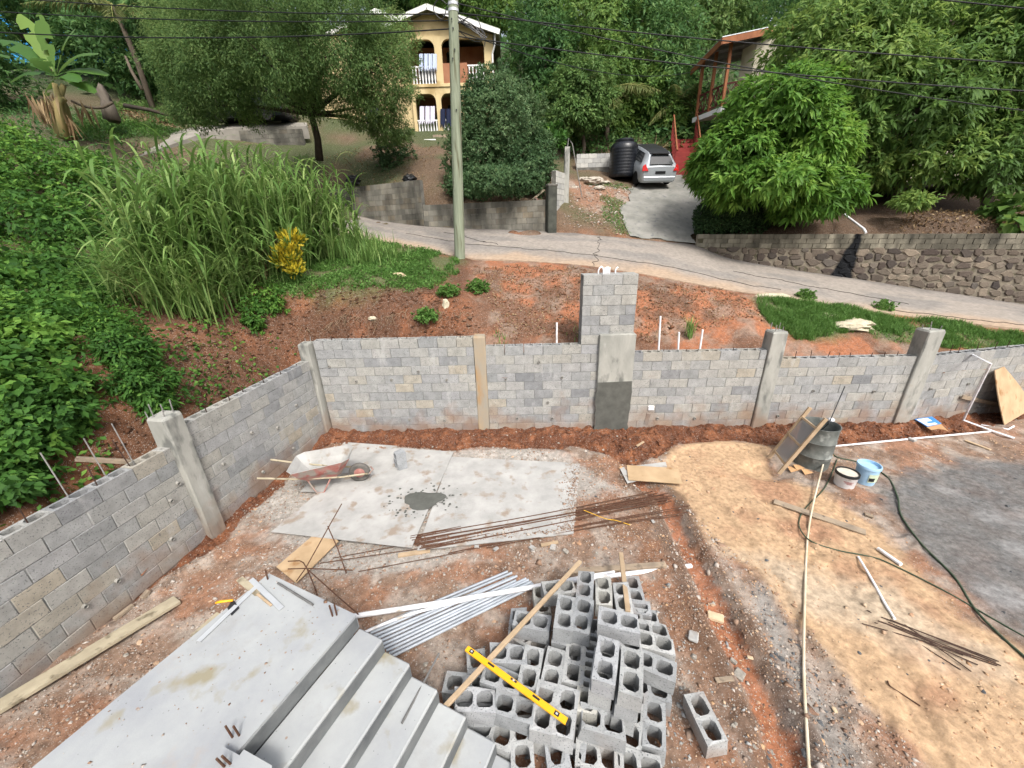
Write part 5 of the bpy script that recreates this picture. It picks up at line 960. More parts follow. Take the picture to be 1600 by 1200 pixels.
a = onyard(845, 852, .02); b = onyard(872, 847, .02); bar_thing('wood_scrap', 'short wood offcut among the rubble below the steel bars', 'wood', a, b, .05, .03, wood_mat)
a = onyard(1118, 1063, .02); b = onyard(1146, 1060, .02); bar_thing('wood_scrap', 'split brown wood scrap right of the heap', 'wood', a, b, .05, .02, old_wood)
a = onyard(995, 697, .03); b = onyard(1006, 690, .05); bar_thing('wood_scrap', 'small tan wood scrap in the loose soil by the pillar', 'wood', a, b, .05, .02, wood_mat)
for px, py in ((1245, 735), (1258, 742), (1236, 738)):
    p = onyard(px, py, .02); mb = MB(); mb.sheet([p, p + [.16, .02, .03], p + [.14, .14, .02], p + [.0, .12, .05]], .004); mb.build('card_scrap', card, label='crumpled brown cardboard under the drum', cat='cardboard', group='cardboard under the drum')
a = gp(118, 717, lw(9) + ln_ * .9, lw(1) + ln_ * .9); b = gp(212, 722, lw(9) + ln_ * .5, lw(1) + ln_ * .5); bar_thing('plank', 'grey board lying on the bank behind the near left wall', 'plank', a, b, .05, .06, old_wood)
# ================================================================== BEYOND THE WALL: walls, pole, houses, cars
old_block = pmat('weathered_block', (0.62, 0.62, 0.6), (1.15, 1.15, 1.12), sc=2.2, rough=0.95, bump=0.7, bsc=60, bdist=0.01, randcol=['6a6862', '85827a', '7b7871', '908b80', '6f6c66', '8a7f6e'], spot='34332f', spot_sc=1.6, spot_amt=0.46, spec=0.15, ssoft=.16, stretch=(1, 1, .45))
pale_block = pmat('pale_block', (0.85, 0.85, 0.85), (1.1, 1.1, 1.1), sc=6, rough=0.95, bump=0.6, bsc=80, coords='obj', randcol=['a7a7a3', 'b5b4ae', '9a9b99', 'bdbbb4'], spec=0.15)
old_mortar = pmat('old_mortar', '4b4a46', '75736c', sc=4, rough=0.95, bump=0.6, bsc=50)
def hillwall(label, p0, p1, ztop, zb, mat, T=.19, seed=0, group='old retaining walls', hollow=False, base=None):
    c = max(1, int(round((ztop - zb) / BH))); t, u, nb = block_wall('retaining_wall', label, p0[:2], p1[:2], c, z0=ztop - c * BH, hollow_top=hollow, seed=seed, wmat=mat, base=ztop - c * BH - .3 if base is None else base, T=T, group=group); 
    for ch in t.children:
        if ch.name.startswith('mortar'): ch.data.materials[0] = old_mortar
    return t
w0, w1, w2 = gy(520, 330, 19.7), gy(663, 354, 17.0), gy(852, 362, 15.8)
hillwall('mossy grey block retaining wall left of the pole, its taller part', w0, w1, gy(600, 288, 18.2)[2], min(w0[2], w1[2]) - .15, old_block, seed=31)
d12 = (w2 - w1)[:2] / np.linalg.norm((w2 - w1)[:2]); w1b = w1[:2] + d12 * .02
hillwall('lower stained block retaining wall behind the pole', w1b, w2, gy(760, 316, 16.4)[2], min(w1[2], w2[2]) - .15, old_block, seed=33)
wq = gy(690, 306, 16.8); 
# end pier and unfinished pier of the drive
p = gy(861, 363, 15.75); t = thing('gate_pier', 'dark mossy end pier of the retaining wall at the driveway mouth', 'pier', p - [0, 0, .2]); mb = MB(); mb.cbox(p + [0, 0, .70], (.34, .34, 1.75), rotz(.2), b=.02); mb.build('shaft', pmat('mossy_concrete', '2f312d', '50524a', sc=4, bump=.6), t); mb = MB(); mb.cbox(p + [0, 0, 1.6], (.38, .38, .08), rotz(.2), b=.02); mb.build('cap', old_mortar, t)
pa, pb_ = gy(868, 336, 16.6), gy(888, 322, 18.0); hillwall('unfinished pale block wall stub beside the driveway', pa, pb_, gy(872, 266, 16.6)[2], pa[2] - .2, pale_block, seed=41, group='pale block stubs by the driveway')
p = gy(884, 325, 17.6); t = thing('concrete_post', 'thin unfinished concrete post with bent wire beside the driveway', 'post', p - [0, 0, .3]); mb = MB(); mb.cbox(p + [0, 0, .95], (.2, .2, 2.5), None, b=.01); mb.build('shaft', cast_mat, t)
mb = MB(); mb.tube([p + [0, 0, 2.1], p + [.05, 0, 2.5], p + [.2, 0, 2.3], p + [.7, .2, .4]], .02, 6); mb.build('wire', MATS['grey_rebar'], t)
ta, tb2 = gy(900, 277, 22), gy(953, 277, 22); hillwall('pale block wall beside the black water tank', ta, tb2, gy(925, 240, 22)[2], gy(925, 264, 22)[2], pale_block, seed=43, group='pale block stubs by the driveway', base=ta[2] - .3)
# ---- stone wall
SW = [gy(*p) for p in [(1086, 383, 15.25), (1130, 404, 14.75), (1220, 420, 14.15), (1300, 432, 13.65), (1400, 447, 13.05), (1500, 462, 12.55), (1600, 477, 12.15), (1760, 500, 11.65), (1900, 520, 11.5)]]
SWt = [gy(px, 366 - (0.0 if px > 1100 else 0), f)[2] for px, f in ((1086, 15.25), (1130, 14.75), (1220, 14.15), (1300, 13.65), (1400, 13.05), (1500, 12.55), (1600, 12.15), (1760, 11.65), (1900, 11.5))]
sl = np.array(SW); sd_ = np.r_[0, np.cumsum(np.linalg.norm(np.diff(sl[:, :2], axis=0), axis=1))]
def swp(s): return np.array([np.interp(s, sd_, sl[:, 0]), np.interp(s, sd_, sl[:, 1])]), np.interp(s, sd_, sl[:, 2]), np.interp(s, sd_, SWt)
stw = thing('stone_wall', 'long retaining wall of dark field stones topped with stained block courses', 'wall', SW[3] - [0, 0, .3])
mb = MB(); ss = np.linspace(0, sd_[-1], 40); V = []
def swn(s):
    a_, b_ = swp(max(s - .1, 0))[0], swp(min(s + .1, sd_[-1]))[0]; d_ = (b_ - a_) / np.linalg.norm(b_ - a_); return d_, np.array([-d_[1], d_[0]])
for s in ss:
    q, zb, zt = swp(s); d_, nn = swn(s); V += [(*(q), zb - .4), (*(q), zt - .012), (*(q + nn * .4), zt - .012), (*(q + nn * .4), zb - .4)]
mb.add(V, [(i * 4 + 4 + j, i * 4 + j, i * 4 + (j + 1) % 4, i * 4 + 4 + (j + 1) % 4) for i in range(39) for j in range(4)] + [(0, 1, 2, 3)]); 
stw_mortar = pmat('stone_wall_mortar', '5f594f', '857c6d', sc=5, rough=.95, bump=.8, bsc=40, spot='54503f', spot_sc=3, spot_amt=.40); mb.build('mortar', stw_mortar, stw)
wet_black = pmat('black_wet_algae', '0f1010', '1c1d1d', sc=6, rough=.5, bump=.5, bsc=40)
cap_blk = pmat('stained_cap_block', (0.45, 0.45, 0.43), (1.25, 1.25, 1.2), sc=2.6, rough=.95, bump=.8, bsc=50, bdist=.015, randcol=['7f7a6e', '8d877a', '757065', '969082'], spot='3a3831', spot_sc=2.2, spot_amt=.46, stretch=(1, 1, .35), ssoft=.15)
stone_rnd = pmat('field_stone', (0.7, 0.7, 0.7), (1.2, 1.2, 1.2), sc=6, rough=.9, bump=.7, bsc=40, coords='obj', randcol=['4a413c', '5c524a', '6b6257', '524942', '756a5d', '423c39', '85796a', '57524d'])
def is_wet(q, z): 
    v = np.array([q[0], q[1], z]) - O; zc = v @ FWD; px = 800 + F_PX * (v @ RIGHT) / zc; py = 600 - F_PX * (v @ UP) / zc
    t = (py - 366) / 74; return 1339 - 18 * t < px < 1352 + 2 * t
rs = random.Random(11); s = .1
CAPH = .46
for k in range(3):
    s = .05 + (k % 2) * .2
    while s < sd_[-1] - .4:
        q, zb, zt = swp(s + .2); d_, nn = swn(s + .2); zc = zt - (k + .5) * CAPH / 3
        if zc > zb - .05:
            Rk = np.stack([np.r_[d_, 0], np.r_[nn, 0], [0, 0, 1]], 1); o = inst('block', solid_block(.39, rs.randrange(4), .2, .145), (*(q + nn * (.1 - .02)), zc), Rk @ rotz(rs.uniform(-.02, .02)), stw); o.material_slots[0].link = 'OBJECT'; o.material_slots[0].material = cap_blk
        s += .405
SM = []
for k in range(14):
    nv_ = rng.integers(5, 8); an = np.sort((np.arange(nv_) + rng.uniform(-.28, .28, nv_)) * 2 * math.pi / nv_); rad = rng.uniform(.82, 1.08, nv_) * np.minimum(1 / np.maximum(np.abs(np.cos(an)), 1e-3), 1 / np.maximum(np.abs(np.sin(an)), 1e-3)) ** .55
    ring = np.stack([rad * np.cos(an), np.zeros(nv_), rad * np.sin(an)], 1); V = np.concatenate([ring + [0, 1, 0], ring * [1, 1, 1] + [0, -.2, 0], ring * [.80, 1, .78] + [0, -.85, 0] + np.c_[np.zeros(nv_), rng.uniform(-.15, .25, nv_), np.zeros(nv_)]])
    Fs = [(i, (i + 1) % nv_, nv_ + (i + 1) % nv_, nv_ + i) for i in range(nv_)] + [(nv_ + i, nv_ + (i + 1) % nv_, 2 * nv_ + (i + 1) % nv_, 2 * nv_ + i) for i in range(nv_)] + [tuple(range(2 * nv_, 3 * nv_))]
    me = bpy.data.meshes.new('stone'); me.from_pydata(V.tolist(), [], [tuple(int(j) for j in f) for f in Fs]); me.materials.append(stone_rnd); SM.append(me)
s = .2; nst = 0
zrow = 0
for row in range(9):
    s = rs.uniform(0, .2)
    while s < sd_[-1] - .2:
        w_ = rs.uniform(.18, .50); q, zb, zt = swp(s + w_ / 2); z_ = zt - CAPH - .10 - row * .20 + rs.uniform(-.05, .05)
        if z_ > zb - .02 and nst < 300:
            d_, nn = swn(s + w_ / 2); h_ = rs.uniform(.085, .15); R0 = np.stack([np.r_[d_, 0], np.r_[nn, 0], [0, 0, 1]], 1) @ np.array(Matrix.Rotation(rs.uniform(-.18, .18) + rs.choice((0, math.pi)), 3, 'Y')) 
            o = inst('stone', rs.choice(SM), (*(q + nn * .01), z_), R0 @ np.diag([w_ * .52, .05, h_]), stw); nst += 1
        s += w_ * 1.0 + rs.uniform(-.02, .04)
# black algae streak below the drain pipe: a stain with its own shape across stones, blocks and mortar
def streak(mt):
    N = mt.node_tree.nodes; L = mt.node_tree.links; bs = N['Principled BSDF']; old = bs.inputs['Base Color'].links[0].from_socket
    p0 = gy(1347, 366, 13.35); d_, nn = swn(np.interp(1347, [1300, 1400], [sd_[3], sd_[4]])); g = N.new('ShaderNodeNewGeometry'); sb = N.new('ShaderNodeVectorMath'); sb.operation = 'SUBTRACT'; sb.inputs[1].default_value = tuple(p0); L.new(g.outputs['Position'], sb.inputs[0])
    dt = N.new('ShaderNodeVectorMath'); dt.operation = 'DOT_PRODUCT'; dt.inputs[1].default_value = (d_[0], d_[1], -.13); L.new(sb.outputs[0], dt.inputs[0]); nz = N.new('ShaderNodeTexNoise'); nz.inputs['Scale'].default_value = 4; nz.inputs['Detail'].default_value = 5; L.new(g.outputs['Position'], nz.inputs['Vector'])
    def mth(op, *a):
        n_ = N.new('ShaderNodeMath'); n_.operation = op
        for i, v in enumerate(a):
            if isinstance(v, (int, float)): n_.inputs[i].default_value = v
            else: L.new(v, n_.inputs[i])
        return n_.outputs[0]
    sz_ = N.new('ShaderNodeSeparateXYZ'); L.new(sb.outputs[0], sz_.inputs[0]); half = mth('MULTIPLY_ADD', sz_.outputs[2], -.16, .11); off = mth('MULTIPLY_ADD', sz_.outputs[2], -.02, dt.outputs['Value']); ab = mth('ABSOLUTE', off); w2_ = mth('MULTIPLY_ADD', nz.outputs[0], .22, mth('SUBTRACT', half, .11)); df = mth('SUBTRACT', w2_, ab)
    mr = N.new('ShaderNodeMapRange'); mr.inputs[1].default_value = -.03; mr.inputs[2].default_value = .05; L.new(df, mr.inputs[0]); mx = N.new('ShaderNodeMix'); mx.data_type = 'RGBA'; L.new(mr.outputs[0], mx.inputs[0]); L.new(old, mx.inputs[6]); mx.inputs[7].default_value = (.006, .007, .009, 1); L.new(mx.outputs[2], bs.inputs['Base Color'])
for mt in (stone_rnd, cap_blk, stw_mortar): streak(mt)
pipe('drain_pipe', 'white drain pipe ending over the black streak on the stone wall', 'pipe', [gy(1318, 334, 14.8), gy(1350, 358, 13.4), gy(1353, 364, 13.25)], .035, pvc_mat)
# ---- utility pole and cables
pb0 = gy(718, 406, 12.6); pt0 = gy(708, 0, 12.75); pv = (pt0 - pb0); ptop = pb0 + pv * 1.12
pole_mat = pmat('pole_wood', '6e7663', '8d9480', sc=3, rough=.9, bump=.6, bsc=40, stretch=(6, 6, .35), spot='55543f', spot_sc=2.5, spot_amt=.4)
pol = thing('utility_pole', 'weathered greenish wooden utility pole beside the road', 'pole', pb0 - [0, 0, .3]); mb = MB(); mb.tube([pb0 - [0, 0, .3], pb0 + pv * .5, ptop], [.165, .148, .125], 14); mb.build('shaft', pole_mat, pol, smooth=60)
for t in (.965, .985): mb = MB(); c = pb0 + pv * t; mb.tube([c - [0, 0, .03], c + [0, 0, .03]], .139, 14); mb.build('band', alu_mat, pol, smooth=60)
for t, px in ((.62, 6), (.80, -5), (.83, 5), (.90, 0), (.93, -5)): mb = MB(); c = pb0 + pv * t + [px * .006, -.15, 0]; mb.tube([c, c - [0, .03, 0]], .02, 8); mb.build('bolt', black_pl, pol)
for i in range(7):
    c = pb0 + pv * .93 + [.14, -.05, 0]; q = [c + [rng.normal(0, .04), 0, rng.normal(0, .05)], c + [.35 + rng.normal(0, .12), -.05, -.12 + rng.normal(0, .10)], c + [.62 + rng.normal(0, .12), -.05, -.38 + rng.normal(0, .1)]]
    mb = MB(); mb.tube(curve(q, 4), .012, 6); mb.build('loose_cable', black_pl, pol)
mb = MB(); c = pb0 + pv * .96 + [-.3, -.05, .1]; mb.tube(curve([c + [.15, 0, 0], c + [0, 0, -.25], c + [-.2, 0, -.05], c + [-.05, 0, .15], c + [.15, 0, .05]], 5), .012, 6); mb.build('cable_coil', black_pl, pol)
wire_m = pmat('cable_black', '16181a', '202224', bump=0, rough=.6)
def wire(label, a, b, sag, r=.012):
    a = np.array(a); b = np.array(b); t = np.linspace(0, 1, 25)[:, None]; pts = a + (b - a) * t; pts[:, 2] -= sag * 4 * (t * (1 - t))[:, 0]; pipe('overhead_cable', label, 'cable', pts, r, wire_m, 'overhead cables', 6)
wire('thick overhead cable leaving the pole to the left, lowest of them', gy(705, 45, 12.7), gy(-250, 30, 15), .30, .015)
wire('overhead cable leaving the pole to the left, middle one', gy(705, 32, 12.7), gy(-250, -2, 15), .2)
wire('overhead cable leaving the pole to the left, uppermost', gy(705, 22, 12.7), gy(-250, -30, 14), .2)
wire('overhead cable going right across the mango crown, lowest', gy(716, 57, 12.7), gy(1750, 150, 10.0), .15, .0135)
wire('overhead cable going right across the mango crown, second lowest', gy(714, 20, 12.7), gy(1750, 108, 10.2), .1, .013)
wire('overhead cable going right across the mango crown, third lowest', gy(714, 5, 12.7), gy(1750, 190, 11), .25, .012)
wire('overhead cable crossing the top right corner', gy(712, -90, 12.7), gy(1750, 28, 10.2), .05, .013)
wire('house service cable dropping from the pole to the yellow house', gy(714, 45, 12.7), gy(763, 53, 26.8), .3, .012)
wire('telephone cable from the pole to the balcony house', gy(716, 48, 12.7), gy(1084, 112, 24), .5, .012)
# ---- yellow house
YH = 27.0
yel = pmat('yellow_wall', 'bba77d', 'c6b48a', sc=1.2, rough=.85, bump=.15, bsc=30, spot='a28d63', spot_sc=.8, spot_amt=.36); terr = pmat('brown_wall', '8d5f47', '9e7156', sc=2, rough=.9, bump=.2); roof_m = pmat('green_grey_roof', '8f9683', 'a3a996', sc=3, rough=.7, bump=.2); wht = pmat('white_paint', 'd3d4d2', 'dededd', sc=3, rough=.6, bump=.05); dkr = pmat('dark_interior', '2a2320', '3a302b', bump=0)
win_m = pmat('window_glass', '15191c', '20262a', rough=.1, bump=0, spec=.6)
def hx(px, py=120): return gy(px, py, YH)[0]
def hzz(py, px=680): return gy(px, py, YH)[2]
zg, zs, ze = hzz(213), hzz(131), hzz(58)
yh = thing('yellow_house', 'two-storey yellow house with arched porches and white balusters', 'house', (hx(640), YH + 3, zg - .5))
X0, X1 = hx(495), hx(772); XL = hx(640)
def hbox(name, x0, x1, y0, y1, z0, z1, mat, par=None, b=.01): mb = MB(); mb.cbox(((x0 + x1) / 2, (y0 + y1) / 2, (z0 + z1) / 2), (x1 - x0, y1 - y0, z1 - z0), None, b=b); return mb.build(name, mat, par or yh)
hbox('wall', X0, XL - .02, YH + .3, YH + 8, zg - 1.5, ze + .2, yel)
hbox('back_wall', XL, X1, YH + 1.9, YH + 8, zg - 1.5, ze + .2, terr)
hbox('side_wall', X1 - .16, X1 - .005, YH + .2, YH + 1.88, zs + .01, ze + .2, terr)
hbox('floor_slab', XL - .1, X1 + .05, YH - .06, YH + 1.9, zs - .16, zs, yel); hbox('base', XL - .1, X1 + .05, YH - .04, YH + 1.9, zg - 1.6, zg, yel)
def arch_panel(x0, x1, z0, z1, rad, par):
    k = 6; top = z1 + .02; pts = [(x0, top)] ; arc = [(x0, z1 - rad)] + [(x0 + rad - rad * math.cos(a), z1 - rad + rad * math.sin(a)) for a in np.linspace(0, math.pi / 2, k)] + [(x1 - rad + rad * math.sin(a), z1 - rad + rad * math.cos(a)) for a in np.linspace(0, math.pi / 2, k)]
    return arc
def facade(zb, zt, zo0, zo1, openings, name):
    # piers between the openings
    xs_ = [XL] + [v for o_ in openings for v in o_] + [X1]
    for a_, b_ in zip(xs_[::2], xs_[1::2]):
        if b_ - a_ > .02: hbox('pier', a_, b_, YH, YH + .22, zb, zt, yel)
    for (a_, b_) in openings:
        arc = arch_panel(a_, b_, zo0, zo1, .38, None); arc = sorted(set([(round(x, 4), round(z, 4)) for x, z in arc])); mb = MB(); V = []
        for x, z in arc: V += [(x, YH + .004, z), (x, YH + .216, z), (x, YH + .216, zt), (x, YH + .004, zt)]
        mb.add(V, [(i * 4 + j, i * 4 + (j + 1) % 4, i * 4 + 4 + (j + 1) % 4, i * 4 + 4 + j) for i in range(len(arc) - 1) for j in range(4)]); mb.build('arch', yel, yh)
facade(zs, ze + .05, zs, hzz(61), [(hx(643), hx(682)), (hx(693), hx(758))], 'upper'); facade(zg, zs - .17, zg, hzz(146), [(hx(645), hx(678)), (hx(686), hx(712)), (hx(722), hx(758))], 'lower')
def balusters(x0, x1, z0):
    hbox('handrail', x0, x1, YH + .04, YH + .16, z0 + .78, z0 + .86, wht); n_ = max(2, int((x1 - x0) / .17))
    for i in range(n_):
        x = x0 + (i + .5) * (x1 - x0) / n_; mb = MB(); mb.lathe([(.05, 0), (.05, .06), (.03, .12), (.055, .28), (.05, .42), (.028, .6), (.045, .70), (.045, .78)], 8, (x, YH + .10, z0)); mb.build('baluster', wht, yh, smooth=True)
balusters(hx(643), hx(682), zs); balusters(hx(731), hx(758), zs); balusters(hx(645), hx(678), zg); balusters(hx(686), hx(712), zg)
hbox('brick_panel', hx(690), hx(731), YH + .03, YH + .17, zs, zs + .95, terr)
hbox('window', hx(694), hx(703), YH + 1.86, YH + 1.92, zs + .9, zs + 2.1, win_m); hbox('window', hx(648), hx(672), YH + 1.86, YH + 1.92, zs + .2, zs + 2.0, win_m); hbox('door', hx(690), hx(700), YH + 1.86, YH + 1.92, zg, zg + 2.0, dkr); hbox('window', hx(560), hx(585), YH + .26, YH + .32, zg + .8, zg + 2.0, win_m); hbox('window', hx(555), hx(585), YH + .26, YH + .32, zs + .9, zs + 2.1, win_m)
zap, zea = hzz(14), hzz(56); xr = hx(678); xe = hx(783); xw = 2 * xr - xe
for (a_, b_) in (((xr, zap), (xe, zea)), ((xr, zap), (xw, zea))):
    mb = MB(); mb.sheet([(a_[0], YH - .5, a_[1]), (b_[0], YH - .5, b_[1]), (b_[0], YH + 8.3, b_[1]), (a_[0], YH + 8.3, a_[1])], .09); rf = mb.build('roof', roof_m, yh)
    mb = MB(); mb.bar((a_[0], YH - .55, a_[1] - .12), (b_[0], YH - .55, b_[1] - .12), .04, .22, ref=(0, 0, 1)); mb.build('fascia', wht, rf)
mb = MB(); mb.sheet([(xw + .35, YH + .1, ze), (xe - .3, YH + .1, ze), (xr, YH + .1, zap - .12)], .1); mb.build('gable', yel, yh)
x2 = hx(592); zap2 = hzz(-8); 
for (a_, b_) in (((x2, zap2), (hx(655), hzz(24))), ((x2, zap2), (hx(505), hzz(32)))):
    mb = MB(); mb.sheet([(a_[0], YH + 1.2, a_[1]), (b_[0], YH + 1.2, b_[1]), (b_[0], YH + 9, b_[1]), (a_[0], YH + 9, a_[1])], .09); rf = mb.build('roof', roof_m, yh)
    mb = MB(); mb.bar((a_[0], YH + 1.15, a_[1] - .1), (b_[0], YH + 1.15, b_[1] - .1), .04, .2); mb.build('fascia', wht, rf)
hbox('upper_gable_wall', hx(510), hx(648), YH + 1.6, YH + 8.5, ze, hzz(22), yel)
mb = MB(); mb.tube([(X1 + .12, YH - .3, zea - .1), (X1 + .12, YH - .2, zea - .5), (X1 - .05, YH - .06, zea - .9), (X1 - .05, YH - .06, zs)], .05, 8); mb.build('downpipe', wht, yh)
hbox('porch_step', hx(672), hx(695), YH - .9, YH - .05, zg - .25, zg - .1, old_wood); hbox('porch_step', hx(660), hx(678), YH - 1.4, YH - .95, zg - .55, zg - .4, wht)
def laundry(label, px0, px1, py0, py1, col, n_=3):
    t = thing('laundry', label, 'laundry', gy((px0 + px1) / 2, py1, YH - .1)); mt = pmat('cloth_' + col, col, col, bump=0, rough=.9)
    for i in range(n_):
        a_, b_ = px0 + (px1 - px0) * i / n_, px0 + (px1 - px0) * (i + .9) / n_; mb = MB(); V = []; kx, kz = 7, 5
        for r_ in range(kz):
            for c_ in range(kx):
                q = gy(a_ + (b_ - a_) * c_ / (kx - 1), py0 + (py1 - py0) * r_ / (kz - 1) * (1 - .12 * ((i + c_) % 3)), YH - .1); V.append(q + [0, .05 * math.sin(c_ * 1.9 + i), 0])
        V = np.array(V); m_ = len(V); mb.add(np.r_[V, V + [0, .012, 0]], [(r_ * kx + c_, r_ * kx + c_ + 1, (r_ + 1) * kx + c_ + 1, (r_ + 1) * kx + c_) for r_ in range(kz - 1) for c_ in range(kx - 1)] + [(m_ + (r_ + 1) * kx + c_, m_ + (r_ + 1) * kx + c_ + 1, m_ + r_ * kx + c_ + 1, m_ + r_ * kx + c_) for r_ in range(kz - 1) for c_ in range(kx - 1)]); mb.build('cloth', mt, t, smooth=True)
laundry('pale blue and white washing hung in the upper left arch', 655, 683, 84, 112, 'b9c4da', 4); laundry('white washing hung in the lower left arch', 656, 680, 166, 195, 'd4d0e0', 3); laundry('navy washing hung in the lower right arch', 688, 706, 170, 200, '1f2740', 2)
# ---- balcony house on the right
bh_w = pmat('orange_timber', '7d4c31', '94603f', sc=4, rough=.7, bump=.2, stretch=(1, 1, .3)); bh_r = pmat('maroon_rail', '4a2320', '5a2d28', sc=4, rough=.7, bump=.1); cream = pmat('cream_wall', 'bdb59f', 'cfc8b4', sc=1.5, rough=.85, bump=.1); soffit = pmat('grey_soffit', '6e6a66', '83807b', sc=4, bump=.1); metal_roof = pmat('metal_roof', 'a9b0b3', 'bcc2c5', sc=6, rough=.4, bump=0, metal=.5)
c3 = gy(1128, 167, 22.5); zf = c3[2]; c1 = gz(1088, 183, zf); c4 = gz(1172, 160, zf); c4 = c3 + (c4 - c3) / np.linalg.norm(c4 - c3) * 6.0
bhh = thing('balcony_house', 'raised house with orange timber posts and a maroon railed balcony behind the mango tree', 'house', (c3[0] + 2, c3[1] + 3, zf - 3))
e1 = (c1 - c3) / np.linalg.norm(c1 - c3); e2 = (c4 - c3) / np.linalg.norm(c4 - c3); L1 = np.linalg.norm(c1 - c3)
mb = MB(); mb.slab([(c3 - e1 * .1 - e2 * .1)[:2], (c1 + e1 * .15 - e2 * .1)[:2], (c1 + e1 * .15 + e2 * 6)[:2], (c3 - e1 * .1 + e2 * 6)[:2]], zf - .22, zf); mb.build('floor_slab', wht, bhh)
mb = MB(); wb0 = c3 + e2 * 1.6 + e1 * .8; mb.slab([wb0[:2], (wb0 + e1 * (L1 - 1))[:2], (wb0 + e1 * (L1 - 1) + e2 * 5)[:2], (wb0 + e2 * 5)[:2]], zf, zf + 2.5); mb.build('wall', cream, bhh)
mb = MB(); wb1 = c3 + e2 * 1.2 + e1 * .6; mb.slab([wb1[:2], (wb1 + e1 * (L1 - .4))[:2], (wb1 + e1 * (L1 - .4) + e2 * 5)[:2], (wb1 + e2 * 5)[:2]], zf - 4.5, zf - .23); mb.build('lower_wall', cream, bhh)
for t, pyt in ((0, 70), (.5, 88), (1, 109)):
    b_ = c3 + e1 * L1 * t; ht = 2.45 + .35 * (1 - t); mb = MB(); mb.cbox(b_ + [0, 0, ht / 2], (.13, .13, ht), None, b=.01); mb.build('post', bh_w, bhh)
for (a_, b_) in ((c3, c1), (c3, c3 + e2 * 2.4)):
    for h_ in (.12, .92): mb = MB(); mb.bar(a_ + [0, 0, h_], b_ + [0, 0, h_], .06, .07); mb.build('rail', bh_r, bhh)
    n_ = int(np.linalg.norm(b_ - a_) / .42)
    for i in range(n_):
        q0 = a_ + (b_ - a_) * i / n_; q1 = a_ + (b_ - a_) * (i + 1) / n_
        for s0, s1 in ((.14, .9), (.9, .14)): mb = MB(); mb.bar(q0 + [0, 0, s0], q1 + [0, 0, s1], .03, .045); mb.build('lattice_bar', bh_r, bhh)
        mb = MB(); mb.bar(q0 + [0, 0, .14], q0 + [0, 0, .9], .03, .045, ref=(1, 0, 0)); mb.build('lattice_bar', bh_r, bhh)
Pn = gy(1129, 60, 21.9); Pl = gz(1080, 110, zf + 2.35); Pr = gy(1186, 48, 22.0); ev = (Pr - Pn); ev = ev / np.linalg.norm(ev) * 6
mb = MB(); mb.sheet([Pl, Pn, Pn + ev, Pl + ev], .05); rfb = mb.build('roof', soffit, bhh); nr_ = np.cross(Pn - Pl, ev); nr_ = nr_ / np.linalg.norm(nr_) * np.sign(nr_[2]); mb = MB(); mb.sheet([Pl + nr_ * .06, Pn + nr_ * .06, Pn + ev + nr_ * .06, Pl + ev + nr_ * .06], .03); mb.build('roof_sheet', metal_roof, rfb)
mb = MB(); mb.sheet([Pn + nr_ * .04, Pn + ev + nr_ * .04, Pn + ev + nr_ * .04 + (Pn - Pl) * .3 + [0, 0, -2.6], Pn + nr_ * .04 + (Pn - Pl) * .3 + [0, 0, -2.6]], .03)
for a_, b_ in ((Pl, Pn), (Pn, Pn + ev)): mb = MB(); mb.bar(a_ - [0, 0, .1], b_ - [0, 0, .1], .05, .24); mb.build('fascia', bh_w, bhh)
for t in (.25, .5, .75): a_ = Pl + (Pn - Pl) * t; mb = MB(); mb.bar(a_ - [0, 0, .1], a_ + ev - [0, 0, .1], .06, .12); mb.build('rafter', soffit, bhh)
# red garden stair by the car
red_c = pmat('red_painted_concrete', '7a2f2c', '8f3a35', sc=3, rough=.8, bump=.3); rsp = gy(1072, 276, 22.3) + [0, 0, .1]
rst = thing('red_stair', 'red painted concrete stair with railings beside the silver car', 'stair', rsp - [0, 0, .2])
for i in range(8): q = rsp + [.15 * i * .3, .24 * i, .24 * i]; mb = MB(); mb.cbox(q + [0, .15, -.3], (1.15, .25, .98), None, b=.01); mb.build('step', red_c, rst)
for sx in (-.62, .62):
    for i in range(0, 8, 1): q = rsp + [sx + .045 * i, .24 * i, .24 * i]; mb = MB(); mb.cbox(q + [0, .15, .62], (.04, .04, .95), None, b=.005); mb.build('rail_post', red_c, rst)
    mb = MB(); mb.bar(rsp + [sx, 0, 1.1], rsp + [sx + .045 * 8, 1.92, 1.1 + .24 * 8], .06, .07); mb.build('handrail', bh_w, rst)
# cream lower building behind the mango trees
cb = thing('cream_building', 'cream wall with a red base strip glimpsed under the mango crown', 'building', gy(1350, 292, 19.3)); p = gy(1345, 292, 19.3)
mb = MB(); mb.cbox(p + [1.5, 1.0, 1.3], (9, 2, 3.2), None, b=.02); mb.build('wall', cream, cb); mb = MB(); mb.cbox(p + [-2.0, -.03, .1], (4.2, .1, .5), None, b=.01); mb.build('base_strip', red_c, cb)
mb = MB(); mb.cbox(p + [1.5, -1.1, -.12], (9, 2.2, .2), None, b=.02); mb.build('apron', conc_drive, cb); 
pp_ = p + [1.15, -.5, 0]; pt_ = thing('flower_pot', 'dark round planter standing before the cream wall', 'planter', pp_); mb = MB(); mb.lathe([(.18, 0), (.3, .25), (.34, .4), (.30, .4), (.28, .3)], 14, pp_); mb.build('bowl', black_pl, pt_, smooth=50); mb = MB(); mb.lathe([(.285, .33), (.28, .34)], 14, pp_); mb.build('soil', clod_mat, pt_)
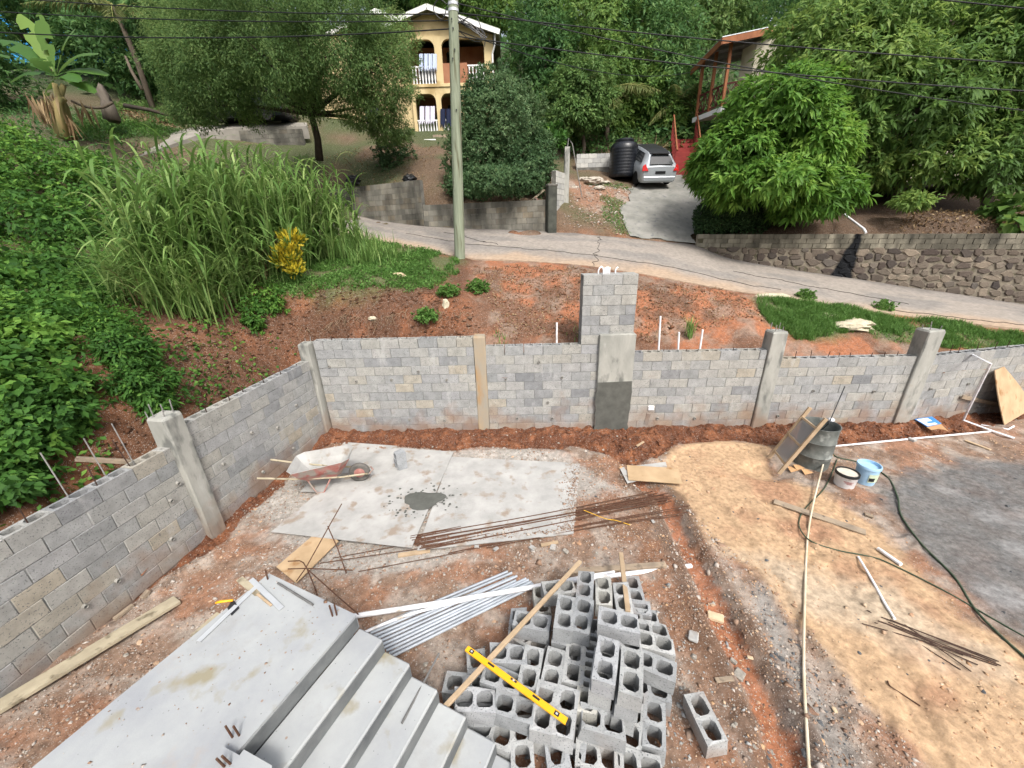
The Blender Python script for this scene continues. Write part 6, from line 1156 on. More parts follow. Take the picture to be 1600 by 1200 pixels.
# blue house far left
bp = gy(-60, 85, 34); blue_w = pmat('blue_wall', '2f83b8', '3a92c6', sc=1, rough=.85, bump=.1); blh = thing('blue_house', 'bright blue house half hidden by trees at the far left', 'house', bp - [0, 0, 1]); mb = MB(); mb.cbox(bp + [3.5, 2, 1.5], (10, 4, 4.2), None, b=.02); mb.build('wall', blue_w, blh)
mb = MB(); mb.cbox(bp + [3.5, 1.8, 3.95], (11.4, 5.4, .18), None, b=.02); mb.build('roof', metal_roof, blh); mb = MB(); mb.cbox(bp + [5.2, -.02, 2.2], (1.2, .1, 1.2), None, b=.01); wn = mb.build('window', win_m, blh); mb = MB(); mb.cbox(bp + [5.2, -.06, 1.56], (1.4, .12, .08), None, b=.01); mb.build('sill', wht, wn)
# ---- upper retaining wall, path, parked cars
ua, ub = gy(285, 233, 23.6), gy(478, 236, 23.6); hillwall('dark mossy retaining wall below the parked dark car', ua, ub, gy(400, 203, 23.6)[2], ua[2] - .1, old_block, seed=51)
mb = MB(); pl_ = [gy(165, 248, 19.6), gy(200, 236, 21), gy(250, 219, 22.6), gy(300, 205, 23.9), gy(380, 197, 24.4), gy(480, 197, 24.4)]; pr_ = [gy(195, 262, 19.0), gy(240, 243, 20.6), gy(285, 226, 22.2), gy(320, 213, 23.3), gy(390, 203, 23.7), gy(482, 203, 23.7)]
V = []; 
for a_, b_ in zip(pl_, pr_): V += [a_ + [0, 0, .16], b_ + [0, 0, .16], b_ - [0, 0, .4]]
for a_, b_ in zip(pl_, pr_): pass
mb.add(V, sum([[(3 * i, 3 * i + 1, 3 * i + 4, 3 * i + 3), (3 * i + 1, 3 * i + 2, 3 * i + 5, 3 * i + 4)] for i in range(5)], [])); mb.build('track', pmat('track_concrete', '77736b', '8d8880', sc=2, bump=.4), kind='structure')
tyre_m = pmat('tyre_rubber', '121212', '1b1b1b', bump=0, rough=.8); silver = pmat('silver_paint', 'a3a9ae', 'aeb4b8', sc=1, rough=.3, bump=0, metal=.25, spec=.5); darkp = pmat('dark_paint', '191d22', '22272d', sc=1, rough=.15, bump=0, metal=.3, spec=.6); red_l = pmat('red_lens', 'b3201f', 'c42b28', rough=.2, bump=0)
def car(label, base, heading, paint, pitch=0.0, sx=1.0, sz=1.0):
    t = thing('parked_car', label, 'car', base); ch, sh_ = math.cos(heading), math.sin(heading); cp_, sp_ = math.cos(pitch), math.sin(pitch)
    Rc = rotz(heading) @ np.array([[cp_, 0, -sp_], [0, 1, 0], [sp_, 0, cp_]])
    def T(p): return (np.array(p, float) * [sx, 1, sz]) @ Rc.T + base
    stn = [(-1.93, .74, .34, .62, .70, .66, .66), (-1.88, .80, .26, .90, .76, .95, .62), (-1.74, .84, .22, 1.00, .77, 1.08, .60), (-1.45, .845, .20, 1.01, .77, 1.40, .50), (-1.2, .845, .20, 1.0, .77, 1.475, .51), (-.4, .845, .20, .98, .77, 1.50, .54), (.3, .845, .20, .96, .77, 1.46, .53), (.95, .845, .20, .95, .76, 1.02, .64), (1.55, .83, .22, .84, .73, .88, .6), (1.85, .76, .25, .68, .66, .72, .5), (1.95, .62, .32, .52, .55, .55, .4)]
    V = []
    for x, w_, zb, zbelt, wb_, zr, wr in stn: V += [(x, -w_ * .9, zb), (x, -w_, zb + .16), (x, -w_, zbelt - .22), (x, -wb_, zbelt), (x, -wr, zr), (x, 0, zr + .025), (x, wr, zr), (x, wb_, zbelt), (x, w_, zbelt - .22), (x, w_, zb + .16), (x, w_ * .9, zb)]
    m_ = 11; Fc = [(i * m_ + j, i * m_ + j + 1, (i + 1) * m_ + j + 1, (i + 1) * m_ + j) for i in range(len(stn) - 1) for j in range(m_ - 1)] + [tuple(range(m_))[::-1], tuple((len(stn) - 1) * m_ + j for j in range(m_))] + [((i + 1) * m_, (i + 1) * m_ + m_ - 1, i * m_ + m_ - 1, i * m_) for i in range(len(stn) - 1)]
    mb = MB(); mb.add(T(V), Fc); bd = mb.build('body', paint, t, smooth=35)
    mb = MB(); mb.sheet(T([(-1.815, -.55, 1.05), (-1.815, .55, 1.05), (-1.50, .45, 1.36), (-1.50, -.45, 1.36)]), .02); mb.v[-1] += Rc @ np.array([-.035, 0, .015]); mb.build('rear_window', win_m, t)
    mb = MB(); mb.sheet(T([(.36, -.54, 1.44), (.36, .54, 1.44), (.93, .60, 1.04), (.93, -.60, 1.04)]), .02); mb.v[-1] += Rc @ np.array([.03, 0, .02]); mb.build('windscreen', win_m, t)
    for sy in (-1, 1):
        for (xa, xb, xc, xd) in ((-1.42, -.52, -.52, -1.22), (-.45, .55, .25, -.45)):
            mb = MB(); mb.sheet(T([(xa, sy * .772, 1.03), (xb, sy * .772, 1.01), (xc, sy * .605, 1.41), (xd, sy * .605, 1.42)]), .025); mb.v[-1] += Rc @ np.array([0, sy * .012, 0]); mb.build('side_window', win_m, t)
        mb = MB(); mb.sheet(T([(-1.86, sy * .56, .80), (-1.80, sy * .82, .78), (-1.70, sy * .80, .98), (-1.72, sy * .70, 1.06)]), .06); mb.v[-1] += Rc @ np.array([-.075, sy * .035, 0]); mb.build('tail_light', red_l, t)
        mb = MB(); mb.sheet(T([(1.80, sy * .5, .62), (1.76, sy * .74, .64), (1.56, sy * .76, .80), (1.66, sy * .58, .80)]), .05); mb.build('headlight', alu_mat, t)
        mb = MB(); mb.cbox(T((.62, sy * .93, 1.0)), (.1, .16, .12), Rc, b=.02); mb.build('mirror', paint, t)
        for xw_ in (-1.2, 1.22):
            Rt = Rc @ np.array([[1, 0, 0], [0, 0, sy * 1.0], [0, -sy * 1.0, 0]]).T; mb = MB(); c_ = T((xw_, sy * .76, .30)); mb.lathe([(.17, -.09), (.28, -.09), (.305, -.06), (.305, .06), (.28, .09), (.17, .09)], 20, c_, Rt); wh = mb.build('wheel', tyre_m, t, smooth=50)
            mb = MB(); mb.lathe([(.05, .07), (.19, .085), (.2, .06), (.2, .02)], 16, c_, Rt); rm = mb.build('rim', black_pl, wh)
            for k in range(6):
                a_ = k * math.pi / 3; q0 = c_ + Rt @ np.array([.03 * math.cos(a_), .03 * math.sin(a_), .09]); q1 = c_ + Rt @ np.array([.19 * math.cos(a_), .19 * math.sin(a_), .09]); mb = MB(); mb.bar(q0, q1, .05, .02); mb.build('spoke', alu_mat, wh)
    mb = MB(); mb.sheet(T([(-1.90, -.24, .66), (-1.90, .24, .66), (-1.88, .24, .78), (-1.88, -.24, .78)]), .02); mb.v[-1] += Rc @ np.array([-.03, 0, 0]); mb.build('number_plate', black_pl, t)
    V = []
    for x, wr, zr in ((-1.44, .47, 1.415), (-1.2, .48, 1.49), (-.4, .51, 1.515), (.28, .50, 1.475)): V += [(x, -wr, zr), (x, 0, zr + .022), (x, wr, zr)]
    mb = MB(); mb.add(T(V), [(3 * i + j, 3 * i + j + 1, 3 * i + j + 4, 3 * i + j + 3) for i in range(3) for j in (0, 1)]); mb.build('roof_panel', black_pl if paint is silver else paint, t, smooth=True)
    mb = MB(); mb.cbox(T((-1.90, 0, .44)), (.14, 1.56, .24), Rc, b=.05); mb.build('bumper', paint, t, smooth=40)
    mb = MB(); mb.bar(T((-1.52, -.42, 1.455)), T((-1.52, .42, 1.455)), .16, .03); mb.build('spoiler', black_pl if paint is silver else paint, t)
    return t
cbz = gy(1030, 297, 20.0); hd = math.radians(96); cc = np.array([cbz[0] - .34, cbz[1] + 1.75]); zc_ = hill_raw(np.array([[cc[0]]]), np.array([[cc[1]]]))[0, 0]; zr_ = hill_raw(np.array([[cbz[0] + .35]]), np.array([[cbz[1] + .55]]))[0, 0]; zf_ = hill_raw(np.array([[cbz[0] - .3]]), np.array([[cbz[1] + 3.0]]))[0, 0]
car('silver hatchback parked nose-up on the driveway', np.array([cc[0], cc[1], (zr_ + zf_) / 2 - .04]), hd, silver, pitch=math.atan2(zf_ - zr_, 2.5) * .8, sz=.92)
dk = gy(398, 201, 24.05); dz = gy(390, 200, 24.05)[2]; car('dark car parked on the track behind the leafy tree', np.array([dk[0], dk[1] + .1, dz + .12]), math.pi * .97, darkp, sx=1.1)
# ---- water tank, bags, rubble by the drive
tk = gy(972, 278, 21.2); wt = thing('water_tank', 'tall ribbed black plastic water tank beside the pale block wall', 'tank', tk); prof = [(.60, 0), (.64, .05)]
for i in range(9): z_ = .12 + i * .13; prof += [(.645, z_), (.653, z_ + .035), (.645, z_ + .07)]
prof += [(.64, 1.32), (.56, 1.44), (.35, 1.52)]; mb = MB(); mb.lathe(prof, 32, tk); mb.build('body', pmat('tank_plastic', '111318', '191c22', bump=0, rough=.35, spec=.5), wt, smooth=40); mb = MB(); mb.lathe([(.42, 1.46), (.44, 1.50), (.44, 1.58), (.40, 1.62), (.1, 1.64)], 24, tk); mb.build('lid', MATS['tank_plastic'], wt, smooth=40)
mb = MB(); mb.cbox(tk + [-.1, 0, -.085], (1.9, 1.7, .16), None, b=.02); pass
def lump(name, label, cat, p, r, mat, sq=(1, 1, .7), seed=0, group=None):
    r_ = np.random.default_rng(seed); V = ICO.copy(); Fc = [tuple(f) for f in _icf]; cache = {}; V = [v / np.linalg.norm(v) for v in V]
    for _ in range(2):
        nf = []; cache = {}
        def midp(a_, b_):
            k_ = (min(a_, b_), max(a_, b_))
            if k_ not in cache: v = V[a_] + V[b_]; V.append(v / np.linalg.norm(v)); cache[k_] = len(V) - 1
            return cache[k_]
        for a_, b_, c_ in Fc: ab, bc, ca = midp(a_, b_), midp(b_, c_), midp(c_, a_); nf += [(a_, ab, ca), (b_, bc, ab), (c_, ca, bc), (ab, bc, ca)]
        Fc = nf
    A_ = np.array(V); A_ = A_ * (1 + r_.normal(0, .10, (len(A_), 1))) * np.array(sq) * r; mb = MB(); mb.add(A_ + np.array(p) + [0, 0, r * sq[2] * .8], Fc); return mb.build(name, mat, label=label, cat=cat, group=group)
bagm = pmat('black_bag', '101112', '1c1d1f', rough=.35, bump=.4, bsc=20, spec=.5); ragm = pmat('white_rag', '958c80', 'bdb6aa', sc=8, rough=.95, bump=.4, bsc=20)
lump('garbage_bag', 'left black rubbish bag on the retaining wall\'s edge', 'bag', gy(553, 288, 18.9), .30, bagm, seed=1); lump('garbage_bag', 'right black rubbish bag on the retaining wall\'s edge', 'bag', gy(641, 287, 18.1), .28, bagm, seed=2)
for px, py, f_, r_, lab in ((928, 288, 20, .34, 'largest pale sack heap by the water tank'), (936, 297, 19.4, .2, 'small pale sack just below the largest heap'), (908, 316, 18.2, .16, 'pale rag lying near the concrete post'), (896, 296, 19.4, .16, 'pale rag against the post\'s foot'), (912, 283, 20.4, .2, 'grey rubble lump left of the sacks'), (947, 287, 20.2, .14, 'small sack nearest the tank')): q = gy(px, py, f_); lump('sack', lab, 'sack', q, r_, ragm, (1.3, .9, .5), seed=px)
q0, q1 = gy(922, 321, 18), gy(934, 308, 18.8); bar_thing('plank', 'short pale plank on the red ground by the driveway', 'plank', q0 + [0, 0, .05], q1 + [0, 0, .05], .1, .04, wood_mat)
q0, q1 = gy(832, 312, 16.3), gy(850, 297, 16.6); bar_thing('plank', 'broken board stuck up on the retaining wall by the driveway', 'plank', q0, q1, .12, .04, dirty_wood)
q0, q1 = gy(836, 308, 16.2), gy(846, 320, 16.2); bar_thing('pipe_scrap', 'rust-red pipe scrap lying on the retaining wall', 'pipe', q0, q1, .08, .06, MATS['faded_red_paint'])
# pale boulder and stone edge in the grass bank
bs_m = pmat('pale_rock', 'a39a84', 'c0b8a2', sc=4, rough=.95, bump=.8, bsc=20)
q = hit(1330, 508); lump('boulder', 'large flat pale rock in the grass bank between the right columns', 'rock', q - [0, 0, .12], .42, bs_m, (1.25, .8, .35), seed=9); q = hit(1292, 492); lump('boulder', 'smaller pale rock just uphill of the large flat one', 'rock', q - [0, 0, .12], .25, bs_m, (1.4, .8, .4), seed=10); q = hit(1205, 464); lump('boulder', 'thin pale rock at the road edge above the first right column', 'rock', q - [0, 0, .1], .22, bs_m, (2.2, .7, .5), seed=12)
q = hit(697, 478); lump('boulder', 'upright pale rock in the bank left of the red soil', 'rock', q - [0, 0, .16], .13, bs_m, (.7, .6, 1.4), seed=13); q = hit(735, 508); lump('boulder', 'pointed pale rock behind the stained column', 'rock', q - [0, 0, .45], .20, bs_m, (.8, .5, 1.3), seed=14); q = hit(620, 432); lump('boulder', 'flat tan stone in the grass left of the pole', 'rock', q - [0, 0, .05], .16, tanbrick, (1.5, .8, .5), seed=15); q = hit(582, 500); lump('boulder', 'small pale stone in the brown bank', 'rock', q, .07, bs_m, (1.3, 1, .7), seed=16)
# ================================================================== VEGETATION
def leaf_mesh(name, P_, D_, N_, L_, W_, v_, mat, parent=None, droop=0.0, fine=False, **kw):
    n_ = len(P_); D_ = D_ / (np.linalg.norm(D_, axis=1, keepdims=True) + 1e-9); S_ = np.cross(D_, N_); S_ /= (np.linalg.norm(S_, axis=1, keepdims=True) + 1e-9); U_ = np.cross(S_, D_)
    L_ = np.asarray(L_)[:, None]; W_ = np.asarray(W_)[:, None]; dz = np.array([0, 0, -1.0])
    if fine:
        mid = P_ + D_ * L_ * .5 + dz * droop * L_ * .12; tip = P_ + D_ * L_ + dz * droop * L_ * .5
        V = np.stack([P_, mid - U_ * W_ * .12, tip, mid + S_ * W_ * .5 + U_ * W_ * .1, mid - S_ * W_ * .5 + U_ * W_ * .1], 1); F0 = np.array([(0, 3, 1), (0, 1, 4), (1, 3, 2), (1, 2, 4)]); k = 5
    else:
        mid = P_ + D_ * L_ * .45 + dz * droop * L_ * .1; tip = P_ + D_ * L_ + dz * droop * L_ * .45
        V = np.stack([P_, mid + S_ * W_ * .5 + U_ * W_ * .12, tip, mid - S_ * W_ * .5 + U_ * W_ * .12], 1); F0 = np.array([(0, 1, 2), (0, 2, 3)]); k = 4
    Fc = (F0[None] + (np.arange(n_) * k)[:, None, None]).reshape(-1, 3); V = V.reshape(-1, 3)
    org = ORG[parent.name] if parent is not None else np.array([V[:, 0].mean(), V[:, 1].mean(), V[:, 2].min()])
    me = bpy.data.meshes.new(name); me.vertices.add(len(V)); me.vertices.foreach_set('co', (V - org).astype(np.float32).ravel())
    nf = len(Fc); me.loops.add(nf * 3); me.loops.foreach_set('vertex_index', Fc.astype(np.int32).ravel()); me.polygons.add(nf); me.polygons.foreach_set('loop_start', np.arange(0, nf * 3, 3, dtype=np.int32)); me.update(calc_edges=True)
    at = me.attributes.new('v', 'FLOAT', 'POINT'); at.data.foreach_set('value', np.repeat(np.asarray(v_, np.float32), k)); me.materials.append(mat)
    o = bpy.data.objects.new(name, me); COL.objects.link(o); ORG[o.name] = org
    if parent is not None: o.parent = parent
    else: o.location = org
    return tag(o, **kw)
def rdir(n_, r=None):
    v = (r or rng).normal(0, 1, (n_, 3)); return v / np.linalg.norm(v, axis=1, keepdims=True)
def LB(px, py, f, rx, ry, dep=1.0):
    c = gy(px, py, f); zc = (c - O) @ FWD; return c, np.array([rx * zc / F_PX, rx * zc / F_PX * dep, ry * zc / F_PX / 1.12])
def sample_lobes(lobes, n_, shell=(.72, 1.04), inner=.25, rough=.25, seed=0, bottom=-.75):
    r = np.random.default_rng(seed); A_ = np.array([np.prod(rad) ** (2 / 3) for _, rad in lobes]); pk = r.choice(len(lobes), n_ * 2, p=A_ / A_.sum()); d = rdir(n_ * 2, r)
    C_ = np.array([c for c, _ in lobes])[pk]; R_ = np.array([q for _, q in lobes])[pk]
    ph = r.uniform(0, 6.28, (len(lobes), 3))[pk]; lump_ = 1 + rough * (np.sin(d[:, 0] * 5 + ph[:, 0]) * np.sin(d[:, 1] * 5 + ph[:, 1]) + .6 * np.sin(d[:, 2] * 9 + ph[:, 2]) * np.sin(d[:, 0] * 8 + ph[:, 1])) 
    u = np.where(r.random(n_ * 2) < inner, r.uniform(.35, shell[0], n_ * 2), r.uniform(*shell, n_ * 2)); pos = C_ + d * R_ * (u * lump_)[:, None]
    keep = np.ones(n_ * 2, bool)
    for i, (c, q) in enumerate(lobes):
        e_ = np.linalg.norm((pos - c) / q, axis=1); keep &= (pk == i) | (e_ > .62)
    keep &= d[:, 2] > bottom
    pos, d, pk = pos[keep][:n_], d[keep][:n_], pk[keep][:n_]; return pos, d, pk
def foliage(name, lobes, ncl, per, L, W, mat, parent, droop=.5, spread=.6, csize=None, seed=0, fine=False, out=.6, hang=0.0, vbias=.5, vspan=.35, inner=.25, rough=.25, shell=(.72, 1.04), up=.25, bottom=-.75, **kw):
    r = np.random.default_rng(seed + 1); pos, d, pk = sample_lobes(lobes, ncl, seed=seed, inner=inner, rough=rough, shell=shell, bottom=bottom); m_ = len(pos); lv_ = r.normal(0, .10, len(lobes))[pk]
    cv = r.normal(0, 1, m_) * vspan * .35 + lv_ ; P_ = np.repeat(pos, per, 0); D0 = np.repeat(d, per, 0); n_ = len(P_)
    D_ = D0 * out + rdir(n_, r) * spread + np.array([0, 0, up]); D_ /= np.linalg.norm(D_, axis=1, keepdims=True); D_ = D_ + np.array([0, 0, -1.0]) * droop * r.uniform(.4, 1.2, (n_, 1))
    cs = csize if csize is not None else L * .5; P_ = P_ + rdir(n_, r) * cs * r.random((n_, 1)) + D_ * cs * .3
    if hang: P_[:, 2] -= r.random(n_) * hang
    N0 = D0 * .9 + np.array([0, 0, .6]) + rdir(n_, r) * .45; v_ = np.clip(vbias + np.repeat(cv, per) + r.normal(0, vspan * .4, n_), 0, 1)
    return leaf_mesh(name, P_, D_, N0, L * r.uniform(.65, 1.2, n_), W * r.uniform(.75, 1.2, n_), v_, mat, parent, droop, fine, **kw)
bark = pmat('bark', '4d443a', '6b6155', sc=5, rough=.95, bump=.8, bsc=25, stretch=(1, 1, .3)); bark_d = pmat('dark_bark', '2f2a24', '453d34', sc=5, rough=.95, bump=.8, bsc=25)
def tree(name, label, cat, base, lobes, mat, L, W, ncl, per, trunk_r=.18, limbs=True, group=None, bmat=None, seed=0, lean=None, **kw):
    base = np.array(base, float); t = thing(name, label, cat, base, group); r = np.random.default_rng(seed); mb = MB(); top = np.mean([c for c, _ in lobes], 0); fork = base + (top - base) * np.array([.45, .45, .5])
    mb.tube([base - [0, 0, .3], base + (fork - base) * .5 + r.normal(0, .08, 3), fork], [trunk_r * 1.25, trunk_r, trunk_r * .85], 10)
    for c, q in lobes:
        mid = (fork + c) / 2 + r.normal(0, .15, 3) + [0, 0, .1]; mb.tube([fork, mid, c], [trunk_r * .6, trunk_r * .38, trunk_r * .15], 7)
        for k in range(3): e_ = c + rdir(1, r)[0] * q * .7; mb.tube([c, (c + e_) / 2 + r.normal(0, .05, 3), e_], [trunk_r * .2, trunk_r * .12, trunk_r * .05], 5)
    mb.build('trunk', bmat or bark, t, smooth=True); foliage('crown', lobes, ncl, per, L, W, mat, t, seed=seed, **kw); return t
mango_b = leafmat('mango_bright', (0.054, 0.130, 0.022), (0.108, 0.238, 0.038), (0.238, 0.389, 0.076), trans=.4, rough=.5); mango_d = leafmat('mango_dark', (0.064, 0.131, 0.031), (0.113, 0.210, 0.048), (0.240, 0.341, 0.085), trans=.4, rough=.55); forest1 = leafmat('forest_green', (0.036, 0.096, 0.031), (0.072, 0.162, 0.048), (0.168, 0.276, 0.084), trans=.4); forest2 = leafmat('forest_pale', (0.057, 0.121, 0.034), (0.109, 0.201, 0.057), (0.230, 0.322, 0.103), trans=.4)
feather = leafmat('feathery', (0.064, 0.132, 0.042), (0.123, 0.209, 0.066), (0.231, 0.319, 0.110), trans=.45, rough=.6); bushy = leafmat('dark_bush', (0.038, 0.084, 0.036), (0.074, 0.144, 0.058), (0.156, 0.228, 0.102), trans=.35); vine = leafmat('vine', (.03, .085, .018), (.068, .17, .03), (.18, .33, .06), trans=.4, rough=.65, spec=.2); grass_m = leafmat('guinea_grass', (0.069, 0.138, 0.032), (0.138, 0.253, 0.063), (0.299, 0.402, 0.138), trans=.35, rough=.5); turf_m = leafmat('short_grass', (.04, .10, .02), (.08, .18, .035), (.15, .27, .07), trans=.3); croton_m = leafmat('croton', (.07, .13, .02), (.36, .30, .02), (.58, .46, .04), trans=.3); hedge_m = leafmat('hedge', (.018, .045, .016), (.035, .078, .026), (.07, .12, .045), trans=.2); dry_m = leafmat('dry_leaf', (.12, .075, .04), (.25, .17, .09), (.42, .33, .19), trans=.2)
# ---- mango trees
tree('mango_tree', 'bright green mango tree bulging over the stone wall\'s left end', 'tree', gy(1235, 338, 15.4), [LB(1150, 240, 14.8, 62, 54), LB(1215, 172, 15, 82, 55), LB(1258, 232, 14.6, 62, 60), LB(1195, 285, 14.4, 88, 40), LB(1278, 302, 14.3, 52, 38), LB(1238, 322, 14.2, 34, 22), LB(1118, 262, 14.9, 34, 40)], mango_b, .30, .09, 3000, 10, .16, droop=.6, spread=.75, csize=.10, fine=True, seed=3, up=.35, vbias=.5, rough=.14, bottom=-.9, group='mango trees above the stone wall')
tree('mango_tree', 'big dark green mango tree spreading behind the bright one', 'tree', gy(1405, 330, 17), [LB(1285, 66, 18, 86, 52), LB(1325, 118, 17, 105, 66), LB(1405, 172, 16.3, 108, 76), LB(1352, 52, 18, 100, 50), LB(1462, 118, 16.8, 92, 68), LB(1440, 252, 15.8, 78, 44), LB(1500, 215, 16, 62, 58), LB(1365, 258, 16, 50, 32), LB(1320, 22, 19, 90, 40), LB(1490, 35, 18, 90, 50), LB(1320, 200, 16, 50, 50)], mango_d, .28, .085, 4400, 10, .2, droop=.55, spread=.8, csize=.11, fine=True, seed=5, up=.3, rough=.14, bottom=-.9, group='mango trees above the stone wall')
tree('broadleaf_tree', 'dark grey-green tree at the right edge with a leaning trunk', 'tree', gy(1540, 332, 14.6), [LB(1565, 95, 15.6, 62, 85), LB(1588, 225, 14.8, 48, 70), LB(1548, 268, 14.6, 46, 36), LB(1610, 20, 16, 80, 60), LB(1650, 150, 15, 70, 120), LB(1530, 190, 15.2, 36, 40)], mango_d, .26, .072, 2000, 10, .13, droop=.6, spread=.9, csize=.12, fine=True, seed=8, vbias=.35, rough=.2, bottom=-.9)
foliage('hedge_bush', [LB(1135, 336, 15.7, 48, 36), LB(1112, 348, 15.6, 26, 28), LB(1165, 350, 15.5, 34, 22)], 5200, 3, .075, .05, hedge_m, None, droop=0, spread=.8, csize=.03, seed=11, rough=.03, inner=.35, shell=(.88, 1.0), label='clipped dark round hedge bush at the driveway corner', cat='bush')
foliage('low_plant', [LB(1427, 314, 14.2, 24, 12)], 90, 9, .2, .06, mango_d, None, droop=.6, seed=12, label='low mango sprout above the stone wall\'s middle', cat='plant'); foliage('low_plant', [LB(1590, 335, 13.6, 30, 24)], 50, 6, .45, .26, mango_d, None, droop=.5, seed=13, vbias=.3, label='broad-leaved plant at the right edge above the stone wall', cat='plant')
# ---- left feathery tree, centre bush
tree('feathery_tree', 'large drooping fine-leaved tree in front of the yellow house', 'tree', gy(497, 238, 19.5), [LB(325, 105, 17.2, 78, 78), LB(410, 88, 17, 100, 82), LB(520, 78, 17.5, 88, 72), LB(592, 108, 18, 56, 66), LB(300, 52, 17.5, 62, 56), LB(450, 22, 17.5, 150, 50), LB(575, 165, 18.4, 50, 34), LB(618, 62, 18.5, 32, 46), LB(610, 200, 19, 34, 20), LB(300, 165, 17.4, 40, 30)], feather, .10, .036, 12500, 12, .14, droop=.55, spread=.9, csize=.17, hang=.18, seed=21, vbias=.55, vspan=.4, rough=.22, inner=.15, bmat=bark_d, bottom=-.9)
tree('round_tree', 'dense dark rounded small tree behind the retaining wall right of the pole', 'tree', gy(790, 318, 18), [LB(785, 195, 18, 64, 66), LB(742, 240, 17.6, 48, 48), LB(822, 262, 17.4, 46, 40), LB(778, 286, 17, 72, 26), LB(768, 138, 18.4, 38, 32), LB(842, 232, 17.8, 26, 30), LB(720, 285, 17.4, 26, 24), LB(745, 175, 18.2, 36, 40)], bushy, .12, .055, 6500, 9, .13, droop=.15, spread=.9, csize=.09, seed=23, rough=.16, bmat=bark_d, bottom=-.95)
foliage('shrub', [LB(615, 240, 21, 28, 30), LB(608, 265, 20.5, 14, 14)], 500, 8, .13, .06, bushy, None, droop=.2, seed=24, label='small dark shrub on the brown slope below the yellow house', cat='shrub')
foliage('shrub', [LB(862, 215, 19.5, 22, 16)], 90, 6, .22, .14, vine, None, droop=.3, seed=25, vbias=.4, label='bright broad-leaved shrub right of the dark rounded tree', cat='shrub')
# ---- trees behind
BT_ = [('tall green tree behind the yellow house\'s right side', 'forest_tree', (850, 95, 27, 56, 62), (842, 30, 29, 50, 36), (880, 160, 25, 40, 40)), ('tall tree above the palm, left of the balcony house', 'forest_tree', (930, 50, 29, 78, 56), (955, 110, 27, 55, 45), (910, 10, 30, 60, 40)), ('dark tall tree left of the balcony roof', 'forest_tree', (1020, 60, 28, 70, 66), (1045, 130, 27, 52, 50), (1000, 5, 30, 70, 40)), ('tree crown just over the balcony roof', 'forest_tree', (1090, 25, 32, 66, 50), (1150, 5, 33, 60, 40), (1060, 80, 31, 36, 40)), ('yellowish bushy tree below the palm fronds', 'bushy_tree', (905, 140, 23.5, 46, 46), (895, 180, 23, 38, 26), (935, 165, 23.5, 30, 30)), ('dark tree right beside the far house\'s gable', 'forest_tree', (745, 8, 34, 50, 32), (790, 20, 34, 30, 26), (700, -20, 35, 50, 24)), ('dark tree behind the banana plant', 'forest_tree', (180, 70, 29, 66, 62), (230, 120, 28, 46, 40), (130, 20, 30, 60, 40), (245, 40, 28, 50, 50)), ('dark tree above the blue house', 'forest_tree', (60, -5, 31, 90, 26), (-20, 30, 30, 50, 30), (105, 60, 31, 26, 40)), ('dark tree at the top left behind the feathery tree', 'forest_tree', (300, 10, 27, 70, 50), (270, 90, 27, 30, 40), (350, 60, 27, 60, 60)), ('dark tree between the balcony house and the tank', 'forest_tree', (1045, 190, 26.5, 36, 24), (1000, 150, 27, 46, 36), (960, 190, 26.5, 34, 20)), ('dark tree behind the big mango tree', 'forest_tree', (1420, -10, 22, 120, 40), (1540, -10, 21, 90, 50), (1300, -20, 24, 90, 30)), ('pale tree at the top behind the tall trees', 'forest_tree', (970, -25, 34, 90, 30), (1080, -30, 34, 90, 30), (880, -30, 35, 60, 30)), ('dark tree behind the parked dark car', 'forest_tree', (440, 120, 29, 80, 50), (380, 60, 30, 70, 60), (490, 60, 31, 60, 50)), ('shadowed tree at the far left edge', 'forest_tree', (-40, 120, 22, 60, 60), (-100, 40, 22, 80, 80))]
for i, (lab, nm, *lb) in enumerate(BT_):
    lobes = [LB(*l) for l in lb]; c0 = np.mean([c for c, _ in lobes], 0); m_ = [forest1, mango_d, forest1, forest2][i % 4] if i not in (4,) else forest2
    if i in (6, 7, 8, 13): m_ = forest1
    big = lb[0][2] > 26; tree(nm, lab, 'tree', (c0[0], c0[1], hz(c0[0], c0[1])), lobes, m_, .30 if big else .20, .11 if big else .085, int(500 * len(lobes)) if big else 700 * len(lobes), 9, .22 if big else .1, droop=.4, spread=.9, csize=.25 if big else .15, seed=40 + i, rough=.25, group='trees on the hillside behind', bottom=-.95)
rs2 = np.random.default_rng(77)
for i in range(16):                                            # wooded skyline
    x = -46 + 92 * (i + .5) / 16 + rs2.uniform(-2, 2); y = rs2.uniform(40, 52)
    if -1.5 < x * 27 / y * 600 / 24 / 10 < -1.4: continue
    z = hz(x, y); lobes = [(np.array([x + rs2.uniform(-2, 2), y + rs2.uniform(-2, 2), z + rs2.uniform(3, 7)]), np.array([3.2, 3.0, 2.6]) * rs2.uniform(.8, 1.2)) for _ in range(3)]
    px_ = 800 + F_PX * ((np.array([x, y, z + 5]) - O) @ RIGHT) / ((np.array([x, y, z + 5]) - O) @ FWD)
    if 800 < px_ < 850: continue
    lab = 'distant wooded crown on the ridge, ' + ['first', 'second', 'third', 'fourth', 'fifth', 'sixth', 'seventh', 'eighth', 'ninth', 'tenth', 'eleventh', 'twelfth', 'thirteenth', 'fourteenth', 'fifteenth', 'sixteenth'][i] + ' from the left'
    tree('ridge_tree', lab, 'tree', (x, y, z), lobes, [forest1, forest2][i % 2], .5, .22, 1000, 6, .25, seed=80 + i, csize=.4, droop=.3, group='trees on the far ridge')
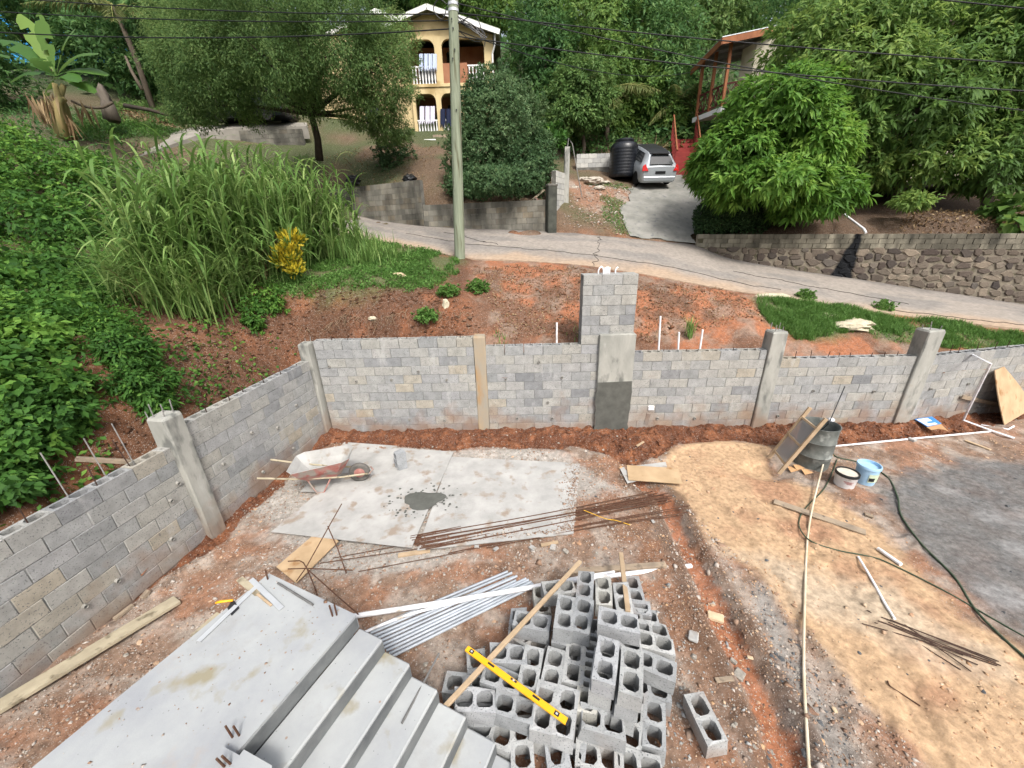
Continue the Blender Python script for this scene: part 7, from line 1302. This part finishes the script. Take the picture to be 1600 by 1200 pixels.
# ---- palms
palm_m = leafmat('palm', (.05, .075, .02), (.10, .13, .04), (.22, .22, .09), trans=.3)
def frond(base, tipdir, length, sag, nl=26, lw_=.05, ll=.55):
    t = np.linspace(0, 1, 16)[:, None]; d = np.array(tipdir, float); d /= np.linalg.norm(d); pts = base + d * length * t + np.array([0, 0, -1.0]) * sag * length * t ** 2; s_ = np.cross(d, [0, 0, 1.0]); s_ /= (np.linalg.norm(s_) + 1e-9); out = []
    for k in range(nl):
        u = .15 + .85 * k / nl; p = np.array([np.interp(u, t[:, 0], pts[:, j]) for j in range(3)]); l_ = ll * math.sin(math.pi * (.12 + .85 * u)) + .08
        for sg in (-1, 1): out.append((p, s_ * sg * .8 + d * .55 + np.array([0, 0, -.55]), l_))
    return pts, out
def palm(label, base, h, nfr, fl, seed, mat=palm_m, ll=.55, name='palm_tree', up=(-.2, .9), sag=(.25, .6), tr=.13):
    r = np.random.default_rng(seed); base = np.array(base, float); t = thing(name, label, 'palm', base, 'palms on the hillside'); top = base + [r.normal(0, .2), 0, h]; mb = MB(); mb.tube([base - [0, 0, .3], (base + top) / 2 + [.1, 0, 0], top], [tr * 1.2, tr, tr * .8], 9); mb.build('trunk', bark, t, smooth=True)
    for i in range(nfr):
        a_ = 2 * math.pi * i / nfr + r.uniform(-.2, .2); el = r.uniform(*up); pts, lf = frond(top, (math.cos(a_), math.sin(a_), el), fl * r.uniform(.8, 1.1), r.uniform(*sag), ll=ll); mb = MB(); mb.tube(pts, .02, 5, r1=.006); fr_ = mb.build('frond', MATS['bark'] if False else pmat('frond_rib', '7d8048', '93955a', bump=0), t)
        P_ = np.array([l[0] for l in lf]); D_ = np.array([l[1] for l in lf]) + r.normal(0, .08, (len(lf), 3)); leaf_mesh('leaflet_row', P_, D_, np.tile([0, 0, 1.0], (len(lf), 1)) + r.normal(0, .2, (len(lf), 3)), [l[2] for l in lf], np.full(len(lf), .06), np.clip(r.normal(.5, .2, len(lf)), 0, 1), mat, fr_, .5)
palm('coconut palm with arching fronds above the black tank', (*gy(948, 200, 25)[:2], hz(*gy(948, 200, 25)[:2])), 2.6, 12, 3.2, 5, ll=.8)
palm('small palm below the balcony house', (*gy(1045, 215, 26)[:2], hz(*gy(1045, 215, 26)[:2])), 1.6, 9, 1.9, 6)
palm('tall palm behind the yellow house\'s right eave', (*gy(800, 60, 36)[:2], hz(*gy(800, 60, 36)[:2])), 6.5, 13, 3.6, 7, ll=.8); palm('palm at the top left behind the banana plant', (*gy(205, 60, 26)[:2], hz(*gy(205, 60, 26)[:2])), 4.6, 12, 3.2, 8, ll=.7)
# ---- banana plant
ban_m = leafmat('banana_leaf', (.03, .075, .02), (.065, .15, .035), (.17, .27, .06), trans=.4, rough=.35)
bb = gy(100, 205, 18.2); bb[2] = hz(bb[0], bb[1]); bn = thing('banana_plant', 'banana plant with torn arching leaves on the left slope', 'banana plant', bb); r = np.random.default_rng(4)
mb = MB(); top = gy(88, 120, 18.2)
for k in range(5): q = bb + np.r_[r.normal(0, .25, 2), 0]; mb = MB(); mb.tube([q - [0, 0, .3], (q + top) / 2 + np.r_[r.normal(0, .06, 2), 0], top + np.r_[r.normal(0, .1, 2), -.2 - .5 * (k > 1)]], [.16, .13, .08], 9); mb.build('stem', pmat('banana_stem', '6b6a42', '8b7a52', sc=6, bump=.4, stretch=(1, 1, .2)), bn, smooth=True)
for k in range(9):
    q = bb + np.r_[r.normal(0, .45, 2), r.uniform(.5, 1.2)]; leaf_mesh('dry_leaf', q + r.normal(0, .1, (8, 3)), np.tile([0, 0, -1.0], (8, 1)) + r.normal(0, .2, (8, 3)), r.normal(0, 1, (8, 3)), np.full(8, .8), np.full(8, .10), r.random(8), dry_m, bn, .3)
tips = [(30, 22), (118, 45), (155, 84), (170, 118), (16, 130), (0, 62), (70, 168), (125, 128), (150, 145), (-8, 84), (60, 20), (50, 90)]
for k, (tx, ty) in enumerate(tips):
    tip = gy(tx, ty, 18.2 + r.uniform(-1.2, .8)); n_ = 12; V = []; d = tip - top; s_ = np.cross(d, [0, -.6, 1.0]); s_ /= np.linalg.norm(s_); sagk = .13 * np.linalg.norm(d); nn_ = np.cross(s_, d); nn_ /= np.linalg.norm(nn_); nn_ *= np.sign(nn_[2])
    P_, D_, L_, W_ = [], [], [], []
    for j in range(n_ + 1):
        u = j / n_; c_ = top + d * u + np.array([0, 0, 1.0]) * (sagk * math.sin(math.pi * u) * .8); wdt = .30 * math.sin(math.pi * min(1, max(0, (u - .12) / .9))) ** .6 if u > .12 else .02; jag = r.uniform(.8, 1.08)
        V += [c_ - s_ * wdt * jag - [0, 0, .12 * wdt], c_ + nn_ * .01, c_ + s_ * wdt * r.uniform(.8, 1.08) - [0, 0, .12 * wdt]]
    Fc = [(3 * j + a_, 3 * j + a_ + 1, 3 * j + a_ + 4, 3 * j + a_ + 3) for j in range(n_) for a_ in (0, 1) if r.random() > .13 or j < 2]
    mb = MB(); mb.add(V, Fc); o = mb.build('leaf', ban_m, bn, smooth=True); at = o.data.attributes.new('v', 'FLOAT', 'POINT'); at.data.foreach_set('value', np.full(len(o.data.vertices), .95 if k in (0,) else r.uniform(.35, .75), np.float32))
# stump and fallen trunk
q0, q1 = gy(172, 176, 21), gy(156, 134, 21); mb = MB(); mb.tube(np.array([q0 - [0, 0, .3]] + [q0 + (q1 - q0) * t for t in (.25, .5, .75, 1.0)]), [.30, .24, .2, .17, .1], 12); mb.v[-1] = mb.v[-1] + rng.normal(0, .035, mb.v[-1].shape) * [1, 1, 1.5]; mb.build('tree_stump', pmat('split_stump', '4a423a', '6e665c', sc=5, bump=1, bsc=15, stretch=(1, 1, .25)), label='broken grey stump right of the banana plant', cat='stump', smooth=True)
mb = MB(); mb.tube(curve([gy(112, 158, 19.5), gy(135, 167, 19.6), gy(160, 168, 19.8), gy(176, 160, 20)]), .05, 8); mb.build('fallen_branch', bark, label='fallen grey branch beside the stump', cat='branch', smooth=True); mb = MB(); mb.tube([gy(222, 140, 24), gy(205, 110, 24), gy(196, 88, 24.2)], [.09, .07, .05], 7); mb.build('dead_trunk', bark, label='leaning pale dead trunk in the shade at the left', cat='trunk', smooth=True)
mb = MB(); mb.tube([gy(195, 165, 23), gy(235, 172, 22.8), gy(262, 180, 22.6)], [.1, .08, .05], 8); mb.build('fallen_branch', bark_d, label='dark fallen log on the grass uphill of the track', cat='branch', smooth=True)
# ---- shrubs and vines on the left bank
def cover(name, pts_fn, n_, L, W, mat, label=None, cat=None, kind=None, seed=0, hgt=.35, droop=.3, vb=.5, vs=.35, fine=False):
    r = np.random.default_rng(seed); X, Y = pts_fn(r, n_); Z = hill_h(X, Y); n_ = len(X); h_ = r.random(n_) ** 1.3 * hgt; P_ = np.stack([X, Y, Z + h_], 1); D_ = rdir(n_, r) * .9 + np.array([.25, -.35, .15]); N_ = np.tile([.1, -.2, 1.0], (n_, 1)) + r.normal(0, .45, (n_, 3)); patch = fbm(X, Y, 1.3, 3, seed)
    return leaf_mesh(name, P_, D_, N_, L * r.uniform(.6, 1.25, n_), W * r.uniform(.7, 1.2, n_), np.clip(vb + (patch - .5) * 1.1 + r.normal(0, vs * .5, n_), 0, 1), mat, None, droop, fine, label=label, cat=cat, kind=kind)
def inpoly(poly, dens=None):
    A_ = np.array([p[:2] for p in poly])
    def f(r, n_):
        X = r.uniform(A_[:, 0].min(), A_[:, 0].max(), n_ * 3); Y = r.uniform(A_[:, 1].min(), A_[:, 1].max(), n_ * 3); k_ = sdist(A_, X, Y) + (fbm(X, Y, 1.6, 3, 4) - .5) * .7 > 0
        if dens is not None: k_ &= r.random(len(X)) < dens(X, Y)
        return X[k_][:n_], Y[k_][:n_]
    return f
def LH_(px, py, rx, ry):
    c = hit(px, py); zc = (c - O) @ FWD; return c + np.array([.05, -.08, .12]), np.array([rx * zc / F_PX, rx * zc / F_PX * .8, ry * zc / F_PX / 1.05])
SH = [('bright leafy shrub mass at the left edge, uppermost', [LH_(60, 275, 85, 46), LH_(130, 300, 58, 44), LH_(20, 225, 45, 26), LH_(150, 262, 36, 22)], 900, .17, .085, .62), ('leafy shrub mass at the left edge below the uppermost one', [LH_(40, 360, 90, 60), LH_(120, 365, 70, 45), LH_(-30, 300, 70, 70)], 900, .17, .09, .5), ('broad-leaved dark vine shrub left of the tall grass', [LH_(40, 440, 70, 40), LH_(110, 430, 50, 34), LH_(-20, 470, 60, 50)], 480, .20, .12, .42),
 ('leafy vine mass over the bank\'s brow left of the tall grass', [LH_(70, 500, 80, 36), LH_(140, 468, 56, 36), LH_(20, 575, 60, 36), LH_(180, 455, 40, 30)], 800, .14, .085, .5), ('vine mat spreading behind the near left wall', [LH_(60, 655, 66, 26), LH_(10, 760, 60, 40), LH_(110, 610, 40, 24)], 500, .11, .07, .5), ('vine tangle hanging above the near left wall', [LH_(30, 620, 60, 55), LH_(-20, 540, 60, 60), LH_(60, 545, 46, 34), LH_(20, 700, 60, 34)], 620, .13, .085, .5), ('fern-like shrub hanging over the left bank beside the grass', [LH_(200, 555, 44, 44), LH_(222, 608, 44, 40), LH_(172, 515, 30, 26), LH_(245, 640, 26, 24)], 1000, .11, .038, .48), ('bright weed tuft spilling over the brown bank', [LH_(415, 478, 34, 26), LH_(398, 510, 16, 24)], 320, .09, .05, .62), ('small leafy plant on the bank left of the left column', [LH_(118, 665, 22, 14), LH_(95, 690, 24, 10)], 70, .12, .08, .5)]
for i, (lab, lobes, nc, L_, W_, vb) in enumerate(SH): foliage('vine_shrub', lobes, nc, 9, L_, W_, vine, None, droop=.45, spread=.9, csize=L_ * .7, seed=120 + i, vbias=vb, vspan=.4, rough=.3, fine=L_ > .15, inner=.35, bottom=-.9, label=lab, cat='shrub', group='shrubs on the left bank')
BANK = [(-4.9, 8.6), (-5.6, 5.5), (-6.2, 2.5), (-7.5, 0), (-12, 0), (-16, 8), (-14, 16), (-9, 15), (-7.2, 10.5)]
cover('ground_vines', inpoly(BANK, lambda X, Y: .03 + .97 * np.maximum(sstep(-7.0, -8.0, X), sstep(.55, .63, fbm(X, Y, .9, 3, 9)) * .8)), 30000, .10, .065, vine, kind='stuff', seed=140, hgt=.5, vb=.42)
cover('bank_weeds', inpoly([(-4.8, 8.4), (-5.3, 5), (-5.8, 2), (-7.5, 2), (-7.4, 8), (-6.3, 9.2)], lambda X, Y: sstep(.5, .62, fbm(X, Y, 1.1, 3, 9))), 1800, .09, .06, vine, kind='stuff', seed=141, hgt=.2, vb=.5)
# ---- tall guinea grass
def grass(name, centers, nb, H_, mat, seed, lean=.35, w_=.022, segs=6, kind='stuff', vb=.5, label=None, cat=None, sprd=.22, pz=None):
    r = np.random.default_rng(seed); C_ = np.array(centers); k_ = r.integers(0, len(C_), nb); B_ = C_[k_].copy(); B_[:, :2] += r.normal(0, sprd, (nb, 2)); B_[:, 2] = (hill_h(B_[:, 0][None], B_[:, 1][None])[0] if pz is None else pz) - .03
    a_ = r.uniform(0, 6.28, nb); h_ = H_ * r.uniform(.45, 1.1, nb) * (C_[k_, 3] if C_.shape[1] > 3 else 1); ln = lean * r.uniform(.2, 1.6, nb); hd_ = np.stack([np.cos(a_), np.sin(a_), np.zeros(nb)], 1); sd2 = np.stack([-np.sin(a_), np.cos(a_), np.zeros(nb)], 1); V = []; start = r.uniform(0, .45, nb) * h_
    for s in range(segs + 1):
        u = s / segs; arch = ln * u ** 2.2; zz = start + (h_ - start) * (u - .42 * np.clip(ln, 0, 1.2) * u ** 3.2); c_ = B_[:, :3] + hd_ * (arch * h_)[:, None] + np.array([0, 0, 1.0]) * zz[:, None]; ww = w_ * (.5 + 1.0 * u if u < .45 else 1.0) * max(.04, 1 - max(0, u - .35) / .65) * r.uniform(.95, 1.05); V.append(np.stack([c_ - sd2 * ww, c_ + sd2 * ww], 1))
    V = np.stack(V, 1).reshape(nb, -1, 3); m_ = 2 * (segs + 1); F0 = np.array([(2 * s, 2 * s + 1, 2 * s + 3, 2 * s + 2) for s in range(segs)]); Fc = (F0[None] + (np.arange(nb) * m_)[:, None, None]).reshape(-1, 4); mb = MB(); mb.v = [V.reshape(-1, 3)]; mb.f = [tuple(f) for f in Fc.tolist()]; mb.n = nb * m_
    o = mb.build(name, mat, kind=kind, label=label, cat=cat, smooth=True); at = o.data.attributes.new('v', 'FLOAT', 'POINT'); at.data.foreach_set('value', np.repeat(np.clip(r.normal(vb, .2, nb), 0, 1), m_).astype(np.float32)); return o
GC = [gy(x, y, f) for x, y, f in [(300, 470, 9.0), (310, 460, 9.3), (330, 455, 9.6), (370, 440, 10), (400, 430, 10.4), (350, 420, 10.8), (300, 420, 10.6), (440, 415, 11.2), (470, 400, 12), (500, 395, 12.4), (420, 400, 11.8), (330, 430, 10), (290, 490, 8.8), (310, 500, 8.6), (330, 490, 8.9), (380, 395, 12), (450, 385, 12.8), (530, 385, 13.2)]]
GC = [np.r_[g[:3], s] for g, s in zip(GC, [1, 1.05, 1.1, 1.1, 1.1, 1.1, 1.05, 1.05, 1, .95, 1.1, 1, .8, .8, .85, 1.1, 1.05, .8])]
def cane(name, centers, stalks, hrange, leaves, ll, mat, seed, w_=.022, sprd=.3):
    r = np.random.default_rng(seed); C_ = np.array(centers); B, D0_, H0, VV = [], [], [], []
    for c in C_:
        for _ in range(stalks):
            b = np.array([c[0] + r.normal(0, sprd), c[1] + r.normal(0, sprd), 0]); b[2] = hz(b[0], b[1]) - .03; B.append(b); d = np.array([r.normal(.03, .11), r.normal(-.04, .11), 1.0]); D0_.append(d / np.linalg.norm(d)); H0.append(r.uniform(*hrange) * c[3]); VV.append(r.normal(0, .1))
    B, D0_, H0, VV = np.array(B), np.array(D0_), np.array(H0), np.array(VV); ns = len(B); n_ = ns * leaves; k_ = np.repeat(np.arange(ns), leaves); u = np.tile(np.linspace(.12, 1, leaves), ns) + r.normal(0, .05, n_)
    P0 = B[k_] + D0_[k_] * (H0[k_] * u)[:, None]; a_ = r.uniform(0, 6.28, n_); out_ = np.stack([np.cos(a_), np.sin(a_), np.zeros(n_)], 1); side = np.stack([-np.sin(a_), np.cos(a_), np.zeros(n_)], 1); L_ = ll * r.uniform(.6, 1.25, n_); op = r.uniform(.08, .5, n_); V = []; seg = 6
    for s in range(seg + 1):
        t = s / seg; c_ = P0 + out_ * (L_ * t * (op + .35 * t))[:, None] + np.array([0, 0, 1.0]) * (L_ * (t * (1 - op * .3) - t ** 2.4 * (.35 + op * .9)))[:, None]; ww = w_ * math.sin(math.pi * (.16 + .84 * min(1, t * .98))) ** .8 * 1.0; V.append(np.stack([c_ - side * ww, c_ + side * ww], 1))
    V = np.stack(V, 1).reshape(n_, -1, 3); m_ = 2 * (seg + 1); F0 = np.array([(2 * s, 2 * s + 1, 2 * s + 3, 2 * s + 2) for s in range(seg)]); Fc = (F0[None] + (np.arange(n_) * m_)[:, None, None]).reshape(-1, 4); mb = MB(); mb.v = [V.reshape(-1, 3)]; mb.f = [tuple(f) for f in Fc.tolist()]; mb.n = n_ * m_
    vv = np.repeat(np.clip(.5 + VV[k_] + r.normal(0, .22, n_), 0, 1), m_)
    for b, d, h in zip(B, D0_, H0): mb.tube([b, b + d * h * .5, b + d * h], .011, 4, cap=False)
    o = mb.build(name, mat, kind='stuff', smooth=True); at = o.data.attributes.new('v', 'FLOAT', 'POINT'); at.data.foreach_set('value', np.r_[vv, np.full(ns * 12, .72)].astype(np.float32)); return o
cane('tall_grass', GC, 32, (1.1, 2.65), 8, 1.12, grass_m, 150, w_=.028, sprd=.38)
grass('drooping_grass', [np.r_[gy(x, y, f)[:3], 1] for x, y, f in [(270, 540, 8.2), (310, 530, 8.4), (350, 520, 8.6), (240, 520, 8.4), (300, 560, 7.9), (330, 555, 8.0)]], 1300, 1.6, grass_m, 151, lean=.85, w_=.018, vb=.62, sprd=.2)
grass('dry_grass', [np.r_[gy(x, y, f)[:3], 1] for x, y, f in [(270, 550, 8.1), (320, 540, 8.3), (400, 430, 10.4), (440, 415, 11)]], 240, 1.3, dry_m, 152, lean=.6, w_=.010, sprd=.22)
grass('grass_tuft', [np.r_[gy(x, y, f)[:3], s] for x, y, f, s in [(560, 395, 13.0, 1), (585, 395, 12.6, .9), (570, 415, 11.6, .9), (610, 405, 12.2, .6), (540, 400, 12.4, 1.1)]], 900, .95, grass_m, 153, lean=.5, w_=.012, sprd=.2)
grass('grass_tuft', [np.r_[gy(1077, 528, 8.75)[:3], 1]], 60, .55, grass_m, 154, lean=.4, w_=.012, sprd=.06, kind=None, label='small grass tuft behind the wall among the white pipes', cat='grass tuft')
grass('grass_tuft', [np.r_[gy(905, 520, 8.6)[:3], 1], np.r_[gy(785, 528, 8.55)[:3], .6]], 60, .35, grass_m, 155, lean=.5, w_=.010, sprd=.08)
r = np.random.default_rng(160)
def turf(name, poly, n_, H_, seed, mat=turf_m, lean=.5, w_=.006, vb=.5, dens=None):
    X, Y = inpoly(poly, dens)(np.random.default_rng(seed), n_); grass(name, np.stack([X, Y, Y * 0], 1), n_, H_, mat, seed, lean=lean, w_=w_, segs=3, sprd=.02, vb=vb)
patchy = lambda X, Y: sstep(.28, .46, fbm(X, Y, 1.5, 3, 31))
patchy2 = lambda X, Y: sstep(.33, .5, fbm(X, Y, 1.8, 4, 31))
turf('short_grass', GREEN, 26000, .17, 161, w_=.008, dens=patchy); turf('short_grass', GREEN2, 44000, .20, 162, w_=.006, dens=patchy2, vb=.62)
cover('clover_weeds', inpoly(GREEN, patchy), 16000, .06, .05, turf_m, kind='stuff', seed=163, hgt=.10, vb=.6); cover('clover_weeds', inpoly(GREEN2, patchy), 2500, .05, .035, turf_m, kind='stuff', seed=164, hgt=.10, vb=.55)
for i, (x, y, f, lab) in enumerate(((665, 500, 9.0, 'leafy weed on the brown bank behind the tallest wall bay'), (745, 455, 10.4, 'leafy weed at the edge of the red soil'), (700, 462, 10, 'leafy weed in the grass above the brown bank'), (1250, 470, 10.3, 'grass weed at the road edge above the right bank'), (1370, 487, 10, 'bushy weed at the road edge above the flat rock'), (660, 370, 16.8, 'weed at the foot of the retaining wall left of the pole'))): foliage('weed', [LH_(x, y, 15, 10) if y > 400 else LB(x, y, f, 15, 10)], 130, 7, .07, .045, turf_m, None, droop=.2, seed=170 + i, vbias=.6, label=lab, cat='weed')
foliage('croton_bush', [LB(456, 376, 10.2, 13, 12), LB(450, 405, 10.0, 16, 20), LB(461, 424, 9.9, 9, 8)], 170, 7, .15, .05, croton_m, None, droop=-.2, spread=.7, up=.7, seed=180, vbias=.55, vspan=.7, label='yellow croton bush at the edge of the tall grass', cat='bush')
# dry litter on the bank tops and slopes
def litter(name, pts_fn, n_, seed, mat=dry_m, L=.06): cover(name, pts_fn, n_, L, L * .5, mat, kind='stuff', seed=seed, hgt=.02, droop=0, vb=.4)
litter('leaf_litter', inpoly([gy(*p) for p in [(740, 415, 12), (900, 420, 11.5), (1150, 460, 10.7), (1200, 500, 9.4), (1000, 535, 8.6), (770, 525, 8.6)]]), 4200, 190); litter('leaf_litter', inpoly([gy(*p) for p in [(1350, 360, 13.9), (1600, 360, 12.9), (1700, 330, 14), (1450, 335, 15)]]), 1400, 191, L=.12); litter('leaf_litter', inpoly([gy(*p) for p in [(480, 285, 20), (660, 285, 18.2), (690, 230, 24), (500, 240, 23)]]), 1500, 192, L=.08)
# hillside undergrowth behind
UG = [gy(*p) for p in [(880, 265, 23), (960, 262, 23.2), (1005, 262, 23.6), (1062, 262, 23.8), (1110, 235, 25), (1130, 180, 30), (860, 170, 30), (850, 230, 25)]]
cover('undergrowth', inpoly(UG), 9000, .20, .12, forest1, kind='stuff', seed=195, hgt=.8, vb=.5); cover('undergrowth', inpoly([(-40, 27), (-10, 27.5), (-6, 38), (40, 38), (50, 30), (70, 90), (-70, 90)]), 16000, .6, .4, forest1, kind='stuff', seed=196, hgt=1.6, vb=.45); cover('undergrowth', inpoly([(8, 23.5), (40, 21), (45, 36), (8, 36)]), 5000, .4, .25, forest1, kind='stuff', seed=197, hgt=1.4, vb=.45)
cover('slope_grass', inpoly([gy(*p) for p in [(120, 195, 21), (230, 185, 24), (290, 205, 23.4), (200, 232, 21), (150, 245, 19.5), (110, 220, 18)]]), 5000, .16, .035, turf_m, kind='stuff', seed=198, hgt=.2, vb=.25, droop=0); cover('slope_grass', inpoly([(-14, 15), (-9.5, 15.5), (-10, 19), (-30, 26), (-30, 16)]), 6000, .2, .06, forest1, kind='stuff', seed=199, hgt=.4, vb=.4, droop=0)
q = gy(1025, 236, 23.6); leaf_mesh('dry_fronds', q + rng.normal(0, .12, (26, 3)), rdir(26) + [.3, -.2, .8], rdir(26), rng.uniform(.6, 1.2, 26), np.full(26, .05), rng.random(26), dry_m, None, .2, label='bundle of dry straw-coloured fronds above the silver car', cat='dry fronds')

DIRT = [gy(*p) for p in [(880, 350, 16.2), (985, 372, 15.4), (975, 320, 18), (995, 292, 20), (950, 282, 20.6), (900, 290, 19.6)]]
X, Y = inpoly(DIRT)(np.random.default_rng(201), 1500); grit('driveway_rubble', X, Y, hill_h(X, Y), rng.lognormal(math.log(.025), .5, len(X)), grit_mix)
cover('driveway_weeds', inpoly(DIRT, lambda X, Y: sstep(.55, .66, fbm(X, Y, .9, 4, 89))), 2500, .07, .04, turf_m, kind='stuff', seed=202, hgt=.08, vb=.5)
litter('leaf_litter', inpoly([gy(*p) for p in [(120, 195, 21), (180, 150, 26), (270, 165, 27), (300, 200, 24), (230, 185, 24)]]), 1800, 203, L=.16); cover('slope_grass', inpoly([gy(*p) for p in [(110, 200, 20), (180, 140, 27), (290, 160, 27), (320, 190, 25), (230, 190, 24)]], lambda X, Y: sstep(.42, .6, fbm(X, Y, .5, 3, 14))), 4000, .22, .07, forest2, kind='stuff', seed=204, hgt=.25, vb=.4)
cover('slope_grass', inpoly([gy(*p) for p in [(200, 262, 18.6), (290, 240, 21.4), (480, 245, 22.4), (560, 260, 21), (500, 290, 19.6), (300, 270, 19)]], lambda X, Y: sstep(.44, .6, fbm(X, Y, .8, 3, 15))), 5000, .12, .03, turf_m, kind='stuff', seed=205, hgt=.12, vb=.3)
X, Y = inpoly([gy(*p) for p in [(740, 415, 12), (900, 420, 11.5), (1150, 460, 10.7), (1200, 500, 9.4), (1000, 535, 8.6), (770, 525, 8.6)]])(np.random.default_rng(206), 5000); grit('bank_crumbs', X, Y, hill_h(X, Y), rng.lognormal(math.log(.014), .5, len(X)), vmat('bank_grit', [(.06, .035, .022), (.22, .095, .05), (.14, .07, .04), (.30, .22, .16)]))
X, Y = inpoly([(-4.6, 8.5), (-0.6, 8.4), (-0.8, 9.6), (-4.5, 10), (-6.5, 8.5), (-6.3, 5), (-5.2, 4.8)])(np.random.default_rng(207), 5000); grit('bank_crumbs', X, Y, hill_h(X, Y), rng.lognormal(math.log(.016), .5, len(X)), vmat('bank_grit_dark', [(.045, .026, .016), (.12, .055, .03), (.08, .045, .028), (.17, .11, .075)]))
r = np.random.default_rng(208)                                   # roots hanging from the cut bank
mb = MB()
for i in range(60):
    p = gy(r.uniform(450, 740), r.uniform(468, 500), 9.1); p[2] = hz(p[0], p[1]) + .03; q = [p]
    for k in range(4): q.append(q[-1] + np.array([r.normal(0, .06), -.06, -.05 + r.normal(0, .03)])); q[-1][2] = max(q[-1][2], hz(q[-1][0], q[-1][1]) + .01)
    mb.tube(q, .006, 4, r1=.002)
mb.build('roots', pmat('root', '6b5a48', '8a7660', bump=0), kind='stuff')
